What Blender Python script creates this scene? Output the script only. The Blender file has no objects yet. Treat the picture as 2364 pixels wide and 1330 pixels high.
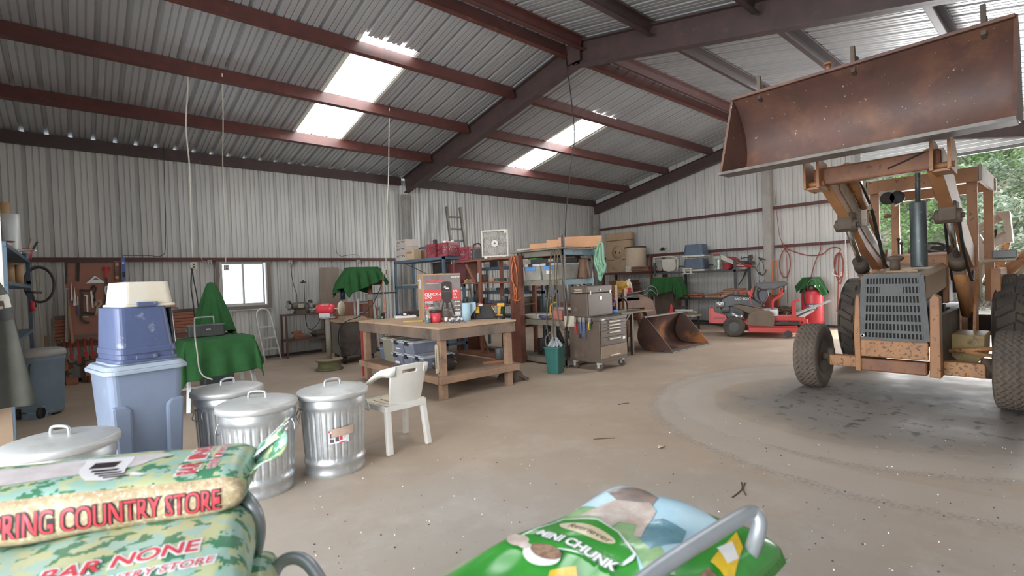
import bpy, bmesh, math, random
from mathutils import Vector as V, Matrix as M
from math import pi, sin, cos, radians as R
rnd = random.Random(7)
SC = bpy.context.scene
COL = SC.collection

# ---------------------------------------------------------------- materials
def _sock(n, k): return n.inputs[k]
def mat(name, c, c2=None, rough=.6, metal=0., sc=4., bump=0., bsc=None, lo=.35, hi=.65, wear=None, wsc=9., wlo=.6, whi=.68, stretch=None, spec=None, trans=0., alpha=1., emit=None, detail=6., coat=0.):
    """noise-mixed surface: colour c to c2, optional worn patches of a third colour, bump"""
    m = bpy.data.materials.new(name); m.use_nodes = True
    nt = m.node_tree; N = nt.nodes; L = nt.links
    b = N['Principled BSDF']
    c = (*c, 1); b.inputs['Base Color'].default_value = c
    b.inputs['Roughness'].default_value = rough; b.inputs['Metallic'].default_value = metal
    if spec is not None: b.inputs['Specular IOR Level'].default_value = spec
    if trans: b.inputs['Transmission Weight'].default_value = trans
    if coat: b.inputs['Coat Weight'].default_value = coat
    b.inputs['Alpha'].default_value = alpha
    if emit: b.inputs['Emission Color'].default_value = (*emit[0], 1); b.inputs['Emission Strength'].default_value = emit[1]
    if not (c2 or bump or wear): return m
    tc = N.new('ShaderNodeTexCoord'); mp = N.new('ShaderNodeMapping')
    L.new(tc.outputs['Object'], mp.inputs['Vector'])
    if stretch: mp.inputs['Scale'].default_value = stretch
    def noise(s, d=detail):
        t = N.new('ShaderNodeTexNoise'); t.inputs['Scale'].default_value = s; t.inputs['Detail'].default_value = d
        t.inputs['Roughness'].default_value = .62
        L.new(mp.outputs[0], t.inputs['Vector']); return t
    def ramp(a, z):
        r = N.new('ShaderNodeMapRange'); r.inputs['From Min'].default_value = a; r.inputs['From Max'].default_value = z; return r
    out = None
    if c2:
        t = noise(sc); r = ramp(lo, hi); L.new(t.outputs['Fac'], r.inputs['Value'])
        x = N.new('ShaderNodeMix'); x.data_type = 'RGBA'; x.inputs[6].default_value = c; x.inputs[7].default_value = (*c2, 1)
        L.new(r.outputs[0], x.inputs[0]); out = x.outputs[2]
    if wear:
        t = noise(wsc, 8.); r = ramp(wlo, whi); L.new(t.outputs['Fac'], r.inputs['Value'])
        x = N.new('ShaderNodeMix'); x.data_type = 'RGBA'; x.inputs[6].default_value = c; x.inputs[7].default_value = (*wear, 1)
        if out: L.new(out, x.inputs[6])
        L.new(r.outputs[0], x.inputs[0]); out = x.outputs[2]
    if out: L.new(out, b.inputs['Base Color'])
    if bump:
        t = noise(bsc or sc * 3); bn = N.new('ShaderNodeBump'); bn.inputs['Strength'].default_value = bump; bn.inputs['Distance'].default_value = .02
        L.new(t.outputs['Fac'], bn.inputs['Height']); L.new(bn.outputs[0], b.inputs['Normal'])
    return m

def shade(m):
    N = m.node_tree.nodes; return m.node_tree, N, m.node_tree.links, N['Principled BSDF']

# ---------------------------------------------------------------- mesh builder
class B:
    def __init__(s): s.bm = bmesh.new(); s.mi = 0; s.M = M()
    def at(s, loc=(0,0,0), rz=0, rx=0, ry=0):
        s.M = M.Translation(loc) @ M.Rotation(rz,4,'Z') @ M.Rotation(ry,4,'Y') @ M.Rotation(rx,4,'X'); return s
    def v(s, p): return s.bm.verts.new(s.M @ V(p))
    def f(s, vs, sm=False):
        try:
            q = s.bm.faces.new(vs); q.material_index = s.mi; q.smooth = sm; return q
        except ValueError: return None
    def m(s, i): s.mi = i; return s
    def box(s, a, b):
        x0,y0,z0 = a; x1,y1,z1 = b
        if x1<x0:x0,x1=x1,x0
        if y1<y0:y0,y1=y1,y0
        if z1<z0:z0,z1=z1,z0
        p = [s.v(q) for q in ((x0,y0,z0),(x1,y0,z0),(x1,y1,z0),(x0,y1,z0),(x0,y0,z1),(x1,y0,z1),(x1,y1,z1),(x0,y1,z1))]
        for q in ((3,2,1,0),(4,5,6,7),(0,1,5,4),(1,2,6,5),(2,3,7,6),(3,0,4,7)): s.f([p[i] for i in q])
        return s
    def cbox(s, c, d): return s.box([c[i]-d[i]/2 for i in range(3)], [c[i]+d[i]/2 for i in range(3)])
    def bar(s, p, q, w, h, up=(0,0,1)):
        """a square bar from p to q, w across, h along up"""
        p, q = V(p), V(q); d = (q-p).normalized(); u = V(up)
        r = d.cross(u)
        if r.length < 1e-4: u = V((1,0,0)); r = d.cross(u)
        r.normalize(); u = r.cross(d)
        r *= w/2; u *= h/2
        a = [s.v(p+x) for x in (-r-u, r-u, r+u, -r+u)]; b = [s.v(q+x) for x in (-r-u, r-u, r+u, -r+u)]
        s.f(a[::-1]); s.f(b)
        for i in range(4): s.f([a[i], a[(i+1)%4], b[(i+1)%4], b[i]])
        return s
    def cyl(s, p, q, r, r2=None, n=20, cap=True):
        if r2 is None: r2 = r
        p, q = V(p), V(q); d = (q-p).normalized()
        u = d.orthogonal().normalized(); w = d.cross(u)
        a, b = [], []
        for i in range(n):
            t = 2*pi*i/n; o = u*cos(t)+w*sin(t)
            a.append(s.v(p+o*r)); b.append(s.v(q+o*r2))
        for i in range(n): s.f([a[i], a[(i+1)%n], b[(i+1)%n], b[i]], True)
        if cap: s.f(a[::-1]); s.f(b)
        return s
    def tube(s, pts, r, n=8, smooth=0, closed=False):
        pts = [V(p) for p in pts]
        if smooth: pts = spline(pts, smooth, closed)
        rings = []; k = len(pts); pu = None
        for i, p in enumerate(pts):
            a = pts[i-1] if (i or closed) else p; b = pts[(i+1)%k] if (i < k-1 or closed) else p
            d = (b-a).normalized()
            if pu is None: u = d.orthogonal().normalized()
            else:
                u = pu - d*pu.dot(d)
                u = u.normalized() if u.length > 1e-6 else d.orthogonal().normalized()
            pu = u; w = d.cross(u); rr = r[i] if isinstance(r, (list,tuple)) else r
            rings.append([s.v(p+(u*cos(2*pi*j/n)+w*sin(2*pi*j/n))*rr) for j in range(n)])
        m = k if closed else k-1
        for i in range(m):
            A, C = rings[i], rings[(i+1)%k]
            for j in range(n): s.f([A[j], A[(j+1)%n], C[(j+1)%n], C[j]], True)
        if not closed: s.f(rings[0][::-1]); s.f(rings[-1])
        return s
    def lathe(s, prof, n=32, c=(0,0,0), ax='Z', sm=True):
        """prof: (radius, height) pairs"""
        rings = []
        for r, h in prof:
            ring = []
            for i in range(n):
                t = 2*pi*i/n; x, y = r*cos(t), r*sin(t)
                q = (x,y,h) if ax=='Z' else (x,h,y) if ax=='Y' else (h,x,y)
                ring.append(s.v(V(c)+V(q)))
            rings.append(ring)
        for A, C in zip(rings, rings[1:]):
            for i in range(n): s.f([A[i], A[(i+1)%n], C[(i+1)%n], C[i]], sm)
        if prof[0][0] > 1e-6: s.f(rings[0][::-1])
        if prof[-1][0] > 1e-6: s.f(rings[-1])
        return s
    def prism(s, poly, d0, d1, plane='XY'):
        """extrude a 2-D outline between depths d0 and d1 along the remaining axis"""
        def q(x, y, d): return {'XY':(x,y,d),'XZ':(x,d,y),'YZ':(d,x,y)}[plane]
        a = [s.v(q(x,y,d0)) for x,y in poly]; b = [s.v(q(x,y,d1)) for x,y in poly]; n = len(poly)
        s.f(a[::-1]); s.f(b)
        for i in range(n): s.f([a[i], a[(i+1)%n], b[(i+1)%n], b[i]])
        return s
    def grid(s, fn, nu, nv, sm=True, cu=False):
        g = [[s.v(fn(i/nu, j/nv)) for j in range(nv+1)] for i in range(nu if cu else nu+1)]
        for i in range(nu):
            A, C = g[i], g[(i+1) % len(g)]
            for j in range(nv): s.f([A[j], C[j], C[j+1], A[j+1]], sm)
        return g
    def ball(s, c, r, n=12, sq=(1,1,1)):
        s.grid(lambda u, w: (c[0]+r*sq[0]*sin(pi*w)*cos(2*pi*u), c[1]+r*sq[1]*sin(pi*w)*sin(2*pi*u), c[2]-r*sq[2]*cos(pi*w)), n, max(4,n//2), cu=True)
        return s
    def frus(s, a, b, z0, z1, c0=(0,0), c1=(0,0), rad=.02, k=3):
        """a rounded-corner tapered box: footprint a=(wx,wy) at z0, b at z1"""
        def ring(w, c, z):
            out = []
            for qx, qy, t0 in ((1,1,0),(-1,1,pi/2),(-1,-1,pi),(1,-1,1.5*pi)):
                for i in range(k+1):
                    t = t0+pi/2*i/k
                    out.append(s.v((c[0]+qx*(w[0]/2-rad)+rad*cos(t), c[1]+qy*(w[1]/2-rad)+rad*sin(t), z)))
            return out
        A, C = ring(a,c0,z0), ring(b,c1,z1); n = len(A)
        s.f(A[::-1]); s.f(C)
        for i in range(n): s.f([A[i],A[(i+1)%n],C[(i+1)%n],C[i]])
        return s
    def o(s, name, mt, parent=None, bevel=0., loc=None, rz=0., solid=0., sub=0, norm=True, seg=2):
        if norm: bmesh.ops.recalc_face_normals(s.bm, faces=s.bm.faces)
        me = bpy.data.meshes.new(name); s.bm.to_mesh(me); s.bm.free()
        for q in (mt if isinstance(mt, (list,tuple)) else [mt]): me.materials.append(q)
        ob = bpy.data.objects.new(name, me); COL.objects.link(ob)
        if parent: ob.parent = parent
        if loc: ob.location = loc
        if rz: ob.rotation_euler = (0,0,rz)
        if solid:
            md = ob.modifiers.new('s','SOLIDIFY'); md.thickness = solid; md.offset = 0
        if sub:
            md = ob.modifiers.new('u','SUBSURF'); md.levels = md.render_levels = sub
        if bevel:
            md = ob.modifiers.new('b','BEVEL'); md.width = bevel; md.segments = seg; md.limit_method = 'ANGLE'; md.angle_limit = R(40)
        return ob

def isl(b, name, mt, parent=None, **k):
    """one object for every connected piece of the builder's mesh"""
    bm = b.bm; bm.verts.ensure_lookup_table(); bm.verts.index_update(); seen = {}; groups = []
    for v in bm.verts:
        if v.index in seen: continue
        st = [v]; seen[v.index] = len(groups); g = [v]
        while st:
            x = st.pop()
            for e in x.link_edges:
                y = e.other_vert(x)
                if y.index not in seen: seen[y.index] = len(groups); st.append(y); g.append(y)
        groups.append(g)
    out = []
    for gi, g in enumerate(groups):
        c = B(); mp = {v.index: c.bm.verts.new(v.co) for v in g}; fs = set(f for v in g for f in v.link_faces)
        for f in sorted(fs, key=lambda q: q.index):
            q = c.bm.faces.new([mp[v.index] for v in f.verts]); q.smooth = f.smooth; q.material_index = f.material_index
        out.append(c.o(name, mt, parent, **k))
    bm.free(); return out
def spline(pts, k, closed=False):
    out = []; n = len(pts)
    for i in range(n if closed else n-1):
        p0 = pts[(i-1)%n] if closed else pts[max(i-1,0)]; p1 = pts[i]
        p2 = pts[(i+1)%n]; p3 = pts[(i+2)%n] if closed else pts[min(i+2,n-1)]
        for j in range(k):
            t = j/k
            out.append(.5*((2*p1)+(p2-p0)*t+(2*p0-5*p1+4*p2-p3)*t*t+(3*p1-p0-3*p2+p3)*t**3))
    if not closed: out.append(pts[-1])
    return out

def tag(o, label=None, cat=None, group=None, kind=None):
    if label: o['label'] = label
    if cat: o['category'] = cat
    if group: o['group'] = group
    if kind: o['kind'] = kind
    return o
def thing(name, label, cat, loc=(0,0,0), rz=0., group=None):
    o = bpy.data.objects.new(name, None); COL.objects.link(o)
    o.location = loc; o.rotation_euler = (0,0,rz); o.empty_display_size = .05
    return tag(o, label, cat, group)
def kids(o): return [c for c in bpy.data.objects if c.parent == o]
def dup(o, loc=None, rz=None, label=None, group=None, parent=None):
    ch = kids(o)
    c = o.copy(); COL.objects.link(c)
    if parent: c.parent = parent
    if loc is not None: c.location = loc
    if rz is not None: c.rotation_euler = (0,0,rz)
    if label: c['label'] = label
    if group: c['group'] = group
    for k in ch: dup(k, parent=c)
    return c

def text(s, size, mt, parent, loc, rot, ext=.0015, sx=1., align='LEFT', name='lettering', shear=0., bold=0.):
    """flat lettering as a mesh; rot is an euler"""
    cu = bpy.data.curves.new(name,'FONT'); cu.body = s; cu.size = size; cu.extrude = ext; cu.align_x = align
    cu.shear = shear; cu.offset = bold
    t = bpy.data.objects.new(name, cu); COL.objects.link(t); bpy.context.view_layer.update()
    me = bpy.data.meshes.new_from_object(t.evaluated_get(bpy.context.evaluated_depsgraph_get()))
    bpy.data.objects.remove(t)
    me.materials.clear(); me.materials.append(mt)
    o = bpy.data.objects.new(name, me); COL.objects.link(o)
    o.parent = parent; o.location = loc; o.rotation_euler = rot; o.scale = (sx,1,1)
    return o
def text_mesh(s, size, fn, mt, parent, name='lettering', sx=1., shear=0., bold=0., cut=.02, align='LEFT'):
    """lettering laid on a curved surface: fn(x, y) -> point"""
    cu = bpy.data.curves.new(name,'FONT'); cu.body = s; cu.size = size; cu.shear = shear; cu.offset = bold; cu.align_x = align
    t = bpy.data.objects.new(name, cu); COL.objects.link(t)
    bpy.context.view_layer.update()
    me = bpy.data.meshes.new_from_object(t.evaluated_get(bpy.context.evaluated_depsgraph_get()))
    bpy.data.objects.remove(t)
    bm = bmesh.new(); bm.from_mesh(me)
    bmesh.ops.triangulate(bm, faces=bm.faces)
    for _ in range(4):
        e = [x for x in bm.edges if x.calc_length() > cut]
        if not e: break
        bmesh.ops.subdivide_edges(bm, edges=e, cuts=1)
        bmesh.ops.triangulate(bm, faces=[f for f in bm.faces if len(f.verts) > 3])
    for v in bm.verts: v.co = V(fn(v.co.x*sx, v.co.y))
    bm.to_mesh(me); bm.free(); me.materials.clear(); me.materials.append(mt)
    o = bpy.data.objects.new(name, me); COL.objects.link(o); o.parent = parent
    return o

# ---------------------------------------------------------------- camera, and where a line of sight meets a plane
FPX, YAW, PITCH, ROLL, EYE = 1144.65, .8493, -.0165, -.0367, V((0,0,1.5))
_F = V((cos(YAW)*cos(PITCH), sin(YAW)*cos(PITCH), sin(PITCH)))
_r = V((sin(YAW), -cos(YAW), 0)); _u = _r.cross(_F)
CR, CU = cos(ROLL)*_r+sin(ROLL)*_u, -sin(ROLL)*_r+cos(ROLL)*_u
cam_d = bpy.data.cameras.new('camera'); cam = bpy.data.objects.new('camera', cam_d); COL.objects.link(cam)
cam.matrix_world = M(((CR.x,CU.x,-_F.x,EYE.x),(CR.y,CU.y,-_F.y,EYE.y),(CR.z,CU.z,-_F.z,EYE.z),(0,0,0,1)))
cam_d.sensor_width = 36; cam_d.lens = FPX/2364*36; cam_d.clip_start = .02; cam_d.clip_end = 300
cam_d.dof.use_dof = True; cam_d.dof.focus_distance = 6.5; cam_d.dof.aperture_fstop = 3.2
SC.camera = cam
def hit(px, py, ax, val):
    d = CR*((px-1182)/FPX) - CU*((py-665)/FPX) + _F
    return EYE + d*((val-EYE[ax])/d[ax])
def G(px, py, z=0.): return hit(px, py, 2, z)
# ================================================================ THE ROOM
W, LX, RIDGE, EZ, SL = 11.53, 14.27, 5.57, 4.06, .208
def roofz(y): return EZ + SL*(W-y) if y > RIDGE else EZ + SL*(W-(2*RIDGE-y))   # underside of the purlins
M_wall = mat('painted_steel_sheet', (.66,.64,.60), (.56,.55,.525), rough=.42, metal=.15, sc=1.6, stretch=(1,1,.16), wear=(.40,.36,.31), wsc=2.2, wlo=.62, whi=.82)
M_roof = mat('bare_steel_sheet', (.55,.55,.55), (.47,.47,.475), rough=.38, metal=.45, sc=1.2, stretch=(1,.2,.2))
M_red = mat('red_oxide_steel', (.125,.040,.031), (.085,.032,.028), rough=.45, sc=5, wear=(.20,.10,.075), wsc=6, wlo=.62, whi=.8)
M_raft = mat('brown_red_steel', (.085,.050,.046), (.060,.040,.038), rough=.5, sc=4, wear=(.15,.08,.06), wsc=5, wlo=.6, whi=.8)
M_post = mat('grey_steel_post', (.42,.39,.35), (.33,.31,.28), rough=.55, sc=3, wear=(.20,.10,.06), wsc=9, wlo=.66, whi=.72)

# floor: dusty concrete, pale tyre arcs, dark oil under the tractor
def floor_mat():
    m = mat('dusty_concrete', (.43,.385,.34), (.33,.275,.225), rough=.62, sc=.55, lo=.3, hi=.72, wear=(.50,.46,.42), wsc=1.7, wlo=.52, whi=.75)
    nt, N, L, b = shade(m)
    base = b.inputs['Base Color'].links[0].from_socket
    tc = N.new('ShaderNodeTexCoord')
    def math_(op, a, c=None):
        n = N.new('ShaderNodeMath'); n.operation = op
        for i, x in enumerate((a, c)):
            if x is None: continue
            if hasattr(x, 'links'): L.new(x, n.inputs[i])
            else: n.inputs[i].default_value = x
        return n.outputs[0]
    def mapr(x, a, z, lo=0., hi=1.):
        n = N.new('ShaderNodeMapRange'); n.interpolation_type = 'SMOOTHSTEP'; L.new(x, n.inputs[0])
        for i, q in zip((1,2,3,4), (a,z,lo,hi)): n.inputs[i].default_value = q
        return n.outputs[0]
    def noise(s, d=6.):
        t = N.new('ShaderNodeTexNoise'); t.inputs['Scale'].default_value = s; t.inputs['Detail'].default_value = d; t.inputs['Roughness'].default_value = .65
        L.new(tc.outputs['Object'], t.inputs['Vector']); return t.outputs['Fac']
    def over(base, fac, c):
        x = N.new('ShaderNodeMix'); x.data_type = 'RGBA'; L.new(fac, x.inputs[0]); L.new(base, x.inputs[6]); x.inputs[7].default_value = (*c,1); return x.outputs[2]
    def dist(x, y):
        n = N.new('ShaderNodeVectorMath'); n.operation = 'DISTANCE'; L.new(tc.outputs['Object'], n.inputs[0]); n.inputs[1].default_value = (x,y,0); return n.outputs['Value']
    n1, n2, n3 = noise(1.3), noise(6.), noise(38., 3.)
    # reddish dust towards the back, cool daylight painted in as grey near the camera
    dn = math_('ADD', dist(0,0), math_('MULTIPLY', n1, 3.))
    base = over(base, mapr(dn, 3.8, 6.6, 0., .52), (.44,.30,.19))
    base = over(base, mapr(dn, 3.6, 2.2, 0., .7), (.40,.385,.37))
    # swept tyre arcs
    for (x,y,r0,r1,a) in ((6.35,1.5,1.62,2.05,.55),(6.5,1.0,2.35,2.75,.45)):
        d = math_('ADD', dist(x,y), math_('MULTIPLY', n1, .25))
        band = math_('MULTIPLY', mapr(d, r0, r0+.05), mapr(d, r1+.12, r1))
        base = over(base, math_('MULTIPLY', band, a), (.47,.415,.36))
        rim = math_('MULTIPLY', mapr(d, r1, r1+.06), mapr(d, r1+.18, r1+.08))
        base = over(base, math_('MULTIPLY', math_('MULTIPLY', rim, mapr(n3,.45,.6)), .6), (.22,.21,.20))
    # oil and grime where the tractor stands
    d = math_('ADD', dist(6.4,1.3), math_('MULTIPLY', n1, .9))
    base = over(base, math_('MULTIPLY', mapr(d, 2.3, 1.5), .8), (.185,.18,.172))
    base = over(base, math_('MULTIPLY', mapr(d, 2.2, 1.2), mapr(n2, .55, .63, 0., .9)), (.05,.045,.042))
    # fine speckle everywhere
    base = over(base, mapr(n3, .60, .75, 0., .35), (.26,.22,.18))
    L.new(base, b.inputs['Base Color'])
    L.new(mapr(n1, .3, .7, .5, .75), b.inputs['Roughness'])
    bn = N.new('ShaderNodeBump'); bn.inputs['Strength'].default_value = .12; bn.inputs['Distance'].default_value = .01; L.new(n2, bn.inputs['Height']); L.new(bn.outputs[0], b.inputs['Normal'])
    return m
tag(B().box((-1.3,-.6,-.15),(LX+.1,W+.25,0)).o('floor', floor_mat()), kind='structure')

def panel_profile(a, b):
    """ribbed sheet section between a and b: (position, depth outward), one major rib a foot and two minor ones"""
    out = []; k = math.floor(a/.3048)
    while k*.3048 < b:
        o = k*.3048
        for x, d in ((0,0),(.010,.048),(.062,.048),(.072,0),(.134,0),(.138,.016),(.155,.016),(.159,0),(.216,0),(.220,.016),(.237,.016),(.241,0)):
            if a <= o+x <= b: out.append((o+x, d))
        k += 1
    return [(a,out[0][1])] + out + [(b,out[-1][1])]
def sheet(b, prof, fn, z0, z1, hole=None):
    """strips of sheet; fn(pos, depth, z) -> point; hole = (a0, a1, h0, h1)"""
    for (x0,d0),(x1,d1) in zip(prof, prof[1:]):
        if x1-x0 < 1e-6: continue
        a, c = (z0(x0),z0(x1)) if callable(z0) else (z0,z0); t, w = (z1(x0),z1(x1)) if callable(z1) else (z1,z1)
        spans = [((a,c),(t,w))]
        if hole and x0 > hole[0]-.001 and x1 < hole[1]+.001: spans = [((a,c),(hole[2],)*2), ((hole[3],)*2,(t,w))]
        for (p,q),(r,s) in spans:
            b.f([b.v(fn(x0,d0,p)), b.v(fn(x1,d1,q)), b.v(fn(x1,d1,s)), b.v(fn(x0,d0,r))])
WY = W+.12
b = B(); sheet(b, panel_profile(-1.1, LX+.17), lambda x,d,z: (x, WY+d, z), .03, 4.215, (2.23,3.13,1.15,2.10))
tag(b.o('wall_left', M_wall, solid=.002, norm=False), kind='structure')
WX = LX+.12; DOOR_Y = 3.40
gz = lambda y: roofz(y)+.21
b = B(); sheet(b, panel_profile(DOOR_Y, W+.17), lambda y,d,z: (WX+d, y, z), .03, gz)
sheet(b, panel_profile(-.45, DOOR_Y), lambda y,d,z: (WX+d, y, z), 4.25, gz)
tag(b.o('wall_back', M_wall, solid=.002, norm=False), kind='structure')
b = B(); sheet(b, panel_profile(-1.1, LX+.1), lambda x,d,z: (x, -.50-d, z), .03, 4.3)
tag(b.o('wall_right', M_wall, solid=.002, norm=False), kind='structure')
b = B(); sheet(b, panel_profile(6.4, W+.1), lambda y,d,z: (-1.15-d, y, z), .03, gz)
sheet(b, panel_profile(-.5, 6.4), lambda y,d,z: (-1.15-d, y, z), 3.9, gz)
tag(b.o('wall_front', M_wall, solid=.002, norm=False), kind='structure')

# roof with skylight openings: (x0, x1, y0, y1)
SKY = [(3.36,4.27,6.95,10.16),(8.84,9.75,7.1,10.1),(3.36,4.27,1.2,4.2),(10.67,11.58,1.4,4.05)]

def roof(side):
    b = B(); prof = panel_profile(-1.25, LX+.25)
    y0, y1 = (RIDGE, W+.3) if side > 0 else (RIDGE, -.7)
    for (x0,d0),(x1,d1) in zip(prof, prof[1:]):
        if x1-x0 < 1e-6: continue
        cuts = [y0, y1]
        for (a,c,p,q) in SKY:
            if x0 > a-.001 and x1 < c+.001 and ((p > RIDGE) == (side > 0)): cuts = [y0, p, q, y1] if side > 0 else [y0, q, p, y1]
        for i in range(0, len(cuts), 2):
            p, q = cuts[i], cuts[i+1]
            b.f([b.v((x0,p,roofz(p)+.215+d0)), b.v((x1,p,roofz(p)+.215+d1)), b.v((x1,q,roofz(q)+.215+d1)), b.v((x0,q,roofz(q)+.215+d0))])
    return b
b = roof(1); tag(b.o('ceiling_left', M_roof, solid=.002, norm=False), kind='structure')
b = roof(-1); tag(b.o('ceiling_right', M_roof, solid=.002, norm=False), kind='structure')
M_sky = mat('fibreglass_skylight', (.9,.93,.93), rough=.5, emit=((.95,.98,1.),6.), trans=.3)
nt, N, L_, bs = shade(M_sky)
tc = N.new('ShaderNodeTexCoord'); tn = N.new('ShaderNodeTexNoise'); tn.inputs['Scale'].default_value = 14; tn.inputs['Detail'].default_value = 3
mr = N.new('ShaderNodeMapRange'); mr.inputs[1].default_value = .70; mr.inputs[2].default_value = .73; mr.inputs[3].default_value = 6.; mr.inputs[4].default_value = .25
L_.new(tc.outputs['Object'], tn.inputs['Vector']); L_.new(tn.outputs['Fac'], mr.inputs[0]); L_.new(mr.outputs[0], bs.inputs['Emission Strength'])
M_skyr = mat('skylight_rim', (.72,.68,.58), rough=.5)
for i,(a,c,p,q) in enumerate(SKY):
    b = B()
    for (x0,d0),(x1,d1) in zip(panel_profile(a,c), panel_profile(a,c)[1:]):
        if x1-x0 > 1e-6: b.f([b.v((x0,p-.08,roofz(p-.08)+.222+d0)), b.v((x1,p-.08,roofz(p-.08)+.222+d1)), b.v((x1,q+.08,roofz(q+.08)+.222+d1)), b.v((x0,q+.08,roofz(q+.08)+.222+d0))])
    w = tag(b.o('window_%d' % (i+2), M_sky, norm=False), kind='structure')
    b = B()
    for x in (a-.03, c+.03): b.bar((x,p,roofz(p)+.205),(x,q,roofz(q)+.205),.05,.012)
    b.o('skylight_rim', M_skyr, w)

# ---- steel frame: channels, rafters, posts
def channel(b, p, q, h, wdt, out, lip=.02):
    """C-section from p to q: web h tall at p, flanges reach wdt along out, thickness 5 mm"""
    p, q = V(p), V(q); out = V(out); d = (q-p).normalized(); up = out.cross(d).normalized()
    if up.z < 0: up = -up
    t = .006
    b.bar(p+up*h/2, q+up*h/2, t, h, up)
    for z in (t/2, h-t/2): b.bar(p+out*wdt/2+up*z, q+out*wdt/2+up*z, wdt, t, up)
    for z in (lip/2, h-lip/2): b.bar(p+out*wdt+up*z, q+out*wdt+up*z, t, lip, up)
    return b
n = 1
def trim(b, m, bevel=0):
    global n
    o = tag(b.o('trim_%d' % n, m, bevel=bevel), kind='structure'); n += 1; return o
FX = 6.55
for x0, x1 in ((-1.1,FX-.1),(FX+.1,LX+.11)):
    trim(channel(B(), (x0,W,EZ), (x1,W,EZ), .20, .09, (0,1,0)), M_raft)
    for y in (10.05, 8.53, 7.05):
        trim(channel(B(), (x0,y,roofz(y)), (x1+(0 if x1<10 else .0),y,roofz(y)), .20, .075, V((0,1,-SL)).normalized()), M_red)
    for y in (4.09, 2.61, 1.09):
        trim(channel(B(), (x0,y,roofz(y)), (x1,y,roofz(y)), .20, .075, V((0,-1,-SL)).normalized()), M_raft)
    # ridge: a pair of channels, the near one open towards the left wall
    trim(channel(B(), (x0,RIDGE+.10,roofz(RIDGE)-.03), (x1,RIDGE+.10,roofz(RIDGE)-.03), .20, .075, V((0,1,-SL)).normalized()), M_red)
    trim(channel(B(), (x0,RIDGE-.18,roofz(RIDGE)-.03), (x1,RIDGE-.18,roofz(RIDGE)-.03), .20, .075, V((0,-1,-SL)).normalized()), M_red)
def rafter(x, depth, top):
    for s in (1,-1):
        ys = [(W-.0 if s>0 else -.4), RIDGE]
        a = V((x,ys[0],roofz(ys[0])+top)); c = V((x,ys[1],roofz(ys[1])+top))
        up = V((0, s*SL, 1)).normalized()
        b = B()
        b.bar(a-up*depth/2, c-up*depth/2, .009, depth, up)
        for z in (.006, depth-.006): b.bar(a-up*z, c-up*z, .16, .012, up)
        yield b
for b in rafter(FX, .40, .19): trim(b, M_raft)
for b in rafter(LX-.06, .32, .0): trim(b, M_raft)
b = B().box((FX-.10,RIDGE-.16,roofz(RIDGE)-.17),(FX-.08,RIDGE+.16,roofz(RIDGE)+.14)); trim(b, M_raft)
# haunch plate and posts
def ipost(x, y, z, w=.18, d=.2, rot=0):
    b = B().at((x,y,0), rot)
    b.box((-d/2,-.004,0),(d/2,.004,z))
    for q in (-d/2, d/2): b.box((q-.005,-w/2,0),(q+.005,w/2,z))
    return b
trim(ipost(FX, W-.02, 3.82, .14, .16), M_post)
trim(ipost(LX-.08, W-.08, 3.75, .2, .2, pi/2), M_post)
b = B().box((LX-.20,5.39,0),(LX-.02,5.59,4.72)); trim(b, M_post, .004)
# girts
for x0,x1 in ((-1.1,FX-.09),(FX+.09,LX)): trim(channel(B(), (x0,W+.02,2.10), (x1,W+.02,2.10), .07, .1, (0,1,0)), M_red)
for (y0,y1) in ((DOOR_Y,5.39),(5.59,W-.2)):
    for z in (2.10,3.15): trim(channel(B(), (LX-.0,y0,z), (LX-.0,y1,z), .075, .1, (1,0,0)), M_red)
# base angle at the foot of the walls, door jamb
M_dark = mat('dark_steel', (.05,.045,.042), rough=.6)
tag(B().box((-1.1,W+.02,0),(LX,W+.12,.05)).o('baseboard_left', M_dark), kind='structure')
tag(B().box((LX+.02,DOOR_Y,0),(LX+.12,W,.05)).o('baseboard_back', M_dark), kind='structure')
trim(B().box((LX-.06,DOOR_Y-.02,0),(LX+.14,DOOR_Y+.08,4.3)), M_post)

# rolling door, slats lowered only a little below the lintel
M_slat = mat('door_slat_steel', (.62,.62,.61), (.54,.54,.54), rough=.4, metal=.3, sc=3)
dr = tag(bpy.data.objects.new('door_1', None), kind='structure'); COL.objects.link(dr); dr.location = (LX+.02, 1.5, 3.86)
b = B()
for i in range(9):
    z = i*.075
    b.prism([(0,z+.002),(.014,z+.012),(.014,z+.062),(0,z+.072)], -1.9, 1.88, 'XZ') if False else b.box((-.012,-1.95,z+.003),(.0,1.88,z+.070)).box((-.02,-1.95,z+.02),(-.012,1.88,z+.055))
b.o('slat_curtain', M_slat, dr)
B().box((-.035,-1.95,-.075),(.015,1.88,-.003)).o('bottom_bar', mat('door_bar', (.16,.16,.155), rough=.5), dr, .004)

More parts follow.
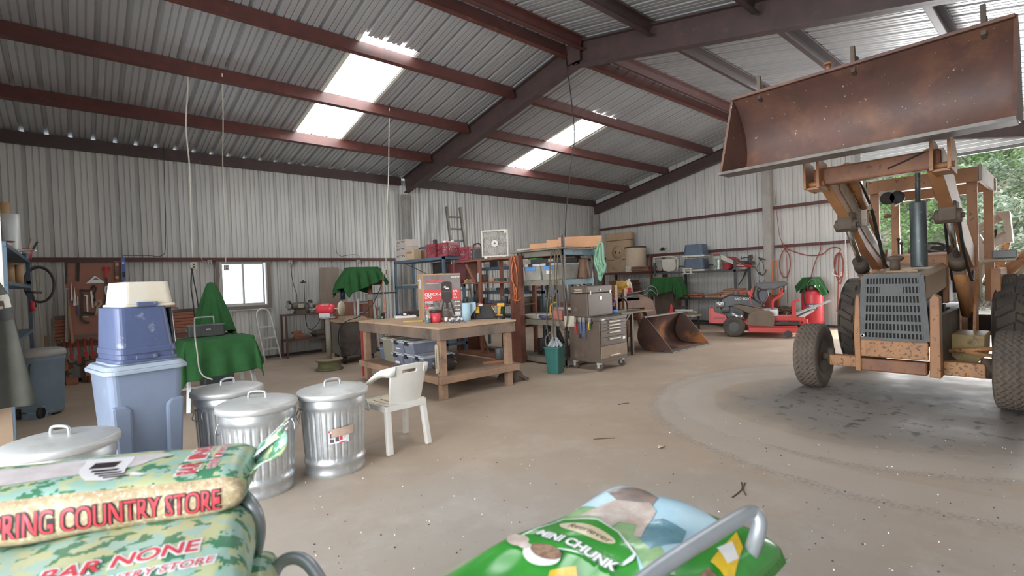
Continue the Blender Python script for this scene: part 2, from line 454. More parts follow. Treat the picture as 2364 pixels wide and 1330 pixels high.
# window_1: sliding sash in the left wall
M_alu = mat('window_aluminium', (.55,.55,.54), rough=.4, metal=.6)
M_glass = mat('window_glass', (1,1,1), rough=.02, trans=1.)
M_glass.node_tree.nodes['Principled BSDF'].inputs['IOR'].default_value = 1.02
wn = tag(bpy.data.objects.new('window_1', None), kind='structure'); COL.objects.link(wn); wn.location = (2.23, WY-.02, 1.15)
def rect(b, x0, z0, x1, z1, w, y0, y1):
    b.box((x0,y0,z0),(x0+w,y1,z1)).box((x1-w,y0,z0),(x1,y1,z1)).box((x0+w,y0,z0),(x1-w,y1,z0+w)).box((x0+w,y0,z1-w),(x1-w,y1,z1)); return b
rect(B(), -.005,0,.905,.95,.03,-.05,.03).o('outer_frame', M_alu, wn, .002)
for nm,x0,x1,y in (('sash',.025,.45,.0),('sash',.42,.845,-.03)):
    s = rect(B(), x0,.03,x1,.92,.032,y,y+.025).o(nm, M_alu, wn, .002)
    B().box((x0+.03,y+.010,.06),(x1-.03,y+.014,.89)).o('pane', M_glass, s)
rect(B(), -.07,-.07,.97,1.0,.065,-.07,-.05).o('casing', mat('window_casing', (.20,.16,.13), rough=.6), wn)
B().box((-.08,-.085,-.09),(.98,-.0,-.065)).o('window_sill', M_alu, wn)
# electrical drop pipe beside the window
# ================================================================ TRACTOR LOADER BACKHOE (faces the camera, -X)
M_or = mat('worn_orange_paint', (.45,.215,.085), (.34,.155,.07), rough=.5, sc=3, wear=(.10,.05,.03), wsc=14, wlo=.62, whi=.68, bump=.05)
M_or2 = mat('flaked_orange_paint', (.50,.245,.095), (.38,.175,.075), rough=.5, sc=4, wear=(.16,.075,.04), wsc=26, wlo=.54, whi=.60)
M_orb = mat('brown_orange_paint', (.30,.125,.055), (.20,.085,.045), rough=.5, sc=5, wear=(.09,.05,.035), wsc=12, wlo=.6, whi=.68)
M_hood = mat('dusty_hood_paint', (.36,.255,.165), (.42,.26,.11), rough=.6, sc=2.5, wear=(.15,.11,.08), wsc=10, wlo=.62, whi=.75)
M_dustw = mat('dust_grey_paint', (.50,.45,.40), (.40,.29,.18), rough=.6, sc=4, wear=(.2,.12,.08), wsc=9, wlo=.6, whi=.7)
M_rust = mat('bucket_rust', (.135,.062,.043), (.085,.043,.034), rough=.55, sc=2.2, wear=(.23,.105,.055), wsc=2.6, wlo=.50, whi=.78, bump=.08, bsc=14)
nt,N,L_,bs = shade(M_rust)   # pale specks and scratches
_b = bs.inputs['Base Color'].links[0].from_socket
for s_, a, z, c in ((26,.73,.755,(.40,.30,.23)),(60,.75,.765,(.5,.42,.35))):
    tc = N.new('ShaderNodeTexCoord'); t = N.new('ShaderNodeTexNoise'); t.inputs['Scale'].default_value = s_; t.inputs['Detail'].default_value = 2
    r = N.new('ShaderNodeMapRange'); r.inputs[1].default_value = a; r.inputs[2].default_value = z; x = N.new('ShaderNodeMix'); x.data_type='RGBA'
    L_.new(tc.outputs['Object'], t.inputs['Vector']); L_.new(t.outputs['Fac'], r.inputs[0]); L_.new(r.outputs[0], x.inputs[0]); L_.new(_b, x.inputs[6]); x.inputs[7].default_value = (*c,1); _b = x.outputs[2]
L_.new(_b, bs.inputs['Base Color'])
M_tire = mat('dusty_tyre_rubber', (.11,.09,.075), (.17,.13,.10), rough=.85, sc=3, bump=.1, bsc=30)
M_tire2 = mat('dark_tyre_rubber', (.055,.05,.046), (.11,.085,.065), rough=.85, sc=3, bump=.1, bsc=30)
M_blk = mat('black_grime', (.022,.02,.018), (.045,.035,.028), rough=.6, sc=5)
M_gr = mat('grille_grey', (.085,.088,.088), (.13,.13,.125), rough=.55, sc=5)
M_muf = mat('muffler_steel', (.085,.105,.11), (.13,.145,.145), rough=.45, metal=.5, sc=4, wear=(.33,.33,.31), wsc=16, wlo=.62, whi=.7)
M_chrome = mat('chrome_rod', (.62,.62,.61), rough=.18, metal=1.)
M_grease = mat('greasy_iron', (.065,.045,.034), (.12,.085,.06), rough=.7, sc=6, bump=.2)
M_hose = mat('black_hose', (.018,.018,.018), rough=.5)
TP = V((8.3,1.33,0))
trac = thing('tractor', 'orange backhoe loader tractor with raised rusty bucket', 'tractor', TP)
TB = lambda: B().at(-TP)
def tp(b, name, m, parent=trac, **k): return b.o(name, m, parent, **k)

def tyre(rad, wid, rim, zig, nth, nw, mt, lug=False):
    b = B()
    def fn(u, w):
        th = 2*pi*u; t = w*2-1; a = abs(t)
        # cross section: flat tread, rounded shoulder, bulging wall back to the rim
        if a < .62: rr, y = rad-.03*(a/.62)**2*wid, t/.62*wid*.42
        else:
            q = (a-.62)/.38; rr = rad-.03*wid-(rad-rim)*q; y = math.copysign(wid*(.42+.09*sin(pi*min(q*1.1,1))), t)
        if a < .60:
            if lug:
                s = 1 if t > 0 else -1
                ph = (u*nth + (.5 if s > 0 else 0) + a*.75) % 1
                if not (ph < .40 and a > .04): rr -= .038
            else:
                z = zig*abs(((u*nth) % 1)*2-1)
                g = ((t/.60*.5+.5)*4 + z) % 1
                if g < .26: rr -= .026
        return (rr*cos(th), y, rr*sin(th))
    b.grid(fn, nth*8 if not lug else nth*12, nw, sm=not lug, cu=True)
    return b
def wheel(name, c, rad, wid, rim, mt, rimm, nth, lug, out=1):
    t = tyre(rad, wid, rim, .55, nth, 44 if not lug else 40, mt, lug).o(name, mt, trac, loc=V(c)-TP)
    r = rim; b = B()
    b.lathe([(r*.97,-wid*.44),(r*1.02,-wid*.42),(r*.9,-wid*.36),(r*.86,wid*.05),(r*.5,wid*.10),(r*.45,wid*.2),(r*.16,wid*.22),(r*.16,wid*.34),(.0,wid*.36)], 28, ax='Y')
    b.lathe([(r*.97,wid*.44),(r*1.02,wid*.42),(r*.9,wid*.36),(r*.86,wid*.04),(.0,wid*.03)], 28, ax='Y')
    for i in range(6): a = 2*pi*i/6; b.cyl((r*.32*cos(a),wid*.19,r*.32*sin(a)),(r*.32*cos(a),wid*.25,r*.32*sin(a)),r*.05,n=6)
    k = b.o('rim', rimm, t)
    if out < 0: t.rotation_euler = (0,0,pi)
    return t
wheel('front_wheel', (7.07,2.225,.40), .40, .27, .215, M_tire, M_grease, 34, False, -1)
wheel('front_wheel', (7.07,.42,.40), .40, .27, .215, M_tire, M_grease, 34, False, 1)
wheel('rear_wheel', (9.2,2.17,.66), .68, .44, .33, M_tire2, M_or, 16, True, 1)
wheel('rear_wheel', (9.2,.49,.66), .68, .44, .33, M_tire2, M_or, 16, True, -1)

# hood, grille, nose
def hood(z, dz): return [(6.80,1.385),(7.5,1.43),(8.3,1.50)]
b = TB()
sec = []
for x, z, h in ((6.80,1.385,.262),(6.86,1.415,.268),(7.5,1.455,.27),(8.3,1.52,.275)):
    sec.append([(x,1.345-h,z-.30),(x,1.345-h,z-.05),(x,1.345-h+.045,z),(x,1.345+h-.045,z),(x,1.345+h,z-.05),(x,1.345+h,z-.30)])
rows = [[b.v(p) for p in r] for r in sec]
for A,C in zip(rows,rows[1:]):
    for i in range(5): b.f([A[i],A[i+1],C[i+1],C[i]])
hd = tp(b, 'hood', M_hood)
TB().box((7.05,1.16,1.424),(7.30,1.45,1.444)).o('radiator_hatch', M_hood, hd, .004)
g = TB()
x0 = 6.775
g.bar((x0,1.345,1.375),(x0,1.345,1.395),.50,.03,(1,0,0))
def gy(z, k): # slot column edge k in 0..1 at height z
    w = .255+.042*(1.39-z)/.71; return 1.345+w-2*w*k
rowz = [1.39,1.285,1.18,1.078,.975,.872,.77,.675]
for i, z in enumerate(rowz):
    h = .032 if 0 < i < 7 else .05
    g.box((x0-.008,gy(z,1),z-h/2),(x0+.004,gy(z,0),z+h/2))
for i in range(7):
    for k in range(19):
        kk = k/18
        if i == 1 and 5 < k < 13: continue
        w = .0125 if 0 < k < 18 else .05
        g.bar((x0,gy(rowz[i],kk),rowz[i]),(x0,gy(rowz[i+1],kk),rowz[i+1]),w,.010,(1,0,0))
g.box((x0-.010,1.345-.105,1.188),(x0+.004,1.345+.105,1.28))
gl = tp(g, 'grille', M_gr)
b = TB(); b.box((x0+.05,1.06,.66),(x0+.06,1.63,1.38)); b.o('radiator', M_blk, gl)
TB().lathe([(.012,-.004),(.024,-.004),(.024,.004),(.012,.004),(.012,-.004)],18,(x0-.014,1.622,.715),'X').o('washer', mat('pale_washer',(.6,.6,.58),rough=.4,metal=.7), gl)
b = TB()
for s, a, c in ((1,1.645,1.70),(-1,.94,1.035)):
    b.prism([(a,.30),(c,.30),(c+.01*s,.74),(c-.012,1.13),((a+c)/2,1.19),(a-.03*s*0,1.15),(a-.02*0,.74)], 6.76, 6.90, 'YZ')
isl(b, 'side_guard', M_or, trac, bevel=.008)
isl(TB().box((6.90,.95,.30),(8.3,1.02,.95)).box((6.90,1.64,.30),(8.3,1.70,.95)),'frame_rail', M_grease, trac)
b = TB(); b.box((6.76,1.04,.475),(6.80,1.645,.668))
tp(b, 'lower_panel', M_or2, bevel=.012)
b = TB().box((6.74,1.05,.315),(6.86,1.64,.455)); tp(b, 'bumper', M_orb, bevel=.015)
b = TB().box((6.99,.62,.30),(7.12,1.02,.45)).box((6.99,1.66,.30),(7.12,2.03,.43)).box((7.0,.9,.33),(7.1,1.8,.42)); isl(b, 'front_axle', M_or2, trac, bevel=.01)
for y, s in ((2.03,1),(.62,-1)):
    b = TB(); b.cyl((7.06,y,.30),(7.06,y,.50),.045).cyl((7.06,y,.40),(7.06,y+s*.12,.40),.05).bar((7.06,y,.36),(7.3,y-s*.03,.36),.05,.05)
    tp(b, 'steering_knuckle', M_grease)
# engine under the hood, chassis
b = TB().box((6.95,1.12,.55),(8.3,1.57,1.2)).box((8.3,1.05,.45),(9.4,1.62,.95)).cyl((9.2,.7,.66),(9.2,2.0,.66),.14).box((7.3,1.05,.8),(7.5,1.64,1.0)).cyl((7.6,1.04,.75),(7.6,1.10,.75),.09).cyl((7.85,1.04,.95),(7.85,1.12,.95),.07)
tp(b, 'engine', M_blk)
# muffler, air cleaner cap
mu = tp(TB().lathe([(.0,1.475),(.076,1.475),(.080,1.49),(.080,2.215),(.074,2.235),(.0,2.235)],28,(7.42,1.205,0)), 'muffler', M_muf)
TB().cyl((7.42,1.205,2.23),(7.42,1.200,2.72),.026,n=16).o('exhaust_stack', M_muf, mu)
tp(TB().lathe([(.05,1.45),(.05,1.54),(.045,1.545),(.085,1.575),(.092,1.59),(.086,1.608),(.03,1.622),(0,1.624)],26,(7.45,1.44,0)), 'air_cleaner_cap', mat('cap_iron',(.10,.07,.055),(.15,.11,.08),rough=.7,sc=8))
# dash, steering wheel, seat
b = TB().prism([(8.3,1.40),(8.3,1.62),(8.42,1.66),(8.6,1.5),(8.6,1.0),(8.3,1.0)],1.06,1.62,'XZ'); tp(b,'dash_cowl',M_or,bevel=.02)
b = TB().at(V((8.78,1.33,1.70))-TP,0,0,-.5); b.tube([(.20*cos(a),.20*sin(a),0) for a in [i*pi/14 for i in range(28)]],.017,closed=True); b.cyl((0,0,-.3),(0,0,0),.03)
for a in (0,2.1,4.2): b.bar((0,0,0),(.19*cos(a),.19*sin(a),.0),.03,.012)
tp(b,'steering_wheel',M_blk)
b = TB().at(V((9.35,1.33,1.15))-TP); b.frus((.5,.55),(.5,.55),-.05,.1,rad=.08).frus((.12,.55),(.1,.42),.1,.62,(.22,0),(.3,0),rad=.04); tp(b,'seat',M_blk)
for y,x,h in ((1.60,8.5,1.86),(1.55,8.42,1.80),(1.0,8.55,1.9)): tp(TB().cyl((x,y,1.45),(x,y,h),.009,n=8).ball((x,y,h),.022),'control_lever',M_blk)
# roll-over frame with canopy rails
b = TB()
for x,yl,yr in ((8.4,1.84,.84),(9.7,1.86,.80)):
    for y in (yl,yr): b.box((x,y-.05,.95),(x+.07,y+.05,2.52))
isl(b,'canopy_post',M_or,trac,bevel=.006)
b = TB().box((8.33,.76,2.50),(8.42,1.92,2.68)).box((9.72,.72,2.50),(9.8,1.95,2.68)).box((8.9,.8,2.56),(9.0,1.9,2.66))
isl(b,'canopy_rail',M_or,trac,bevel=.006)
b = TB().box((8.33,.735,2.50),(9.8,.775,2.70)).box((8.33,1.90,2.50),(9.8,1.94,2.70)); isl(b,'canopy_side',M_dustw,trac,bevel=.004)
b = TB().prism([(1.76,2.52),(1.58,2.52),(1.50,2.38),(1.60,2.30),(1.70,2.36)],8.30,8.40,'YZ'); tp(b,'work_lamp_bracket',M_dustw)
b = TB()
for y in (1.66,1.555): b.lathe([(.02,.05),(.075,.04),(.085,-.03),(.08,-.035),(0,-.035)],18,(8.28,y,2.41),'X')
isl(b,'work_lamp',M_blk,trac)
tp(TB().ball((8.25,1.66,2.17),.05,12,(.7,1,.55)),'amber_lamp',M_orb)
# fenders
b = TB()
for y0,y1 in ((.62,.72),(1.94,2.04)): b.box((8.75,y0,1.0),(9.65,y1,1.42))
isl(b,'fender',M_or,trac,bevel=.01)

# loader: arms, torque tube, cylinders, bucket
armp = [(6.05,2.46),(6.10,2.56),(6.30,2.62),(6.75,2.52),(7.05,2.32),(7.6,2.02),(8.45,1.66),(8.52,1.56),(8.45,1.46),(8.2,1.46),(7.5,1.72),(6.98,2.02),(6.74,2.12),(6.2,2.36)]
for y in (1.787,.873):
    s = 1 if y > 1.33 else -1
    arm = tp(TB().prism(armp, y-.055, y+.055, 'XZ'), 'loader_arm', M_or, bevel=.008)
    b = TB().prism([(6.45,2.52),(6.9,2.36),(7.5,2.02),(8.2,1.68),(8.2,1.60),(7.5,1.86),(6.9,2.16),(6.45,2.38)], y-s*.058, y-s*.064, 'XZ'); b.o('arm_plate', M_dustw, arm)
    b = TB().cyl((6.90,y-.11,2.00),(6.90,y+.11,2.00),.075,n=14).box((6.82,y-.075,1.95),(7.02,y+.075,2.15)); b.cyl((6.9,y-.13,2.0),(6.9,y+.13,2.0),.03,n=10); b.o('knuckle', M_grease, arm, bevel=.012)
    b = TB().cyl((6.92,y,1.98),(7.46,y,1.53),.030,n=18); b.o('piston_rod', M_chrome, arm)
    lc = tp(TB().cyl((7.44,y,1.55),(8.15,y,.88),.062,n=20).cyl((7.42,y,1.565),(7.48,y,1.51),.075,n=20), 'lift_cylinder', M_or)
    TB().cyl((7.40,y,1.58),(7.52,y,1.47),.082,n=16).box((7.5,y-.05,1.38),(7.6,y+.05,1.5)).o('gland', M_grease, lc)
    # bucket tilt cylinder above the arm, with its link
    yo = y + s*.0
    tc_ = tp(TB().cyl((6.55,y-s*.10,2.64),(7.30,y-s*.10,2.20),.05,n=16).cyl((7.3,y-s*.1,2.2),(7.95,y-s*.1,1.82),.022,n=12), 'tilt_cylinder', M_or)
    TB().box((7.22,y-s*.13,2.0),(7.30,y-s*.07,2.45)).cyl((7.26,y-s*.16,2.22),(7.26,y-s*.02,2.22),.04,n=12).o('tilt_link', M_dustw, tc_)
    b = TB().prism([(8.15,.45),(8.75,.45),(8.7,1.5),(8.58,1.72),(8.42,1.72),(8.2,1.2)], y-s*.07-.012, y-s*.07+.012, 'XZ').prism([(7.95,.5),(8.3,.5),(8.35,1.3),(8.1,1.0)], y+s*.07-.012, y+s*.07+.012, 'XZ')
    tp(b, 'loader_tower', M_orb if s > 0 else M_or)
b = TB().box((6.0,.80,2.385),(6.14,1.85,2.565)); tt = tp(b,'torque_tube',M_orb,bevel=.02)
for y in (1.83,.79):
    b = TB(); b.prism([(5.86,2.35),(6.20,2.33),(6.24,2.50),(6.12,2.62),(5.86,2.66)],y-.075,y-.05,'XZ').prism([(5.86,2.35),(6.20,2.33),(6.24,2.50),(6.12,2.62),(5.86,2.66)],y+.05,y+.075,'XZ').cyl((5.98,y-.09,2.40),(5.98,y+.09,2.40),.03,n=10).box((5.9,y-.06,2.34),(6.2,y+.06,2.36))
    b.o('bracket', M_or, tt)
# bucket: a curved shell with its two side plates
prof = [(5.02,2.525),(5.30,2.555),(5.52,2.585),(5.60,2.63),(5.645,2.75),(5.64,2.90),(5.58,3.06),(5.46,3.22),(5.33,3.325)]
prof = [tuple(q) for q in spline([V(p) for p in prof],4)]
y0, y1 = .27, 2.40
b = TB()
out = []
for i,p in enumerate(prof):
    a = V(prof[max(i-1,0)]); c = V(prof[min(i+1,len(prof)-1)]); d = (c-a).normalized(); out.append(V(p)+V((d.y,-d.x))*.02)
for y_a,y_b in ((y0,y1),):
    for src,fl in ((prof,0),(out,1)):
        r = [[b.v((p[0],y,p[1])) for y in (y_a,y_b)] for p in src]
        for A,C in zip(r,r[1:]): b.f([A[0],A[1],C[1],C[0]], True)
    for e in (0,-1): b.f([b.v((prof[e][0],y_a,prof[e][1])),b.v((prof[e][0],y_b,prof[e][1])),b.v((out[e][0],y_b,out[e][1])),b.v((out[e][0],y_a,out[e][1]))])
bk = tp(b,'bucket',M_rust)
for y in (y0,y1):
    TB().prism([tuple(q) for q in out], y-.012, y+.012, 'XZ').o('side_plate', M_rust, bk)
M_edge = mat('worn_edge_steel', (.11,.095,.085), (.19,.165,.145), rough=.5, metal=.2, sc=8)
TB().box((4.99,y0-.01,2.495),(5.22,y1+.01,2.522)).o('cutting_edge', M_edge, bk)
TB().box((5.30,y0,3.315),(5.36,y1,3.345)).o('top_rail', M_rust, bk, .008)
for px in (1757,1974,2274):
    y = hit(px,100,0,5.45).y
    z = 3.33
    b = TB().prism([(5.36,z-.06),(5.50,z-.10),(5.49,z+.10),(5.44,z+.10),(5.43,z+.04),(5.40,z+.04),(5.385,z+.17),(5.35,z+.17)],y-.016,y+.016,'XZ')
    b.at(-TP); b.o('hook', M_grease, bk)
y = hit(1912,150,0,5.4).y; TB().cyl((5.4,y,3.33),(5.4,y,3.42),.022,n=10).cyl((5.4,y,3.41),(5.4,y,3.43),.045,n=12).o('hook', M_orb, bk)
# hydraulic hoses
for pts,r in (([(6.55,1.72,2.60),(6.9,1.66,2.50),(7.35,1.64,2.2),(7.6,1.62,1.8),(7.75,1.60,1.52),(8.0,1.55,1.45),(8.3,1.5,1.5)],.019),([(6.0,1.2,2.45),(5.99,1.05,2.5),(5.99,.92,2.55)],.008),
    ([(7.0,.80,1.95),(7.2,.80,1.7),(7.5,.79,1.45),(7.7,.78,1.3),(8.0,.80,1.4)],.016),([(7.3,.95,2.1),(7.5,.97,1.8),(7.8,.98,1.5),(8.1,1.0,1.3)],.014)):
    tp(TB().tube(pts,r,8,5),'hydraulic_hose',M_hose)
# battery box low on the right, steering cylinder
b = TB().prism([(.67,.69),(.98,.69),(.96,.44),(.90,.38),(.76,.36),(.68,.44)],7.55,8.1,'YZ'); bx = tp(b,'battery_box',mat('olive_yellow_paint',(.36,.24,.075),(.26,.18,.07),rough=.55,sc=5,wear=(.12,.08,.04),wsc=9,wlo=.55,whi=.66),bevel=.008)
tp(TB().cyl((7.35,.95,.52),(7.35,.52,.58),.024,n=12).bar((7.35,.80,.53),(7.25,.55,.5),.05,.03),'steering_rod',M_or)
# side lamp on a bent bracket
b = TB().tube([(8.6,.80,1.05),(8.6,.80,1.42),(8.6,.77,1.50),(8.6,.68,1.52),(8.6,.48,1.53)],.022,8,4); lb = tp(b,'lamp_bracket',M_dustw)
TB().cbox((8.6,.57,1.595),(.16,.22,.10)).o('lamp_housing', mat('lamp_grey',(.16,.165,.155),rough=.5,sc=3), lb, .012)
# backhoe boom folded up and swung to the side behind the cab
M_boom = mat('faded_cream_paint', (.62,.55,.47), (.50,.40,.30), rough=.5, sc=3, wear=(.25,.13,.07), wsc=8, wlo=.62, whi=.7)
q = lambda px,py,x=10.6: (lambda h:(h.y,h.z))(hit(px,py,0,x))
bm = tp(TB().prism([q(2243,640),(q(2246,545)),(q(2262,540)),q(2275,560),q(2330,525),q(2338,530),q(2322,560),q(2300,570),q(2290,600),q(2262,660)],10.5,10.7,'YZ'),'backhoe_boom',M_boom,bevel=.01)
a = hit(2256,530,0,10.6); c = hit(2318,494,0,10.6); TB().cyl(a,c,.07,n=18).o('boom_cylinder',M_boom,bm)
TB().prism([q(2300,492),q(2332,488),q(2340,560),q(2322,560),q(2318,510)],10.45,10.75,'YZ').o('boom_bracket',M_boom,bm)
TB().prism([q(2290,600),q(2318,555),q(2330,560),q(2310,640),q(2285,680)],10.8,10.9,'YZ').o('dipper',M_or2,bm)
for i,(p0,p1,p2) in enumerate((((2270,548),(2290,540),(2300,545)),((2275,555),(2296,548),(2298,530)),((2268,560),(2288,552),(2318,535)))):
    TB().tube([hit(*p0,0,10.42),hit(*p1,0,10.40),hit(*p2,0,10.42)],.018,8,4).o('boom_hose',M_hose if i==1 else M_dustw,bm)
a = hit(2278,662,0,9.9); c = hit(2395,568,0,9.9); tp(TB().cyl(a,c,.075,n=18),'stabilizer_arm',M_or)
a = hit(2300,690,0,10.0); c = hit(2380,600,0,10.0); TB().cyl(a,c,.04,n=14).o('stabilizer_arm',M_dustw,trac)
# ================================================================ BINS, CANS, CHAIR, WORKBENCH
M_galv = mat('galvanised_steel', (.60,.62,.63), (.50,.52,.54), rough=.36, metal=.75, sc=3, wear=(.68,.69,.69), wsc=18, wlo=.5, whi=.7)
M_galvl = mat('dusty_galvanised_lid', (.60,.60,.58), (.52,.52,.51), rough=.5, metal=.45, sc=4, wear=(.44,.41,.37), wsc=5, wlo=.58, whi=.75)
M_wire = mat('wire_steel', (.5,.5,.5), rough=.35, metal=.8)
def make_can(label, loc, rz):
    t = thing('trash_can', label, 'trash can', loc, rz, 'galvanised trash cans')
    b = B(); H = .655
    def r(z):
        base = .228+.030*z/H
        for zc, a, w in ((.02,.006,.018),(.105,.010,.020),(.14,-.004,.02),(.555,.010,.016),(.585,.006,.012),(.635,.006,.014)):
            base += a*math.exp(-((z-zc)/w)**2)
        return base
    def fn(u, w):
        z = H*w; th = 2*pi*u
        f = max(0, min(1,(z-.13)/.05, (.53-z)/.05))
        k = (u*30) % 1
        return ((r(z)-.007*f*(1 if .25 < k < .60 else 0))*cos(th), (r(z)-.007*f*(1 if .25 < k < .60 else 0))*sin(th), z)
    b.grid(fn, 240, 44, cu=True)
    b.o('can_body', M_galv, t)
    b = B(); b.lathe([(.0,.690),(.12,.686),(.21,.676),(.262,.662),(.276,.655),(.280,.648),(.280,.616),(.274,.612),(.27,.63)], 64)
    lid = b.o('lid', M_galvl, t)
    b = B(); pts = [(-.062,0,.685),(-.060,0,.715),(-.048,0,.733),(0,0,.738),(.048,0,.733),(.060,0,.715),(.062,0,.685)]
    b.tube(pts, .0095, 10, 4); b.o('lid_handle', M_galv, lid)
    for a in (0, pi):
        k = B().at((0,0,0), a)
        R_ = r(.50)
        k.box((R_-.002,-.05,.515),(R_+.012,.05,.53))
        k.tube([(R_+.008,-.045,.52),(R_+.022,-.05,.49),(R_+.026,-.062,.455),(R_+.022,-.045,.440),(R_+.022,.045,.440),(R_+.026,.062,.455),(R_+.022,.05,.49),(R_+.008,.045,.52)],.0045,8,3)
        k.o('side_handle', M_wire, t)
    return t
def patch(name, r, a0, a1, z0, z1, mt, parent, skew=0., n=10):
    b = B(); b.grid(lambda u,w: ((r)*cos(a0+(a1-a0)*u), (r)*sin(a0+(a1-a0)*u), z0+(z1-z0)*w+skew*u), n, 3); return b.o(name, mt, parent)
c3 = make_can('galvanised trash can with a torn paper label beside the white chair', (1.56,4.06,0), R(172))
M_wp = mat('white_label', (.75,.74,.74), (.62,.60,.62), rough=.5, sc=60, lo=.45, hi=.55, wear=(.45,.06,.06), wsc=40, wlo=.62, whi=.64)
M_tan = mat('torn_paper', (.50,.36,.28), (.42,.30,.23), rough=.8, sc=20)
def deg(a): return R(a)-R(172)
st = patch('paper_label', .2565, deg(-121), deg(-86), .275, .375, M_wp, c3)
patch('torn_flap', .262, deg(-116), deg(-78), .325, .39, M_tan, st, .012)
M_pr = mat('label_print', (.10,.08,.10), rough=.5); M_prr = mat('label_red', (.62,.05,.06), rough=.5)
for a0,a1,z0,z1,m_ in ((-119,-112,.32,.355,M_pr),(-119,-112,.285,.312,M_pr),(-110,-104,.29,.335,M_pr),(-103,-98,.30,.33,M_prr),(-121,-118,.362,.378,M_prr),(-104,-92,.277,.284,M_prr)): patch('label_print', .2572, deg(a0), deg(a1), z0, z1, m_, st)
c2 = make_can('nearest galvanised trash can, in front of the other two by the chair', (.99,4.06,0), R(-35))
c1 = make_can('galvanised trash can half hidden behind another, next to the green draped table', (.955,4.86,0), R(205))
c4 = make_can('galvanised trash can beside the tall blue tote, behind the feed bags', (-.10,3.96,0), R(-48))

M_blue = mat('grey_blue_plastic', (.205,.25,.345), (.18,.22,.305), rough=.42, sc=3, wear=(.30,.33,.40), wsc=7, wlo=.62, whi=.85)
M_blue2 = mat('pale_blue_plastic', (.35,.405,.48), (.31,.36,.43), rough=.45, sc=3, wear=(.42,.40,.38), wsc=5, wlo=.6, whi=.8)
M_navy = mat('scuffed_navy_plastic', (.085,.11,.215), (.07,.09,.175), rough=.38, sc=3, wear=(.40,.43,.52), wsc=6, wlo=.60, whi=.72)
M_smoke = mat('smoky_plastic', (.035,.037,.045), (.05,.05,.058), rough=.18, sc=4, wear=(.16,.16,.18), wsc=9, wlo=.6, whi=.8)
M_milk = mat('yellowed_clear_plastic', (.66,.63,.56), (.60,.53,.41), rough=.42, sc=2.5)
t = thing('storage_tote', 'tall grey blue lidded tote under the upturned litter box', 'tote', (.33,4.78,0), R(11)); t.scale = (.88,.88,1)
b = B(); b.frus((.42,.46),(.53,.60),.0,.93,rad=.06,k=5)
b.o('tote_body', M_blue, t, .006)
b = B()
for s in (-1,1): b.prism([(s*.235-.02*s,.06),(s*.12,.06),(s*.12,.66),(s*.16,.70),(s*.255,.70)],-.300,-.235,'XZ')
isl(b,'corner_panel',M_blue,t,bevel=.02)
b = B(); b.frus((.60,.68),(.60,.68),.925,.955,rad=.09,k=6).frus((.58,.66),(.53,.61),.955,.985,rad=.08,k=6).frus((.47,.55),(.46,.54),.985,1.0,rad=.07,k=6)
b.o('lid', M_blue2, t, .006)
t = thing('litter_box', 'upturned scuffed navy blue litter box standing on the tall tote', 'litter box', (.335,4.76,1.0), R(14)); t.scale = (.85,.85,1)
b = B(); b.frus((.44,.54),(.38,.47),.02,.40,c1=(-.02,0),rad=.06,k=5); b.frus((.47,.57),(.46,.56),.0,.025,rad=.06,k=5); b.frus((.452,.55),(.445,.54),.06,.105,rad=.06,k=5)
b.o('box_shell', M_navy, t, .006)
b = B()
for x in (-.10,.03): b.bar((x-.012*0,-.262,.03),(x*.85,-.208,.39),.012,.010,(0,-1,0))
isl(b,'groove',M_smoke,t)
b = B().prism([(-.22,.11),(.12,.11),(.15,.155),(.22,.175),(.178,.385),(-.17,.385)],.205,.235,'YZ') ; b.o('smoky_window', M_smoke, t, .01)
B().box((-.10,-.292,.02),(.06,-.27,.05)).o('latch', M_navy, t, .006)
t = thing('litter_pan', 'yellowed clear plastic pan upside down on the navy litter box', 'pan', (.365,4.79,1.402), R(12)); t.scale = (.82,.85,1)
b = B(); b.frus((.40,.50),(.36,.44),.015,.185,rad=.05,k=5); b.frus((.44,.54),(.43,.53),.0,.02,rad=.05,k=5); b.o('pan_shell', M_milk, t, .012, seg=3)
b = B().box((-.10,-.285,.002),(.06,-.25,.035)); b.o('clip', M_navy, t, .006)

# wheeled bin at the far left
M_bin = mat('dull_blue_plastic', (.20,.27,.33), (.17,.235,.29), rough=.5, sc=3, wear=(.30,.33,.35), wsc=6, wlo=.6, whi=.8)
t = thing('wheeled_bin', 'round blue grey wheeled bin with a lid beside the fleece jacket', 'bin', (-.36,8.72,0), R(-35)); t.scale = (.70,.70,.97)
b = B(); b.lathe([(.0,.03),(.27,.03),(.285,.06),(.30,.45),(.315,.70),(.33,.72),(.335,.80)],40).box((-.20,-.30,.0),(.20,-.1,.16)); b.o('bin_body', M_bin, t)
b = B(); b.lathe([(.345,.78),(.345,.83),(.33,.85),(.28,.87),(.0,.875)],40); lid = b.o('lid', mat('dusty_blue_lid',(.36,.39,.41),(.42,.37,.32),rough=.6,sc=4), t)
for x in (-.17,.17): B().cyl((x-.03,-.29,.07),(x+.03,-.29,.07),.07,n=20).o('wheel', M_blk, t)
B().cyl((-.2,-.29,.07),(.2,-.29,.07),.012).o('axle', M_wire, t)
B().tube([(.08,-.345,.70),(.08,-.37,.66),(.08,-.375,.58),(.05,-.36,.55),(-.03,-.345,.54)],.012,8,3).o('handle', M_blk, t)
b = B(); b.grid(lambda u,w: ((.312+.01*w)*cos(R(-118+30*u)), (.312+.01*w)*sin(R(-118+30*u)), .44+.10*w), 8, 1); st = b.o('sticker', mat('red_sticker',(.55,.08,.09),(.6,.55,.55),rough=.5,sc=14,lo=.5,hi=.54), t)

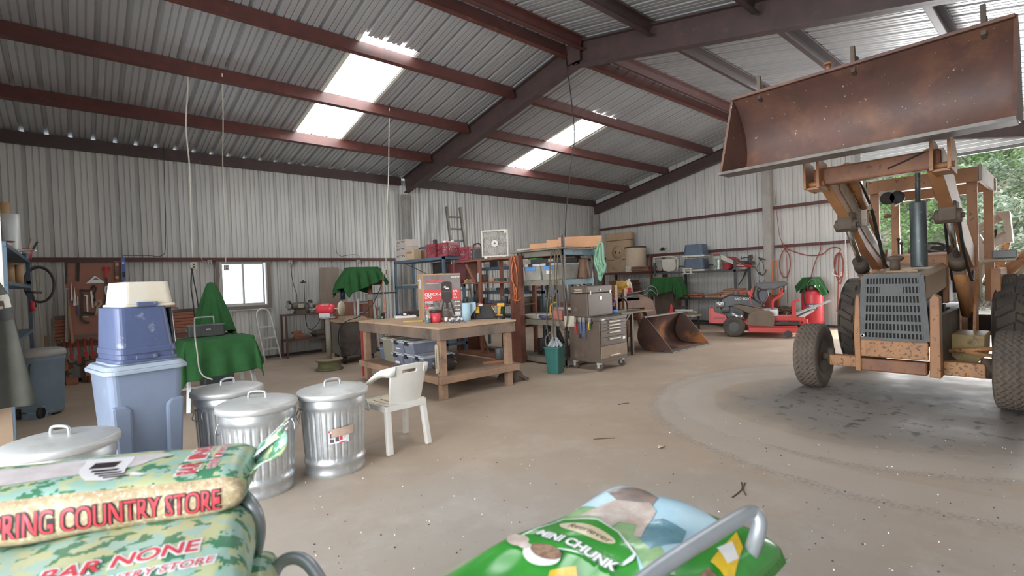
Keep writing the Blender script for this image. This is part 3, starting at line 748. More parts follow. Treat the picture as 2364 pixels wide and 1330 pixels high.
# white plastic chair
M_pl = mat('white_plastic', (.74,.725,.69), (.66,.63,.57), rough=.4, sc=3, wear=(.46,.40,.32), wsc=5, wlo=.62, whi=.82)
M_pls = mat('sun_yellowed_plastic', (.72,.60,.42), (.74,.68,.56), rough=.45, sc=4)
t = thing('plastic_chair', 'white plastic garden armchair between the trash cans and the workbench', 'chair', (2.20,4.21,0), R(4))
b = B()
hole = lambda u,w: .32 < u < .70 and .80 < w < .88
def back(u, w):
    z = .40+.385*w; hw = .165+.03*w; x = (u*2-1)*hw
    return (x, -.185-.09*w+.035*(u*2-1)**2*(1-.3*w), z - .02*abs(u*2-1)**3)
nu, nv = 22, 40
g = [[b.v(back(i/nu,j/nv)) for j in range(nv+1)] for i in range(nu+1)]
for i in range(nu):
    for j in range(nv):
        if not hole((i+.5)/nu,(j+.5)/nv): b.f([g[i][j],g[i+1][j],g[i+1][j+1],g[i][j+1]],True)
b.o('backrest', M_pl, t, solid=.008)
def strip(b, pts, ws, k=6):
    """ribbon through pts, each with its own width vector"""
    P = spline([V(p) for p in pts],k); Q = spline([V(w) for w in ws],k)
    r = [[b.v(p-w/2) for p,w in zip(P,Q)],[b.v(p+w/2) for p,w in zip(P,Q)]]
    for i in range(len(P)-1): b.f([r[0][i],r[1][i],r[1][i+1],r[0][i+1]],True)
for s in (-1,1):
    b = B(); strip(b, [(s*.15,-.262,.735),(s*.20,-.245,.730),(s*.245,-.17,.715),(s*.265,-.08,.665),(s*.272,.0,.615),(s*.274,.06,.60),(s*.272,.20,.605),(s*.258,.235,.585)],
        [(0,-.02,.09),(0,-.02,.085),(s*.03,-.01,.06),(s*.045,0,.03),(s*.055,0,.012),(s*.06,0,.0),(s*.06,0,.0),(s*.05,0,-.01)])
    b.o('armrest', M_pl, t, solid=.009)
    b = B(); b.bar((s*.245,.225,.0),(s*.258,.225,.59),.055,.035,(0,1,0)); b.o('front_leg', M_pl, t, .01)
    b = B(); b.bar((s*.205,-.215,.0),(s*.185,-.165,.42),.058,.048,(0,1,0)); b.o('rear_leg', M_pl, t, .012)
b = B()
def seat(u,w): x = (u*2-1)*(.20+.03*w); return (x, -.19+.43*w, .415+.02*(u*2-1)**2-.012*sin(pi*w)+(.01 if w > .95 else 0)-.02*max(0,w-.9)*10*.5)
nu, nv = 22, 20
g = [[b.v(seat(i/nu,j/nv)) for j in range(nv+1)] for i in range(nu+1)]
for i in range(nu):
    for j in range(nv):
        if not (i in (4,8,13,17) and 4 < j < 17): b.f([g[i][j],g[i+1][j],g[i+1][j+1],g[i][j+1]],True)
b.o('seat', M_pls, t, solid=.008)
b = B()
for p,q in (((-.215,-.18),(-.235,.23)),((.215,-.18),(.235,.23)),((-.2,-.195),(.2,-.195)),((-.22,.235),(.22,.235))): b.bar((*p,.40),(*q,.40),.012,.05)
b.o('seat_apron', M_pl, t)

# ---------------------------------------------------------------- workbench
M_wood = mat('weathered_lumber', (.38,.235,.15), (.27,.165,.105), rough=.75, sc=3, stretch=(1,1,1), wear=(.13,.09,.065), wsc=5, wlo=.55, whi=.75, bump=.1, bsc=20)
M_woodd = mat('grimy_apron', (.24,.165,.12), (.155,.11,.085), rough=.75, sc=2.4, wear=(.055,.05,.045), wsc=1.9, wlo=.53, whi=.68, bump=.1, bsc=25)
M_top = mat('worn_bench_top', (.50,.345,.215), (.41,.27,.165), rough=.7, sc=2.5, wear=(.17,.12,.08), wsc=6, wlo=.62, whi=.75)
M_ply = mat('dusty_plywood', (.34,.235,.155), (.27,.185,.125), rough=.8, sc=2, wear=(.18,.13,.09), wsc=3, wlo=.6, whi=.8)
BX0,BX1,BY0,BY1 = 3.40,4.68,5.28,7.62
t = thing('workbench', 'big weathered wooden workbench in the middle of the shop', 'workbench', (4.04,6.45,0))
wb = lambda: B().at((-4.04,-6.45,0))
b = wb().box((BX0-.01,BY0-.01,.905),(BX1+.01,BY1+.01,.932)); b.o('bench_top', M_top, t, .006)
for (a,c) in (((BX0,BY0,.765),(BX1,BY0+.04,.905)),((BX0,BY1-.04,.765),(BX1,BY1,.905)),((BX0,BY0+.04,.765),(BX0+.04,BY1-.04,.905)),((BX1-.04,BY0+.04,.765),(BX1,BY1-.04,.905))): wb().box(a,c).o('apron', M_woodd, t, .004)
for x in (BX0+.04,BX1-.13):
    for y in (BY0+.04,BY1-.13): wb().box((x,y,0),(x+.09,y+.09,.77)).o('leg', M_wood, t, .005)
for (a,c) in (((BX0-.02,BY0-.02,.212),(BX1+.04,BY0+.02,.302)),((BX0-.02,BY1-.02,.212),(BX1+.04,BY1+.02,.302)),((BX0-.03,BY0+.02,.212),(BX0+.01,BY1-.02,.302)),((BX1+.0,BY0+.02,.212),(BX1+.04,BY1-.02,.302))): wb().box(a,c).o('shelf_rail', M_wood, t, .005)
wb().box((BX0+.01,BY0+.02,.285),(BX1,BY1-.02,.304)).o('lower_shelf', M_ply, t)
wb().box((BX0+.02,BY1-.02,.03),(BX0+.05,BY1+.0,.77)).o('red_stake', mat('red_stake',(.40,.06,.06),rough=.6), t)
# pale slotted paddle hung on the near leg
t = thing('wooden_paddle', 'pale slotted wooden strip hung on the near workbench leg', 'wooden strip', (BX0+.03,BY0+.11,.33))
b = B(); b.prism([(.0+.035*cos(a),.35+.035*sin(a)) if a<pi else (.035*cos(a),.04+.035*sin(a)) for a in [i*pi/8 for i in range(17)]],-.012,.004,'YZ'); b.o('strip', mat('pale_ash',(.52,.42,.31),(.46,.36,.26),rough=.6,sc=8), t)
B().box((-.015,-.006,.07),(-.0118,.006,.32)).o('slot', M_woodd, t)

def put(name, label, cat, px, py, z, rz=0., group=None):
    p = G(px,py,z); return thing(name, label, cat, (p.x,p.y,z), rz, group)
BZ = .932
# feeder carton
M_card = mat('brown_cardboard', (.46,.285,.155), (.42,.255,.135), rough=.75, sc=3)
t = thing('cardboard_box', 'big cardboard box printed QUICK-SET 270 on the workbench', 'box', (3.87,6.40,BZ), R(-20))
B().box((0,0,0),(.58,.40,.70)).o('carton', M_card, t, .006)
M_camo = mat('carton_camo', (.12,.10,.09), (.32,.27,.24), rough=.6, sc=14, lo=.42, hi=.6, wear=(.045,.04,.036), wsc=30, wlo=.58, whi=.62)
M_cgrey = mat('carton_grey', (.27,.23,.22), (.15,.13,.12), rough=.6, sc=3)
M_cred = mat('carton_red', (.68,.085,.085), rough=.5); M_white = mat('white_print', (.82,.81,.79), rough=.5); M_feed = mat('feeder_print', (.055,.042,.035), (.075,.058,.05), rough=.5, sc=6)
B().box((.008,-.003,.30),(.572,-.0005,.68)).o('printed_panel', M_cgrey, t)
B().box((.008,-.003,.03),(.572,-.0005,.30)).o('printed_panel', M_camo, t)
B().box((.008,-.005,.295),(.572,-.003,.465)).o('printed_band', M_cred, t)
b = B(); b.prism([(.275,.56),(.31,.575),(.37,.58),(.41,.573),(.435,.56),(.435,.32),(.39,.255),(.32,.255),(.275,.32)],-.008,-.005,'XZ'); b.o('printed_barrel', M_feed, t)
B().box((.27,-.0085,.42),(.44,-.008,.432)).o('printed_barrel', M_pr, t)
b = B().bar((.30,-.007,.28),(.255,-.007,.06),.02,.003,(0,1,0)).bar((.41,-.007,.28),(.47,-.007,.06),.02,.003,(0,1,0)).box((.335,-.008,.17),(.37,-.005,.255)); isl(b,'printed_stand', M_feed, t)
rx = (pi/2,0,0)
text('QUICK-SET',.058,M_white,t,(.02,-.0062,.375),rx,.0006,1.12,bold=.0012); text('270',.046,M_white,t,(.02,-.0062,.330),rx,.0006,1.5,bold=.001)
text('EASY SETUP',.030,M_white,t,(.43,-.0042,.635),rx,.0006,.85,bold=.0008); text('Wildgame',.07,mat('red_print',(.75,.09,.08),rough=.5),t,(.035,-.0042,.575),rx,.0006,.95,shear=.3,bold=.001); text('INNOVATIONS',.022,M_white,t,(.055,-.0042,.548),rx,.0006,1.2)
for s_,z in (('270',.415),('15',.365),('1-4',.315)): text(s_,.044,M_white,t,(.455,-.0062,z),rx,.0006,1.,bold=.001)
b = B(); b.ball((.365,-.0085,.475),.03,14,(1,.04,.45)); b.o('printed_emblem', M_white, t)
b = B().bar((.335,-.0085,.482),(.318,-.0085,.51),.006,.001,(0,1,0)).bar((.34,-.0085,.485),(.345,-.0085,.512),.006,.001,(0,1,0)).bar((.33,-.0085,.49),(.306,-.0085,.495),.006,.001,(0,1,0)).bar((.325,-.0085,.50),(.335,-.0085,.515),.005,.001,(0,1,0)); b.o('printed_antlers', M_white, t)
for z in (.285,.270,.255,.20,.185): B().box((.02,-.0045,z),(.02+.12,-.003,z+.006)).o('printed_line', M_white, t)
for z in (.27,.21,.15): B().cyl((.495,-.005,z),(.495,-.003,z),.012,n=12).box((.515,-.005,z-.006),(.555,-.003,z+.006)).o('printed_icon', M_white, t)
B().box((.46,-.005,.05),(.56,-.003,.115)).o('barcode_label', M_white, t)
M_lab = mat('shipping_label', (.70,.70,.68), (.45,.46,.47), rough=.6, sc=40, lo=.5, hi=.56)
B().at((-.002,.20,.55),0,R(12)).box((0,-.075,-.075),(.0015,.075,.075)).o('shipping_label', M_lab, t)
B().box((-.003,.27,.60),(-.001,.36,.615)).o('tape_strip', M_white, t)
# spray bottle
t = put('spray_bottle','clear spray bottle with teal liquid and red trigger on the workbench','bottle',988,746,BZ)
B().lathe([(0,0),(.036,0),(.038,.01),(.038,.07),(0,.07)],24).o('liquid', mat('teal_liquid',(.0,.21,.25),rough=.15), t)
B().lathe([(.0385,.0),(.0395,.01),(.0395,.085),(.036,.11),(.022,.16),(.014,.185),(.013,.20),(.0,.20)],24).o('bottle', mat('clear_bottle',(.9,.93,.93),rough=.08,trans=.9), t)
b = B().cyl((0,0,.195),(0,0,.215),.016,n=16).box((-.016,-.012,.215),(.016,.045,.25)).bar((0,-.01,.235),(0,-.045,.235),.016,.014).bar((0,.0,.22),(0,-.035,.18),.008,.012); b.o('trigger_head', mat('red_trigger',(.70,.10,.10),rough=.4), t, .003)
t = put('plastic_tub','red plastic tub with black lid in front of the printed carton','tub',1006,744,BZ)
B().lathe([(0,0),(.068,0),(.078,.02),(.082,.145),(.0,.145)],28).o('tub_body', mat('red_tub',(.62,.055,.075),rough=.4), t)
B().lathe([(.083,.14),(.085,.165),(.078,.172),(0,.172)],28).o('lid', M_blk, t)
t = put('sanding_sponge','flat yellow foam pad at the front edge of the workbench','foam pad',958,743,BZ,R(-40))
B().box((-.17,-.05,0),(.13,.05,.022)).o('pad', mat('yellow_foam',(.62,.40,.11),(.52,.33,.09),rough=.9,sc=12), t, .006)
t = put('paper_towel_roll','standing roll of blue paper towels on the workbench','paper towels',1077,740,BZ)
M_tow = mat('blue_paper_towel',(.40,.55,.63),(.36,.51,.59),rough=.9,sc=20)
B().lathe([(.02,.0),(.062,.0),(.062,.255),(.02,.255)],32).o('roll', M_tow, t)
b = B(); b.grid(lambda u,w:(.062*cos(R(10))+.09*u, .02-.06*u+.02*sin(3*u), .255*w*(1-.62*u)+.16*u), 8, 8); b.o('loose_sheet', M_tow, t, solid=.002)
t = thing('tool_bag','black canvas tool bag with yellow pocket on the workbench','tool bag',(4.60,5.92,BZ),R(-41))
b = B(); b.frus((.40,.22),(.30,.10),.0,.20,rad=.04,k=4); b.o('bag_body', mat('black_canvas',(.030,.030,.031),(.045,.043,.041),rough=.85,sc=10,bump=.2), t, .02)
B().box((-.185,-.118,.09),(-.04,-.095,.185)).o('pocket', mat('yellow_canvas',(.65,.38,.05),rough=.8), t, .008)
B().box((-.125,-.126,.02),(-.10,-.112,.18)).o('strap', M_blk, t, .003)
B().bar((.14,-.07,.19),(.19,-.105,.10),.012,.006).o('piping', mat('yellow_piping',(.7,.42,.06),rough=.7), t)
b = B().ball((-.04,.0,.215),.05,12,(1,.8,.5)); b.o('rag', mat('red_rag',(.55,.06,.07),rough=.9), t)
B().ball((-.03,-.03,.20),.035,10,(1.2,.8,.6)).o('rag', M_white, t)
M_dy = mat('drill_yellow',(.66,.36,.05),rough=.45)
t = put('cordless_drill','yellow cordless drill standing on its battery beside the tool bag','drill',1156,733,BZ,R(-35))
b = B().cyl((-.05,0,.19),(.06,0,.19),.030,n=18).bar((-.01,0,.17),(-.035,0,.04),.032,.04,(1,0,0)); b.o('housing', M_dy, t, .004)
B().cyl((.06,0,.19),(.10,0,.19),.026,n=16).cyl((.10,0,.19),(.135,0,.19),.020,.010,n=16).o('chuck', M_blk, t)
B().box((-.08,-.032,.0),(.035,.032,.028)).o('battery', M_blk, t, .006); B().box((-.075,-.033,.028),(.03,.033,.048)).o('battery_plate', M_dy, t, .004)
B().bar((.005,0,.155),(.0,0,.12),.014,.012,(1,0,0)).o('trigger', M_blk, t)
for i,(px,py,rz,lb) in enumerate(((881,736,.1,'black battery with red terminals at the left end of the workbench'),(941,731,.0,'black battery pack against the big cardboard box'),(912,727,.2,'black battery pack lying on the white tray'))):
    t = put('battery',lb,'battery',px,py,BZ if i<2 else BZ+.032,R(-20),'batteries on the workbench')
    if i == 2: t.location = (4.11,7.41,BZ+.036)
    B().box((-.055,-.04,0),(.055,.04,.095 if i<2 else .05)).o('case', M_blk, t, .004)
    B().box((-.03,-.042,.01),(.02,-.0405,.04)).o('paper_tag', M_white, t)
    if i == 0: isl(B().box((-.07,-.02,.09),(-.03,.0,.112)).box((.03,-.02,.09),(.07,.0,.112)),'terminal', mat('terminal_red',(.65,.04,.05),rough=.5), t)
t = thing('tray','white cardboard tray among the batteries on the workbench','tray',(4.13,7.43,BZ),R(-22))
B().box((-.17,-.09,0),(.17,.09,.035)).o('tray_shell', M_white, t, .003)
t = thing('charger','low black charger behind the white tray','charger',(4.36,7.50,BZ),R(-20))
B().frus((.22,.10),(.15,.07),0,.10,rad=.02).o('case', M_blk, t, .005)
t = put('wooden_bowl','small brown wooden bowl beside the red tub','bowl',1027,742,BZ)
B().lathe([(0,0),(.045,0),(.085,.032),(.08,.034),(.04,.012),(0,.012)],24).o('bowl', mat('bowl_wood',(.25,.10,.04),rough=.5), t)
t = put('screw_pile','scattered screws and shavings in front of the carton','screws',1048,745,BZ); t['kind']='stuff'
b = B()
for i in range(150):
    x,y = rnd.gauss(.03,.07),rnd.gauss(.0,.045); a = rnd.uniform(0,pi); l = rnd.uniform(.006,.016)
    z = .004+.018*math.exp(-(x*x+y*y)/.004)*rnd.random(); b.m(rnd.randint(0,2)); b.bar((x-l*cos(a),y-l*sin(a),z),(x+l*cos(a),y+l*sin(a),z),.007,.006)
b.o('screws',[M_wire,M_blk,mat('purple_bits',(.18,.10,.22),rough=.5)],t)
t = put('crumpled_cloth','crumpled pale blue paper beside the towel roll','paper',1052,742,BZ)
b = B(); b.grid(lambda u,w:((u-.5)*.22,(w-.5)*.13,.03+.022*sin(9*u+4*w)*cos(7*w-3*u)+.012*sin(23*u)), 16, 12, sm=False); b.o('crumpled_sheet', mat('pale_paper',(.66,.70,.74),rough=.8), t, solid=.002)
t = put('plastic_cup','small white plastic cup standing in the wooden bowl','cup',1030,742,BZ+.013)
B().lathe([(0,0),(.02,0),(.024,.055),(.022,.055),(.018,.004),(0,.004)],16).o('cup', M_white, t)

# under the bench
def tote(loc, a, b_, h, mb, ml, label, rz=0., group=None, clips=False, cat='storage bin'):
    t = thing('storage_bin', label, cat, loc, rz, group)
    B().frus((a*.84,b_*.84),(a*.94,b_*.94),.0,h-.02,rad=.03,k=4).o('bin_body', mb, t, .004)
    bb = B().frus((a,b_),(a,b_),h-.03,h-.008,rad=.03,k=4); bb.frus((a*.9,b_*.9),(a*.88,b_*.88),h-.008,h+.004,rad=.03,k=4); bb.o('lid', ml, t, .003)
    if clips:
        for s in (-1,1): B().box((s*a/2-.012,-.04,h-.06),(s*a/2+.012,.04,h-.005)).o('clip', M_blk, t, .003)
    return t
M_olive = mat('olive_plastic',(.27,.25,.185),(.24,.22,.165),rough=.5,sc=3); M_beige = mat('beige_lid',(.50,.43,.31),(.33,.30,.25),rough=.5,sc=4)
M_clr = mat('cloudy_clear_bin',(.17,.185,.24),(.24,.255,.31),rough=.28,sc=5); M_clrl = mat('clear_bin_lid',(.52,.54,.57),(.42,.44,.48),rough=.35,sc=4)
SZ = .305
k = tote((3.82,7.05,SZ),.50,.38,.37,M_olive,M_beige,'olive storage bin with beige lid on the workbench shelf')
B().box((-.214,-.09,.19),(-.210,.08,.25)).o('dark_label', M_clr, k); text('HI',.10,M_white,k,(-.2125,.04,.08),(pi/2,0,-pi/2),.001)
tote((3.86,7.36-.01,SZ),.46,.22,.19,mat('slate_plastic',(.13,.16,.24),rough=.4),mat('slate_lid',(.22,.26,.34),rough=.4),'low slate blue bin at the back left end of the workbench shelf')
gp = 'clear bins under the workbench'
for i,(y,z,lb) in enumerate(((6.68,0,'clear storage bin, lower layer, next to the olive bin under the workbench'),(6.37,0,'clear storage bin, lower layer, middle of the row under the workbench'),(6.06,0,'clear storage bin, lower layer, nearest the black bag'),(6.655,.186,'clear storage bin stacked on top, next to the olive bin'),(6.345,.186,'clear storage bin stacked on top, farther from the olive bin'))):
    k = tote((3.80,y,SZ+z),.56,.30,.18,M_clr,M_clrl,lb,0,gp,True)
    if i == 3: B().box((-.246,-.08,.05),(-.242,.05,.09)).o('paper_tag', M_white, k)
    if i == 0: B().box((-.246,-.06,.02),(-.240,.06,.05)).o('paper_tag', M_white, k)
t = thing('black_bag','crumpled black plastic bag on the workbench shelf near the front leg','bag',(3.74,5.66,SZ+.005))
b = B(); b.grid(lambda u,w:(lambda a,p,q:((.18*q*(1+.25*sin(3*a)+.12*sin(7*a+5*p)))*cos(a),(.13*q*(1+.2*sin(4*a+1)+.1*sin(9*a)))*sin(a),.10-.10*cos(pi*w)+.02*sin(5*a+6*w)*q*(w>.2)))(2*pi*u,w,sin(pi*w)**.7), 40, 18, cu=True); b.o('bag_skin', mat('black_plastic_film',(.035,.033,.032),(.06,.055,.05),rough=.35,sc=6), t)
t = put('lumber_offcut','short reddish wood offcut on the workbench shelf','wood offcut',1143,838,SZ,R(-24)); B().box((-.19,-.03,0),(.19,.03,.035)).o('offcut', mat('red_lumber',(.36,.15,.08),(.30,.12,.065),rough=.7,sc=6), t, .004)
t = put('steel_can','dark grey cylinder at the back corner of the workbench shelf','canister',1153,833,SZ); B().lathe([(0,0),(.06,0),(.06,.19),(.055,.195),(.05,.19),(0,.185)],24).o('canister', mat('canister_grey',(.09,.095,.10),(.14,.145,.15),rough=.5,sc=10), t)
t = thing('tool_bundle','dark bundle lying on the floor beneath the right end of the workbench','bundle',(4.86,5.62,0))
b = B().frus((.3,.4),(.22,.3),0,.13,rad=.06,k=4).bar((.0,-.1,.1),(.14,-.24,.02),.09,.02); b.o('bundle', M_grease, t, .02)
# ================================================================ ALONG THE LEFT WALL
LW = lambda px,py,y=11.4: hit(px,py,1,y)
M_green = mat('green_felt', (.022,.105,.026), (.016,.082,.020), rough=.92, sc=6, bump=.15, bsc=60)
M_redwood = mat('red_stained_ply', (.37,.165,.11), (.30,.13,.09), rough=.65, sc=2.5, wear=(.16,.055,.04), wsc=4, wlo=.6, whi=.75)
M_plank = mat('red_plank', (.40,.155,.085), (.30,.11,.065), rough=.7, sc=5, stretch=(.3,1,4))
M_iron = mat('dark_iron', (.05,.045,.04), (.085,.07,.06), rough=.5, metal=.4, sc=8)
M_steelb = mat('bright_steel', (.62,.62,.6), rough=.35, metal=.6)
M_bsteel = mat('blue_grey_shelving', (.075,.115,.15), (.06,.09,.12), rough=.5, sc=5, wear=(.14,.12,.10), wsc=10, wlo=.62, whi=.72)
M_cbrd = M_card
M_cordw = mat('white_cord', (.62,.58,.5), rough=.6); M_cordb = mat('black_cord', (.02,.02,.02), rough=.5); M_cordo = mat('orange_cord', (.62,.17,.05), rough=.5)
def wrap(b, root): return b
def drape(name, label, loc, rz, top, cloth, zt, flare=.22, fold=.03, nf=9, crot=0., off=(0,0), n=54, mt=None, low=.0, cat='cloth', sag=0., dome=0.):
    """a square cloth laid over a box: flat above it, hanging in folds past its edge"""
    b = B(); hx, hy = top[0]/2, top[1]/2; c, s = cos(crot), sin(crot)
    def fn(u, w):
        p, q = (u-.5)*cloth[0], (w-.5)*cloth[1]
        x, y = p*c-q*s+off[0], p*s+q*c+off[1]
        cx, cy = max(-hx,min(hx,x)), max(-hy,min(hy,y)); dx, dy = x-cx, y-cy; d = math.hypot(dx,dy)
        a = math.atan2(y,x)
        if d < 1e-5:
            return (x, y, zt - sag*sin(9*x+3)*sin(8*y) - dome*(abs(x/hx)**3+abs(y/hy)**3)*.5)
        k = min(1,d/.10); ex, ey = dx/d, dy/d
        t = (x*(-ey)+y*ex)
        o = flare*d + fold*k*(1+sin(nf*t/.35*1.3+3*a))*min(1,d*3)
        h = d*(1-.10*min(1,d)) ; r = .025
        z = zt - dome - max(low, 0) - (h if d > r else d*d/(2*r))
        return (cx+ex*o, cy+ey*o, max(z, .012))
    b.grid(fn, n, n)
    t = tag(b.o(name, mt or M_green, solid=.006), label, cat); t.location = loc; t.rotation_euler = (0,0,rz); return t

# --- grey steel shelving at the far left, with what stands on it
t = thing('steel_shelving', 'blue grey steel shelving at the left edge of the picture', 'shelving', (-.75,7.6,0))
for y in (6.2,9.15):
    for x in (-.70+.42,.29): 
        B().box((x-.02,y-7.6-.02,0),(x+.02,y-7.6+.02,2.0)).o('post', M_bsteel, t)
for z in (1.05,1.62,1.955):
    B().box((-.33,-1.43,z),(.31,1.58,z+.035)).o('shelf_board', M_bsteel, t)
B().box((-.33,1.53,1.68),(.31,1.56,1.72)).o('brace', M_bsteel, t)
t = thing('metal_roll', 'rolled sheet of galvanised flashing standing on the left shelving', 'metal roll', (-.525,8.05,1.99)); B().lathe([(.072,0),(.076,.01),(.076,.47),(.07,.475),(.06,.46),(.06,.02)],28).o('roll', M_galvl, t)
for i,(x,y,h,lb) in enumerate(((-.60,8.45,.66,'tall tan cardboard tube standing behind the metal roll'),(-.70,8.3,.78,'tallest tan cardboard tube at the left edge of the picture'))):
    t = thing('cardboard_tube', lb, 'cardboard tube', (x,y,1.99), 0, 'cardboard tubes'); B().lathe([(.045,0),(.05,0),(.05,h),(.045,h),(.04,h-.03),(.04,.03)],20).o('tube', M_cbrd, t)
t = thing('wire_spool', 'small spool of wire on the shelving in front of the metal roll', 'spool', (-.50,7.1,1.99)); B().lathe([(.06,0),(.06,.008),(.035,.01),(.035,.075),(.06,.077),(.06,.085)],22).o('spool', M_blk, t); B().lathe([(.036,.012),(.048,.02),(.048,.065),(.036,.073)],22).o('winding', mat('pinkish_wire',(.35,.24,.22),rough=.6), t)
t = thing('hand_tools', 'tangle of grey pliers and wrenches lying on the left shelving', 'tools', (-.47,7.75,1.99))
for i in range(5): a = -.4+.35*i; B().bar((-.02*i+.03,-.25+.12*i,.012+.012*i),(.02+.14*cos(a),-.25+.12*i+.2*sin(a)+.1,.02+.014*i),.022,.012).o('wrench', M_galvl if i%2 else M_iron, t)
t = thing('red_bucket', 'red tin with a wooden mallet handle on the left shelving', 'tin', (-.46,8.95,1.99)); B().lathe([(.05,0),(.065,.14),(.062,.14),(.047,.006)],22).o('tin', mat('red_tin',(.50,.04,.05),rough=.45), t); B().cyl((.0,.0,.02),(.06,.02,.27),.016,n=12).o('mallet_handle', M_beige, t); B().bar((.02,.03,.04),(.11,.05,.24),.012,.02).o('plier_handle', M_blk, t)
t = thing('blue_cup', 'dark blue ribbed cup at the corner of the left shelving', 'cup', (-.46,8.72,1.99)); B().lathe([(.04,0),(.048,.085),(.044,.085),(.036,.006)],10,sm=False).o('cup', M_navy, t); B().lathe([(0,.06),(.05,.06),(.052,.11),(.0,.12)],18).o('roll_of_tape', M_beige, t)
for i,(x,y,h) in enumerate(((-.60,8.6,.52),(-.53,8.75,.5))):
    t = thing('cardboard_tube', ('tan cardboard tube below the top shelf, farther left','tan cardboard tube below the top shelf, next to the jacket shoulder')[i], 'cardboard tube', (x,y,1.40+.255), 0, 'cardboard tubes'); B().cyl((0,0,0),(0,0,h-.24),.05).o('tube', M_cbrd, t); t.scale=(1,1,1)
t = thing('caulking_gun', 'grey caulking gun with a red cartridge hanging from the left shelving', 'caulking gun', (-.43,9.0,1.62))
B().cyl((-.06,0,-.05),(.10,0,-.06),.015,n=12).bar((0,0,-.06),(.03,0,-.25),.02,.03).o('gun', M_iron, t); B().cyl((.0,0,-.30),(.0,0,-.18),.028,n=14).o('cartridge', mat('red_cartridge',(.55,.04,.06),rough=.5), t)
t = thing('white_board', 'tall white painted board above the fleece jacket', 'board', (-.425,4.95,0)); B().box((-.12,0,0),(.05,.02,2.33)).o('board', mat('white_paint',(.72,.71,.68),(.60,.56,.50),rough=.6,sc=3), t); 
t = thing('plank', 'rough grey plank standing under the fleece jacket', 'plank', (-.40,4.78,0)); B().box((-.10,0,0),(.045,.03,.84)).o('plank', M_ply, t)
# fleece jacket with an animal band
M_flc = mat('grey_fleece', (.075,.073,.058), (.055,.054,.043), rough=.95, sc=5, bump=.2, bsc=70)
t = thing('jacket', 'grey fleece jacket with a moose band hanging at the left edge', 'jacket', (-.30,4.72,1.66))
def jk(u, w):   # u across, w down
    z = -.86*w; hw = .16+.11*w; x = -.19+.0*w+(u-.5)*2*hw*.85 + (.03*w)
    if w < .16: x = -.19+(x+.19)*(.45+.55*math.sqrt(w/.16))
    f = .026*sin(16*u+2.2*w)*min(1,w*2.2)
    return (x, -.05*sin(pi*u)+f-.03*w, z+ (-.03*u*w) - (.10*max(0,u-.55)*(1 if w<.2 else 0)*0))
b = B(); b.grid(jk, 60, 40); b.o('jacket_body', M_flc, t, solid=.02)
M_band = mat('pale_band', (.34,.33,.28), rough=.95, bump=.2, c2=(.27,.25,.21), sc=6); M_bandd = mat('dark_band', (.035,.033,.032), rough=.95)
off = lambda p,d=.014: (p[0],p[1]-d,p[2])
b = B(); b.grid(lambda u,w: off(jk(u,.235-.09*u+.10*w)), 60, 4); b.o('band', M_band, t)
b = B(); b.grid(lambda u,w: off(jk(u,.335-.09*u+.09*w),.0145), 60, 4); b.o('band', M_bandd, t)
for u0 in (.52,.68,.85):
    b = B()
    for (a,c,d,e) in ((-.06,.045,.275,.315),(-.055,-.035,.315,.338),(.022,.04,.315,.338),(-.085,-.05,.255,.29)): b.grid(lambda u,w: off(jk(u0+a+(c-a)*u,d+(e-d)*w-.09*u0),.0165), 4, 3)
    b.grid(lambda u,w: off(jk(u0-.095+.04*u+.01*w,.235+.022*w-.09*u0),.0165), 3, 3)
    b.o('animal_figure', mat('band_animal',(.06,.03,.02),rough=.95) if u0==.52 else bpy.data.materials['band_animal'], t)
b = B(); b.grid(lambda u,w: (-.36+.12*u+.03*w, -.10-.02*sin(9*w+u*3)-.03*sin(pi*u), -.12-.82*w), 14, 24); b.o('sleeve', M_flc, t, solid=.02)
b = B(); b.grid(lambda u,w: (-.32+.34*u, .012+.01*sin(8*u), -.62-.30*w*(1-.75*u)), 14, 10); b.o('lining', mat('black_lining',(.03,.03,.032),rough=.8), t, solid=.008)
for x in (-.33,-.29): B().cyl((x,-.155,-.84),(x,-.165,-.84),.008,n=10).o('button', M_blk, t)

# --- hoop of hose, leaning sticks
t = thing('hose_hoop', 'dark hose coiled into an oval hoop at the end of the left shelving', 'hose', (-.40,10.2,1.42)); b = B(); b.tube([(.165*cos(a),.03*sin(2*a),.27+.27*sin(a)) for a in [2*pi*i/28 for i in range(28)]],.014,8,closed=True); b.tube([(.155*cos(a),.04+.02*sin(2*a),.265+.255*sin(a)) for a in [2*pi*i/28 for i in range(28)]],.012,8,closed=True); b.o('hoop', mat('dark_green_hose',(.05,.05,.04),rough=.5), t)
for nm,lb,p,q,r in (('plastic_pipe','pale plastic pipe leaning in the left corner behind the blue bin',(82,610),(106,868),.016),('wooden_stake','grey wooden stake standing right of the blue bin lid',(121,735),(124,868),.022),('wooden_stake','dark grey stake next to the red plank rack',(124,700),(128,862),.03),('wooden_stake','short tan stake behind the blue bin lid',(105,775),(107,868),.02)):
    a = LW(*p,11.25); c = G(*q) if False else LW(q[0],q[1],11.1); c.z = .0
    t = thing(nm, lb, 'pole' if nm=='plastic_pipe' else 'stake', (c.x,c.y,0)); a = a-V((c.x,c.y,0))
    (B().cyl((0,0,0),a,r,n=10) if nm=='plastic_pipe' else B().bar((0,0,0),a,r*1.6,r)).o('shaft', M_beige if nm=='plastic_pipe' else (M_ply if r<.03 else M_post), t)

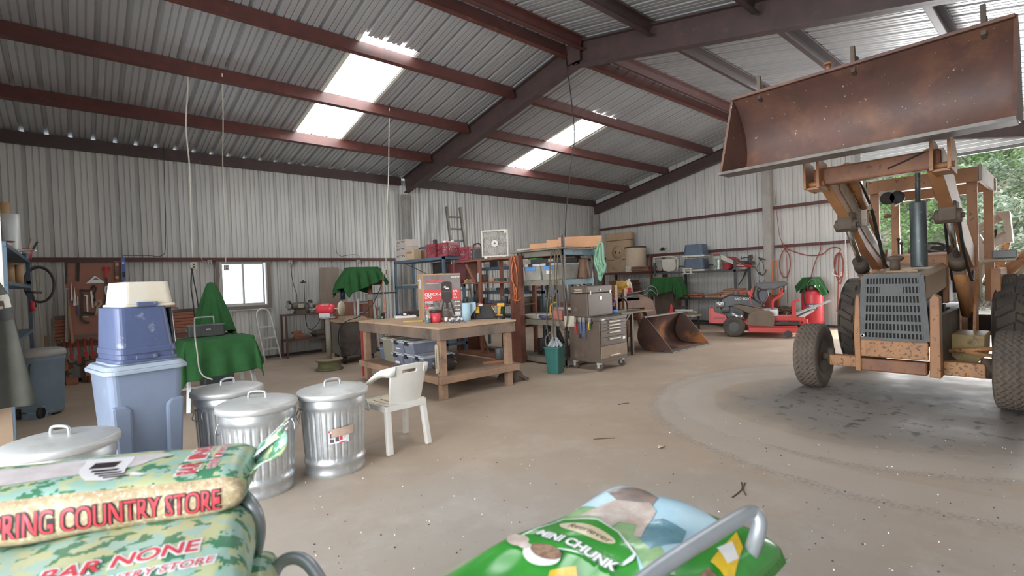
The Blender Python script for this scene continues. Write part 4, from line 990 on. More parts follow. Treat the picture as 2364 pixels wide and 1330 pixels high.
# --- tool board
TY = 11.06
def Q(px,py,d=0.): p = LW(px,py,TY-d); return p
def zt(x,y): return (120+x*.15038, 590+y*.15038)   # a detail crop of the board
a, c = Q(149,603), Q(281,775)
t = thing('tool_board', 'red plywood tool board on the left wall behind the blue bins', 'tool board', (a.x+.365,TY,c.z))
B().box((-.37,0,.0),(.38,.018,a.z-c.z)).o('board', M_redwood, t)
B().box((-.37,-.012,.03),(.36,.0,.075)).o('cleat', M_woodd, t)
def wall_tool(name, label, cat, pts, mt, w=.02, th=.010, d=.012, kind='bar'):
    P = [Q(*zt(*p),d) for p in pts]; c = sum(P,V())/len(P); t = thing(name, label, cat, c)
    b = B()
    if kind == 'poly': b.prism([(p.x-c.x,p.z-c.z) for p in P], -th/2, th/2, 'XZ')
    elif kind == 'tube': b.tube([p-c for p in P], w/2, 8, 4)
    else:
        for p,q in zip(P,P[1:]): b.bar(p-c,q-c,w,th,(0,1,0))
    b.o(name if kind!='x' else 'shape', mt, t); return t, c
def add(t, c, name, pts, mt, w=.02, th=.012, d=.02, kind='bar'):
    P = [Q(*zt(*p),d) for p in pts]; b = B()
    if kind == 'poly': b.prism([(p.x-c.x,p.z-c.z) for p in P], -th/2, th/2, 'XZ')
    elif kind == 'tube': b.tube([p-c for p in P], w/2, 8, 4)
    else:
        for p,q in zip(P,P[1:]): b.bar(p-c,q-c,w,th,(0,1,0))
    b.o(name, mt, t)
wall_tool('framing_square','dark steel framing square along the top of the tool board','square',[(195,80),(960,85),(960,105),(240,112),(235,440),(200,440)],M_iron,th=.006,kind='poly')
wall_tool('leather_strap','black strap hanging at the top left of the tool board','strap',[(405,105),(398,400)],M_blk,.035,.012)
t,c = wall_tool('speed_square','silver triangular speed square on the tool board','square',[(515,432),(655,308),(805,405),(800,418)],M_steelb,th=.008,kind='poly')
add(t,c,'cut_out',[(620,378),(668,335),(730,372)],M_redwood,th=.010,d=.0125,kind='poly')
t,c = wall_tool('tin_snips','red handled snips at the upper right of the tool board','snips',[(838,190),(836,335)],mat('red_handle',(.55,.035,.04),rough=.45),.045,.02)
for s,x in ((-1,795),(1,868)): add(t,c,'loop_handle',[(x-25,205),(x,172),(x+25,195),(x+5,230),(x-18,232)],bpy.data.materials['red_handle'],.014,kind='tube')
add(t,c,'blade',[(836,335),(845,470)],M_iron,.022)
t,c = wall_tool('bolt_cutter','bolt cutters with bright jaws hanging by the white pan on the tool board','bolt cutters',[(815,470),(880,470),(890,520),(880,580),(860,640),(835,640),(815,580),(802,520)],M_steelb,th=.02,kind='poly')
add(t,c,'handle',[(835,600),(808,760),(800,1000)],M_blk,.022); add(t,c,'handle',[(870,620),(885,760)],M_iron,.02); add(t,c,'jaw_gap',[(845,490),(845,590)],M_iron,.012,d=.026)
for i,(pts,lb) in enumerate((([(300,400),(322,690),(285,695)],'narrow pale saw, the left one of the pair on the tool board'),([(345,470),(385,765),(325,770)],'wider pale saw blade with a tan mark on the tool board'))): wall_tool('hand_saw',lb,'saw',pts,M_white,th=.004,kind='poly')
t,c = wall_tool('screwdriver','blue handled screwdriver under the saw blades','screwdriver',[(402,755),(406,915)],M_navy,.028,.02); add(t,c,'shank',[(395,630),(400,760)],M_steelb,.014)
t,c = wall_tool('hacksaw','dark framed hacksaw in the middle of the tool board','hacksaw',[(440,560),(460,560),(480,580),(485,790),(450,800)],M_iron,th=.014,kind='poly'); add(t,c,'frame_top',[(425,535),(590,540)],M_blk,.03,.02); add(t,c,'blade',[(600,545),(628,800)],M_steelb,.022,.012)
t,c = wall_tool('c_clamp','black C-clamp below the hacksaw on the tool board','clamp',[(470,800),(455,985),(520,1030),(575,1025)],M_iron,.03,.02); add(t,c,'screw',[(465,945),(560,940)],M_steelb,.014); add(t,c,'pad',[(460,870),(640,905)],M_blk,.03)
t,c = wall_tool('bar_clamp','brass and steel bar clamp beside the hacksaw','clamp',[(535,610),(545,860)],M_steelb,.020,.012); add(t,c,'head',[(490,607),(545,612)],M_steelb,.018); add(t,c,'foot',[(470,880),(650,890)],M_blk,.028)
t,c = wall_tool('pipe_cutter','black pipe cutter with a yellow disc on the tool board','pipe cutter',[(610,520),(640,465),(675,500),(660,560),(650,600),(660,700)],M_blk,.028,kind='tube'); add(t,c,'disc',[(620,595),(650,610),(655,650),(628,655)],mat('yellow_disc',(.6,.4,.05),rough=.5),th=.02,d=.03,kind='poly')
t,c = wall_tool('locking_clamp','bronze locking C-clamp at the right of the hacksaw','clamp',[(665,770),(690,700),(745,700),(755,750),(700,790),(680,920)],mat('bronze_clamp',(.40,.30,.2),rough=.4,metal=.6),.03,.016)
t,c = wall_tool('level','brown wooden level with orange labels on the right of the tool board','level',[(990,100),(1005,385)],M_woodd,.055,.03); 
for y in (135,335): add(t,c,'label',[(972,y),(1025,y+3)],mat('orange_label',(.75,.30,.12),rough=.5) if y==135 else bpy.data.materials['orange_label'],.045,.006,.032)
t,c = wall_tool('level','blue level hanging from the girt beside the tool board','level',[(1090,38),(1100,385)],mat('level_blue',(.09,.16,.46),rough=.4),.06,.03,.04); add(t,c,'vial',[(1078,115),(1108,115)],M_white,.035,.006,.06); add(t,c,'handle_hole',[(1100,250),(1102,330)],M_blk,.03,.006,.06)
t,c = wall_tool('yardstick','metal yardstick with black markings on the left of the tool board','yardstick',[(232,500),(224,1330)],M_post,.035,.006,.02); add(t,c,'marking',[(243,520),(232,1300)],M_pr,.010,.002,.025)
wall_tool('wooden_stick','bare wooden slat leaning beside the yardstick','stick',[(258,780),(320,1340)],mat('bare_slat',(.42,.24,.13),rough=.7),.035,.012,.02)

# --- rack of red planks on wall arms, wrenches hanging below
t = thing('lumber_rack', 'wooden rack arm holding red planks along the left wall', 'rack', (.75,11.32,.62))
B().box((-1.05,.02,.0),(1.05,.06,.10)).o('rail', M_redwood, t)
for x in (-1.0,.0,1.0): B().box((x-.03,-.22,.10),(x+.03,.06,.15)).o('arm', M_woodd, t)
for i in range(7):
    t = thing('plank', ('lowest red plank on the wall rack left of the green cone','red plank second from the bottom on the left wall rack','red plank third from the bottom on the left wall rack','red plank fourth from the bottom on the left wall rack','red plank fifth from the bottom on the left wall rack','next to topmost red plank on the left wall rack','darker plank on top of the left wall rack')[i], 'plank', (.74+.02*rnd.uniform(-1,1),11.21+.012*rnd.uniform(-1,1),.775+.058*i), 0, 'red planks on the wall rack')
    B().box((-1.02,-.08,0),(1.02,.07,.052)).o('board', M_plank if i<6 else M_woodd, t, .003)
t = thing('cord_bundle', 'orange cord bundled on the plank rack', 'cord', (1.30,11.12,1.19)); B().tube([(-.12,0,.0),(-.1,-.03,.03),(.05,-.02,.035),(.13,0,.01),(.05,.03,.02),(-.08,.02,.03),(-.12,0,.0)],.012,8,4).o('bundle', M_cordo, t)
M_rw = mat('red_wrench', (.48,.035,.035), (.38,.03,.03), rough=.45, sc=6)
WR = [(147,784,860,'brown'),(160,783,835,'red'),(178,782,838,'dull red'),(194,779,828,'black and red'),(210,778,826,'bright red')]
for i,(px,p0,p1,cn) in enumerate(WR):
    a, c = LW(px,p0,11.16), LW(px+7,p1,11.14)
    t = thing('pipe_wrench', ('brown iron pipe wrench, first from the blue bin','red pipe wrench, second from the blue bin','dull red pipe wrench in the middle of the five','black and red pipe wrench, second from the tote','bright red pipe wrench nearest the tote')[i], 'pipe wrench', a, 0, 'pipe wrenches below the plank rack')
    d = c-a; mt = M_orb if i==0 else M_rw
    B().bar((0,0,0),d*.72,.028,.018,(0,1,0)).bar(d*.68,d*.95,.055,.022,(0,1,0)).o('handle', mt, t, .004)
    b = B(); b.tube([d+V((-.05,0,.04)),d+V((-.045,0,-.01)),d+V((.0,0,-.035)),d+V((.06,0,-.02))],.012,8,4); b.o('jaw', M_iron, t)
    B().cyl((0,-.012,.0),(0,.03,.0),.012,n=8).o('hook', M_blk, t)
for i,(x,y,sx,sy,h,m_,lb) in enumerate(((-.10,11.25,.16,.12,.12,'w','wooden block on the floor under the pipe wrenches'),(.22,11.3,.22,.14,.11,'w','split wooden block on the floor beside the tan block'),(.16,11.45,.24,.14,.42,'c','tan masonry block standing under the red wrenches'),(-.17,11.42,.14,.12,.34,'i','rusty iron wheel hub under the brown wrench'))):
    t = thing('wood_block' if m_=='w' else 'masonry_block' if m_=='c' else 'iron_hub', lb, 'block', (x,y,0), .2*i)
    if m_=='i': b = B().lathe([(.07,0),(.07,.05),(.03,.06),(.03,.24),(.09,.26),(.09,.34),(.04,.34)],18); b.o('hub', M_orb, t)
    else: B().cbox((0,0,h/2),(sx,sy,h)).o('block', M_plank if m_=='w' else M_ply, t, .006)

# --- cone: machine under a green cloth, its carry case, and the draped saw table in front
t = thing('covered_bandsaw', 'tall machine under a pointed green cloth left of the window', 'covered machine', (1.58,8.75,0))
b = B()
def cone(u, w):
    a = 2*pi*u; k = w**.8
    rx, ry = .05+.24*k, .05+.20*k
    f = 1+(.16*sin(8*a+.6)+.10*sin(13*a+2))*min(1,w*1.6)*.55
    return (rx*f*cos(a)+.015*k-.02, ry*f*sin(a), 1.615-.77*w-.05*w*sin(3*a+1)*w + (.0 if w else 0))
b.grid(cone, 150, 30, cu=True); b.ball((-.02,0,1.605),.052,20,(1,1,.5)); b.o('cloth', M_green, t)
B().box((-.2,-.2,.0),(.2,.2,.84)).o('cabinet', mat('machine_grey',(.06,.065,.07),rough=.5), t, .02)
B().cyl((0,0,.80),(0,0,1.55),.04).o('column', M_iron, t)
t = thing('work_case', 'black case with a grey carry handle on the green draped table', 'case', (1.32,7.85,.885), R(-4)); t.scale = (.78,1,1)
B().frus((.56,.12),(.54,.11),.0,.155,rad=.03,k=4).o('case_shell', mat('black_case',(.035,.036,.035),(.055,.055,.05),rough=.6,sc=7), t, .008)
B().frus((.575,.13),(.575,.13),.148,.163,rad=.03,k=4).o('rim', M_gr, t)
B().tube([(-.17,0,.16),(-.165,0,.245),(-.14,0,.26),(.09,.0,.26),(.115,0,.245),(.12,0,.16)],.011,8,3).o('carry_handle', mat('grey_handle',(.26,.27,.25),rough=.5), t)
B().box((-.01,-.061,.09),(.06,-.058,.10)).o('emblem', M_galv, t)
t = thing('saw_table', 'folding saw stand almost hidden under the green cloth', 'table', (1.38,7.62,0), R(2))
B().box((-.40,-.26,.80),(.40,.26,.872)).o('table_top', M_iron, t)
for x,y in ((-.36,-.24),(.36,-.24),(-.36,.24),(.36,.24)): B().bar((x*1.12,y*1.5,0),(x*.9,y*.6,.8),.045,.03).o('leg', M_galvl, t)
for y in (-.2,.2): B().bar((-.39,y*1.35,.2),(.39,y*1.35,.2),.03,.03).o('stretcher', M_galvl, t)
drape('green_cloth','green felt cloth draped over the saw table beside the tall blue tote',(1.38,7.62,0),R(2),(.80,.54),(1.52,1.42),.877,flare=.16,fold=.022,nf=5,crot=R(4),off=(.0,-.05))

# --- aluminium step ladder
t = thing('step_ladder', 'small aluminium step ladder under the window', 'ladder', (2.98,11.30,0), R(12))
M_al = mat('dull_aluminium', (.68,.66,.61), (.6,.58,.53), rough=.45, metal=.25, sc=8)
b = B()
fr = [(-.17,-.26,0),(-.155,.0,.72),(-.14,.08,.96),(-.09,.10,1.05),(0,.105,1.08),(.09,.10,1.05),(.14,.08,.96),(.155,.0,.72),(.17,-.26,0)]
B().tube(fr,.018,8,3).o('front_frame', M_al, t)
for s in (-1,1): B().tube([(s*.14,.03,.80),(s*.16,.26,.0)],.015,8).o('rear_leg', M_al, t)
for z in (.24,.47,.70): y = -.26+.26*z/.72; B().box((-.165,y-.02,z-.012),(.165,y+.09,z+.012)).o('step', M_al, t, .003)
B().bar((-.155,.21,.2),(.155,.21,.2),.015,.015).o('brace', M_al, t)

# --- grinder stand
M_brnst = mat('rusty_angle_iron', (.14,.07,.05), (.10,.055,.042), rough=.6, sc=6)
t = thing('grinder_stand', 'rusty two-tier steel stand by the wall carrying a bench grinder', 'stand', (3.80,11.25,0), R(0))
for x in (-.47,.47):
    for y in (-.17,.15): B().box((x-.018,y-.018,0),(x+.018,y+.018,.92)).o('leg', M_brnst, t)
for z in (.93,.39): B().box((-.50,-.19,z-.03),(.50,.17,z)).o('shelf', M_brnst, t, .003)
t = thing('bench_grinder', 'dark grey bench grinder on the rusty stand', 'bench grinder', (3.66,11.2,.93))
B().lathe([(.0,-.17),(.06,-.165),(.075,-.12),(.08,-.10),(.08,.10),(.075,.12),(.06,.165),(0,.17)],24,(0,0,.17),'X').o('motor', mat('grinder_grey',(.10,.10,.09),(.15,.14,.12),rough=.5,sc=6), t)
B().frus((.26,.16),(.20,.12),0,.10,rad=.02).o('foot', M_grease, t)
for s in (-1,1):
    g = B().cyl((s*.20,0,.17),(s*.25,0,.17),.085,n=24).cyl((s*.16,0,.17),(s*.30,0,.17),.018,n=10).o('grinding_wheel', M_post, t)
    B().tube([(s*.225,.08,.15),(s*.225,.06,.25),(s*.225,-.05,.27),(s*.225,-.09,.24)],.028,8,4).o('wheel_guard', M_iron, t)
    B().bar((s*.2,-.1,.12),(s*.28,-.1,.12),.05,.012).o('tool_rest', M_iron, t)
B().box((-.05,-.083,.13),(.06,-.078,.22)).o('name_plate', M_beige, t)
t = thing('wooden_box', 'small reddish box behind the bench grinder', 'box', (4.08,11.30,.93)); B().cbox((0,0,.09),(.14,.1,.18)).o('box', M_redwood, t)
for i,(dx,dy,z,r_) in enumerate(((0,0,0,.1),(.02,.0,.056,-.2),(-.02,.01,.112,.15),(.10,.02,0,.6))):
    t = thing('brick', ('bottom brick of the small pile on the lower tier of the grinder stand','middle brick of the small pile under the grinder','top brick of the small pile under the grinder','brick leaning beside the small pile under the grinder')[i], 'brick', (3.60+dx,11.2+dy,.39+z), r_, 'bricks under the grinder'); B().cbox((0,0,.027),(.20,.095,.054)).o('brick', mat('orange_brick',(.36,.14,.08),(.28,.11,.07),rough=.8,sc=10) if i==0 else bpy.data.materials['orange_brick'], t, .004)
t = thing('electric_motor', 'old greasy electric motor on the lower tier of the grinder stand', 'motor', (4.06,11.2,.39)); B().lathe([(0,-.14),(.06,-.13),(.075,-.08),(.075,.08),(.06,.13),(0,.14)],20,(0,0,.085),'X').cyl((-.2,0,.085),(.2,0,.085),.015).box((-.09,-.05,0),(.09,.05,.03)).o('motor', M_grease, t); B().ball((-.13,-.02,.08),.06,12).ball((.14,-.02,.07),.055,12).o('end_bell', M_iron, t)

# --- red buffer on a pipe pedestal with a wheel-rim base
px,py = 3.40,8.95
t = thing('buffer_pedestal', 'pipe pedestal on an olive wheel rim base holding the red polisher', 'pedestal', (px,py,0))
B().lathe([(0,.0),(.235,.0),(.245,.015),(.215,.035),(.195,.06),(.19,.13),(.215,.155),(.235,.17),(.24,.185),(0,.19)],36).o('rim_base', mat('olive_rim',(.13,.135,.055),(.20,.17,.09),rough=.6,sc=5), t)
B().lathe([(0,.186),(.238,.186),(.236,.190),(0,.192)],32).o('rim_dust', mat('dust_top',(.36,.28,.18),rough=.9), t)
B().cyl((0,0,.19),(0,0,.95),.045,n=20).o('pipe', mat('grey_green_pipe',(.21,.20,.15),(.30,.28,.24),rough=.6,sc=4), t)
B().box((-.11,-.09,.93),(.11,.09,.955)).o('mount_plate', M_galvl, t, .003)
t = thing('polisher', 'red motor polisher with a cream buffing wheel on the pipe pedestal', 'polisher', (px-.02,py,.955), R(-47))
M_pred = mat('polisher_red', (.66,.045,.065), rough=.35)
B().lathe([(0,-.17),(.055,-.165),(.085,-.12),(.088,-.09),(.085,.09),(.088,.12),(.06,.165),(0,.17)],28,(0,0,.145),'X').o('motor', M_pred, t)
B().box((-.10,-.07,0),(.10,.07,.07)).o('cradle', M_galvl, t, .004)
B().cyl((-.36,0,.145),(.30,0,.145),.013,n=12).o('shaft', M_steelb, t)
B().lathe([(.013,.27),(.125,.275),(.13,.29),(.125,.305),(.013,.31)],32,(0,0,.145),'X').o('buffing_wheel', mat('cream_felt',(.56,.48,.36),(.47,.40,.30),rough=.9,sc=8), t)
B().lathe([(.013,-.36),(.07,-.355),(.075,-.335),(.013,-.32)],22,(0,0,.145),'X').o('wire_wheel', M_iron, t)
b = B()
for i in range(4): a = -2.3+.33*i; b.bar((-.07,.09*cos(a),.145-.09*sin(a)),(.07,.09*cos(a),.145-.09*sin(a)),.012,.006,(0,cos(a),-sin(a)))
isl(b,'vent_bar', M_beige, t)

# --- rolling dark cabinet behind the workbench with a wooden slab on it
t = thing('rolling_cabinet', 'dark steel cabinet on casters behind the left end of the workbench', 'cabinet', (4.15,9.62,0), R(-10))
M_ds = mat('scratched_dark_steel', (.085,.065,.055), (.13,.11,.095), rough=.45, metal=.35, sc=3, wear=(.06,.04,.035), wsc=4, wlo=.5, whi=.7)
B().box((-.32,-.40,.15),(.35,.42,.80)).o('body', M_ds, t, .008)
B().box((-.325,-.36,.17),(-.32,.40,.78)).o('side_panel', mat('dull_zinc',(.20,.185,.155),(.15,.14,.12),rough=.5,sc=3), t)
for x,y in ((-.25,-.33),(.27,-.33),(-.25,.34),(.27,.34)):
    c = B().cyl((x-.03,y,.07),(x+.03,y,.07),.07,n=20).o('caster', M_blk, t); B().box((x-.04,y-.03,.09),(x+.04,y+.03,.15)).o('fork', M_iron, c)
t = thing('wooden_slab', 'bevelled wooden slab lying on the dark rolling cabinet', 'slab', (4.15,9.62,.802), R(-10)); B().frus((.80,.90),(.78,.88),0,.02,rad=.01).frus((.48,.62),(.38,.52),.02,.085,rad=.01).o('slab', mat('pale_slab',(.36,.25,.16),(.29,.19,.12),rough=.7,sc=4), t, .004)
t = thing('leaned_board', 'grey weathered board leaning on the wall behind the green draped drill press', 'board', (4.43,11.42,0)); b = B().prism([(-.24,.0),(.23,.0),(.23,1.92),(.21,1.945),(-.20,1.945),(-.235,1.90)],0,.02,'XZ'); b.o('board', mat('grey_board',(.30,.235,.185),(.24,.185,.145),rough=.75,sc=2,stretch=(3,1,.4)), t, .003)

# --- drill press under green cloth
t = thing('covered_drill_press', 'heavy drill press standing under the green cloth by the wall', 'covered machine', (4.96,10.60,0), R(-8))
B().cyl((0.06,0,0),(.06,0,1.75),.055,n=20).o('column', M_orb, t)
B().frus((.5,.4),(.46,.36),0,.06,rad=.05).o('base', M_grease, t)
B().box((-.36,-.17,1.50),(.30,.17,1.885)).o('head', M_ds, t, .03)
B().cyl((.06,0,1.16),(.06,0,1.30),.11,n=20).bar((.06,0,1.23),(.36,.0,1.23),.1,.09).o('table_bracket', M_post, t, .006)
B().box((.16,-.20,1.29),(.62,.18,1.32)).o('table', M_iron, t, .006)
B().cyl((-.30,0,1.2),(-.30,0,1.52),.022).cyl((-.30,0,.55),(-.30,0,1.2),.022).o('spindle', M_galvl, t)
B().cyl((-.62,.12,1.50),(-.42,.12,1.50),.065).cyl((-.52,.12,1.20),(-.52,.12,1.45),.05).o('motor', mat('motor_navy',(.03,.045,.06),rough=.5), t)
B().cyl((-.36,-.2,1.38),(-.22,-.24,1.50),.012).o('crank', M_steelb, t)
c_ = drape('green_cloth','green felt cloth thrown over the drill press',(4.84,10.60,0),R(-8),(.65,.36),(1.42,1.26),1.905,flare=.34,fold=.05,nf=6,crot=R(22),off=(-.14,-.02))
for i,(dx,lb) in enumerate(((.30,'white slatted step ladder folded behind the drill press'),)):
    t = thing('folded_ladder', lb, 'ladder', (5.13,11.02,0), R(-14))
    for s in (-1,1): B().bar((s*.24,0,0),(s*.17,.14,1.18),.05,.03).o('rail', M_white, t)
    for k in range(5): z = .2+.22*k; w_ = .24-.07*z/1.18; B().box((-w_,.12*z-.03,z-.012),(w_,.12*z+.03,z+.012)).o('rung', M_galvl, t)
t = thing('wooden_crate', 'reddish plywood panel standing behind the folded white ladder', 'panel', (5.0,11.33,0), R(-2)); b = B().prism([(-.6,0),(.55,0),(.55,.9),(.45,1.05),(.3,1.12),(-.6,1.12)],-.01,.01,'XZ'); b.o('panel', M_redwood, t)
t = thing('gas_torch', 'small green bottle torch on the wall side of the workbench', 'torch', (4.07,7.9-.42,BZ)); t.location = (*G(885,728,BZ).xy,BZ) if G(885,728,BZ).y < 7.55 else (3.72,7.54,BZ)
B().cyl((0,0,0),(0,0,.15),.028).cyl((0,0,.15),(0,0,.21),.012).o('bottle', mat('torch_green',(.10,.13,.09),rough=.4), t)

# --- sockets, drop cords and wires
M_box = mat('pale_socket', (.50,.46,.38), (.42,.38,.31), rough=.6, sc=12)
def socket(name, label, p, s=.075, face=-1):
    t = thing(name, label, 'socket', p); B().cbox((0,0,0),(s,.05,s*1.25)).o('box', M_box, t, .008)
    for z in (-.022,.022): B().cyl((0,-.027,z),(0,-.024,z),.014,n=12).o('outlet', M_blk, t)
    return t
def cord(label, pts, r, mt, k=5, cat='cord', name='hanging_cord'):
    t = B().tube(pts, r, 8, k).o(name, mt); return tag(t, label, cat)
socket('wall_socket','socket box on the girt left of the window',LW(484,606,11.48)); socket('wall_socket','socket box on the girt above the bench grinder',LW(670,606,11.48)); socket('wall_socket','socket box on the girt above the green draped drill press',LW(827,605,11.48))
p = hit(447,614,1,9.6); cz = roofz(9.6)
socket('drop_socket','plug box hanging from the ceiling cord left of the window',(p.x,p.y,p.z),.10)
cord('thick white cord hanging from the roof to the plug box left of the window',[hit(424,-20,1,8.2),hit(424,0,1,8.3),hit(431,90,1,8.6),hit(434,190,1,8.9),hit(429,290,1,9.2),hit(437,380,1,9.5),hit(440,480,1,9.6),hit(444,595,1,9.6)],.011,M_cordw)
cord('black power cord dropping from the left plug box behind the work case',[hit(443,620,1,9.55),hit(441,660,1,9.4),hit(446,700,1,9.2),hit(452,760,1,8.6),hit(456,790,1,8.3)],.010,M_cordb)
cord('second black cord curving from the left plug box to the green cone',[hit(444,622,1,9.55),hit(448,650,1,9.5),hit(454,680,1,9.4),hit(458,712,1,9.3)],.009,M_cordb)
cord('grey cord looping down the front of the green draped table',[hit(449,740,1,7.9),hit(450,775,1,7.30),hit(455,810,1,7.22),hit(460,850,1,7.2),hit(470,868,1,7.1),hit(490,876,1,6.9)],.009,M_post)
q = hit(523,618,1,10.6)
socket('drop_socket','grey plug box hanging in front of the window',q,.085)
cord('thin white cord hanging from the roof to the window plug box',[hit(513,170,1,8.50),hit(515,280,1,9.3),hit(514,380,1,10.3),hit(519,520,1,10.6),hit(521,606,1,10.6)],.009,M_cordw)
cord('grey lead from the window plug box down to the green cone',[hit(512,614,1,10.55),hit(508,640,1,10.3),hit(507,680,1,9.6),hit(506,720,1,8.6)],.008,M_post)
w_ = hit(891,628,1,9.2); socket('drop_socket','plug box hanging beside the green draped drill press',w_,.09)
cord('pale drop cord hanging from the roof beside the drill press',[hit(899,250,1,8.53),hit(898,320,1,8.8),hit(897,400,1,9.1),hit(893,500,1,9.2),hit(891,615,1,9.2)],.008,M_cordw)
cord('black cord sagging from the right plug box to the rolling cabinet',[hit(887,634,1,9.1),hit(876,670,1,9.),hit(858,705,1,8.9),hit(830,730,1,8.8),hit(800,742,1,8.8),hit(784,760,1,9.0),hit(782,790,1,9.1),hit(795,818,1,9.1),hit(815,818,1,9.1),hit(832,795,1,9.1),hit(838,770,1,9.1)],.009,M_cordb)
cord('orange lead hanging from the right plug box to the small torch',[hit(885,634,1,9.1),hit(884,660,1,8.8),hit(886,690,1,8.3),hit(887,712,1,7.9)],.008,M_cordo)
cord('black lead hanging from the grinder socket to the bench grinder',[LW(671,612,11.45),LW(674,640,11.42),LW(680,665,11.4),LW(685,680,11.35),LW(686,697,11.25)],.007,M_cordb)
t = thing('switch_lead', 'black inline lamp clip on a lead beside the grinder', 'lamp clip', LW(700,652,11.42)); B().box((-.05,-.02,-.015),(.05,.02,.015)).cyl((0,0,.015),(0,0,.05),.015).o('clip', M_iron, t)
cord('pale wire from the girt down to the inline lamp clip',[LW(690,602,11.45),LW(697,608,11.44),LW(700,630,11.43),LW(700,648,11.42)],.005,M_cordw)
cord('black lead hanging below the inline lamp clip to the stand',[LW(702,656,11.42),LW(704,700,11.4),LW(706,740,11.4),LW(712,758,11.4),LW(722,760,11.4),LW(735,745,11.3),LW(740,732,11.25)],.007,M_cordb)
cord('thin pale wire looping along the girt above the tool board',[LW(378,340,11.4),LW(380,420,11.46),LW(382,560,11.46),LW(374,590,11.5),LW(340,590,11.5),LW(285,590,11.5)],.005,M_cordb)
cord('pale wire running down the wall to the socket left of the window',[LW(462,370,11.5),LW(462,480,11.5),LW(464,590,11.5),LW(476,603,11.46)],.005,M_cordw)
cord('pale wire arching from the girt to the socket above the drill press',[LW(776,450,11.5),LW(775,560,11.5),LW(783,590,11.5),LW(810,588,11.5),LW(828,590,11.48),LW(828,602,11.46)],.005,M_cordb)
cord('black cable hanging from the ridge down to the tool shelving',[V((6.42,RIDGE+.12,roofz(RIDGE)-.05)),hit(1326,300,0,6.48),hit(1318,380,0,6.5),hit(1309,470,0,6.6),hit(1304,548,0,6.7)],.009,M_cordb)
cord('thin wire strung along the ridge beams',[hit(1085,38,1,5.9),hit(1160,65,1,5.85),hit(1250,92,1,5.8),hit(1328,112,1,5.7)],.007,M_cordw)
for px in (1332,1337): cord('wire strap looped over the ridge beam, %s of the two' % ('left' if px==1332 else 'right'),[hit(px,78,1,5.46),hit(px-1,95,1,5.5),hit(px-2,108,1,5.55)],.006,M_cordw)
cord('thin wire drooping along the ridge beyond the middle rafter',[hit(1405,155,1,5.8),hit(1480,200,1,5.8),hit(1560,232,1,5.8),hit(1625,239,1,5.8),hit(1680,288,1,5.8)],.006,M_cordw)
# ================================================================ THE ROW OF SHELVES ACROSS THE SHOP
M_blsh = mat('blue_shelving_paint', (.10,.155,.205), (.085,.13,.175), rough=.5, sc=5, wear=(.16,.13,.11), wsc=10, wlo=.62, whi=.7)
M_rwood = mat('stained_red_timber', (.25,.10,.062), (.19,.075,.048), rough=.65, sc=4, wear=(.33,.14,.08), wsc=8, wlo=.6, whi=.75)
M_crate = mat('red_crate', (.34,.055,.075), (.28,.05,.065), rough=.45, sc=6)
M_paint = mat('pale_carton', (.56,.49,.43), (.50,.43,.38), rough=.7, sc=5)
M_angle = mat('slotted_angle', (.10,.105,.11), (.17,.13,.10), rough=.5, metal=.4, sc=9)
M_gshelf = mat('grey_green_shelf', (.19,.195,.16), (.24,.19,.14), rough=.6, sc=5, wear=(.13,.09,.06), wsc=8, wlo=.58, whi=.7)
M_blend = mat('blue_shelf_end', (.12,.23,.30), (.16,.20,.22), rough=.55, sc=6, wear=(.12,.10,.09), wsc=9, wlo=.58, whi=.7)
M_crd = mat('cream_plastic', (.62,.58,.50), (.56,.51,.43), rough=.45, sc=4)
def rack(name, label, x0, x1, y0, y1, posts, zs, m, th=.06, cat='shelving', pw=.05):
    t = thing(name, label, cat, ((x0+x1)/2,(y0+y1)/2,0)); hx,hy = (x1-x0)/2,(y1-y0)/2
    for sx in (-1,1):
        for sy in (-1,1): B().box((sx*hx-pw/2*(1+sx)+ (0 if sx>0 else 0),sy*hy-pw/2*(1+sy),0),(sx*hx+pw/2*(1-sx),sy*hy+pw/2*(1-sy),posts)).o('post', m, t)
    for z in zs: B().box((-hx,-hy,z-th),(hx,hy,z)).o('shelf', m, t, .003)
    return t
def item(name, label, cat, x, y, z, rz=0., group=None): return thing(name, label, cat, (x,y,z), rz, group)
def cbx(t, name, m, d, z0=0, bevel=.004, c=(0,0)): return B().box((c[0]-d[0]/2,c[1]-d[1]/2,z0),(c[0]+d[0]/2,c[1]+d[1]/2,z0+d[2])).o(name, m, t, bevel)

bs = rack('steel_shelving','blue steel shelving beside the wall holding boxes and red crates',5.62,6.15,8.47,10.55,2.03,(2.03,1.45,.80,.25),M_blsh)
B().bar((.22,1.05,2.30),(.22,-.6,2.36),.03,.05).bar((.24,-.9,1.95),(.24,-.9,2.38),.04,.04).o('top_rail', M_blsh, bs)
B().bar((-.2,.6,1.95),(.2,-.2,1.55),.012,.012).o('brace_rod', M_iron, bs)
for i in range(3):
    t = item('carton','%s white printed carton of the stack at the wall end of the blue shelving' % ('lowest','middle','top')[i],'carton',5.83+.01*i,10.29,2.032+.162*i,.05-.04*i,'white printed cartons')
    cbx(t,'carton',M_paint,(.34,.46,.16))
    for y in (-.12,.11): B().tube([(-.172,y+.05*cos(a),.07+.05*sin(a)) for a in [.2+i*.27 for i in range(11)]],.007,6).o('printed_ring', M_bsteel, t)
    B().box((-.173,-.05,.118),(-.1705,.06,.126)).box((-.173,.16,.02),(-.1705,.21,.026)).o('printed_line', M_pr, t)
t = item('carton','tan carton printed medtape in front of the white cartons','carton',5.74,9.84,2.032,.12); cbx(t,'carton',mat('tan_carton',(.55,.40,.26),(.48,.34,.21),rough=.75,sc=5),(.20,.30,.23)); text('medtape',.075,M_pr,t,(-.102,.13,.14),(pi/2,0,-pi/2),.0006,.8)
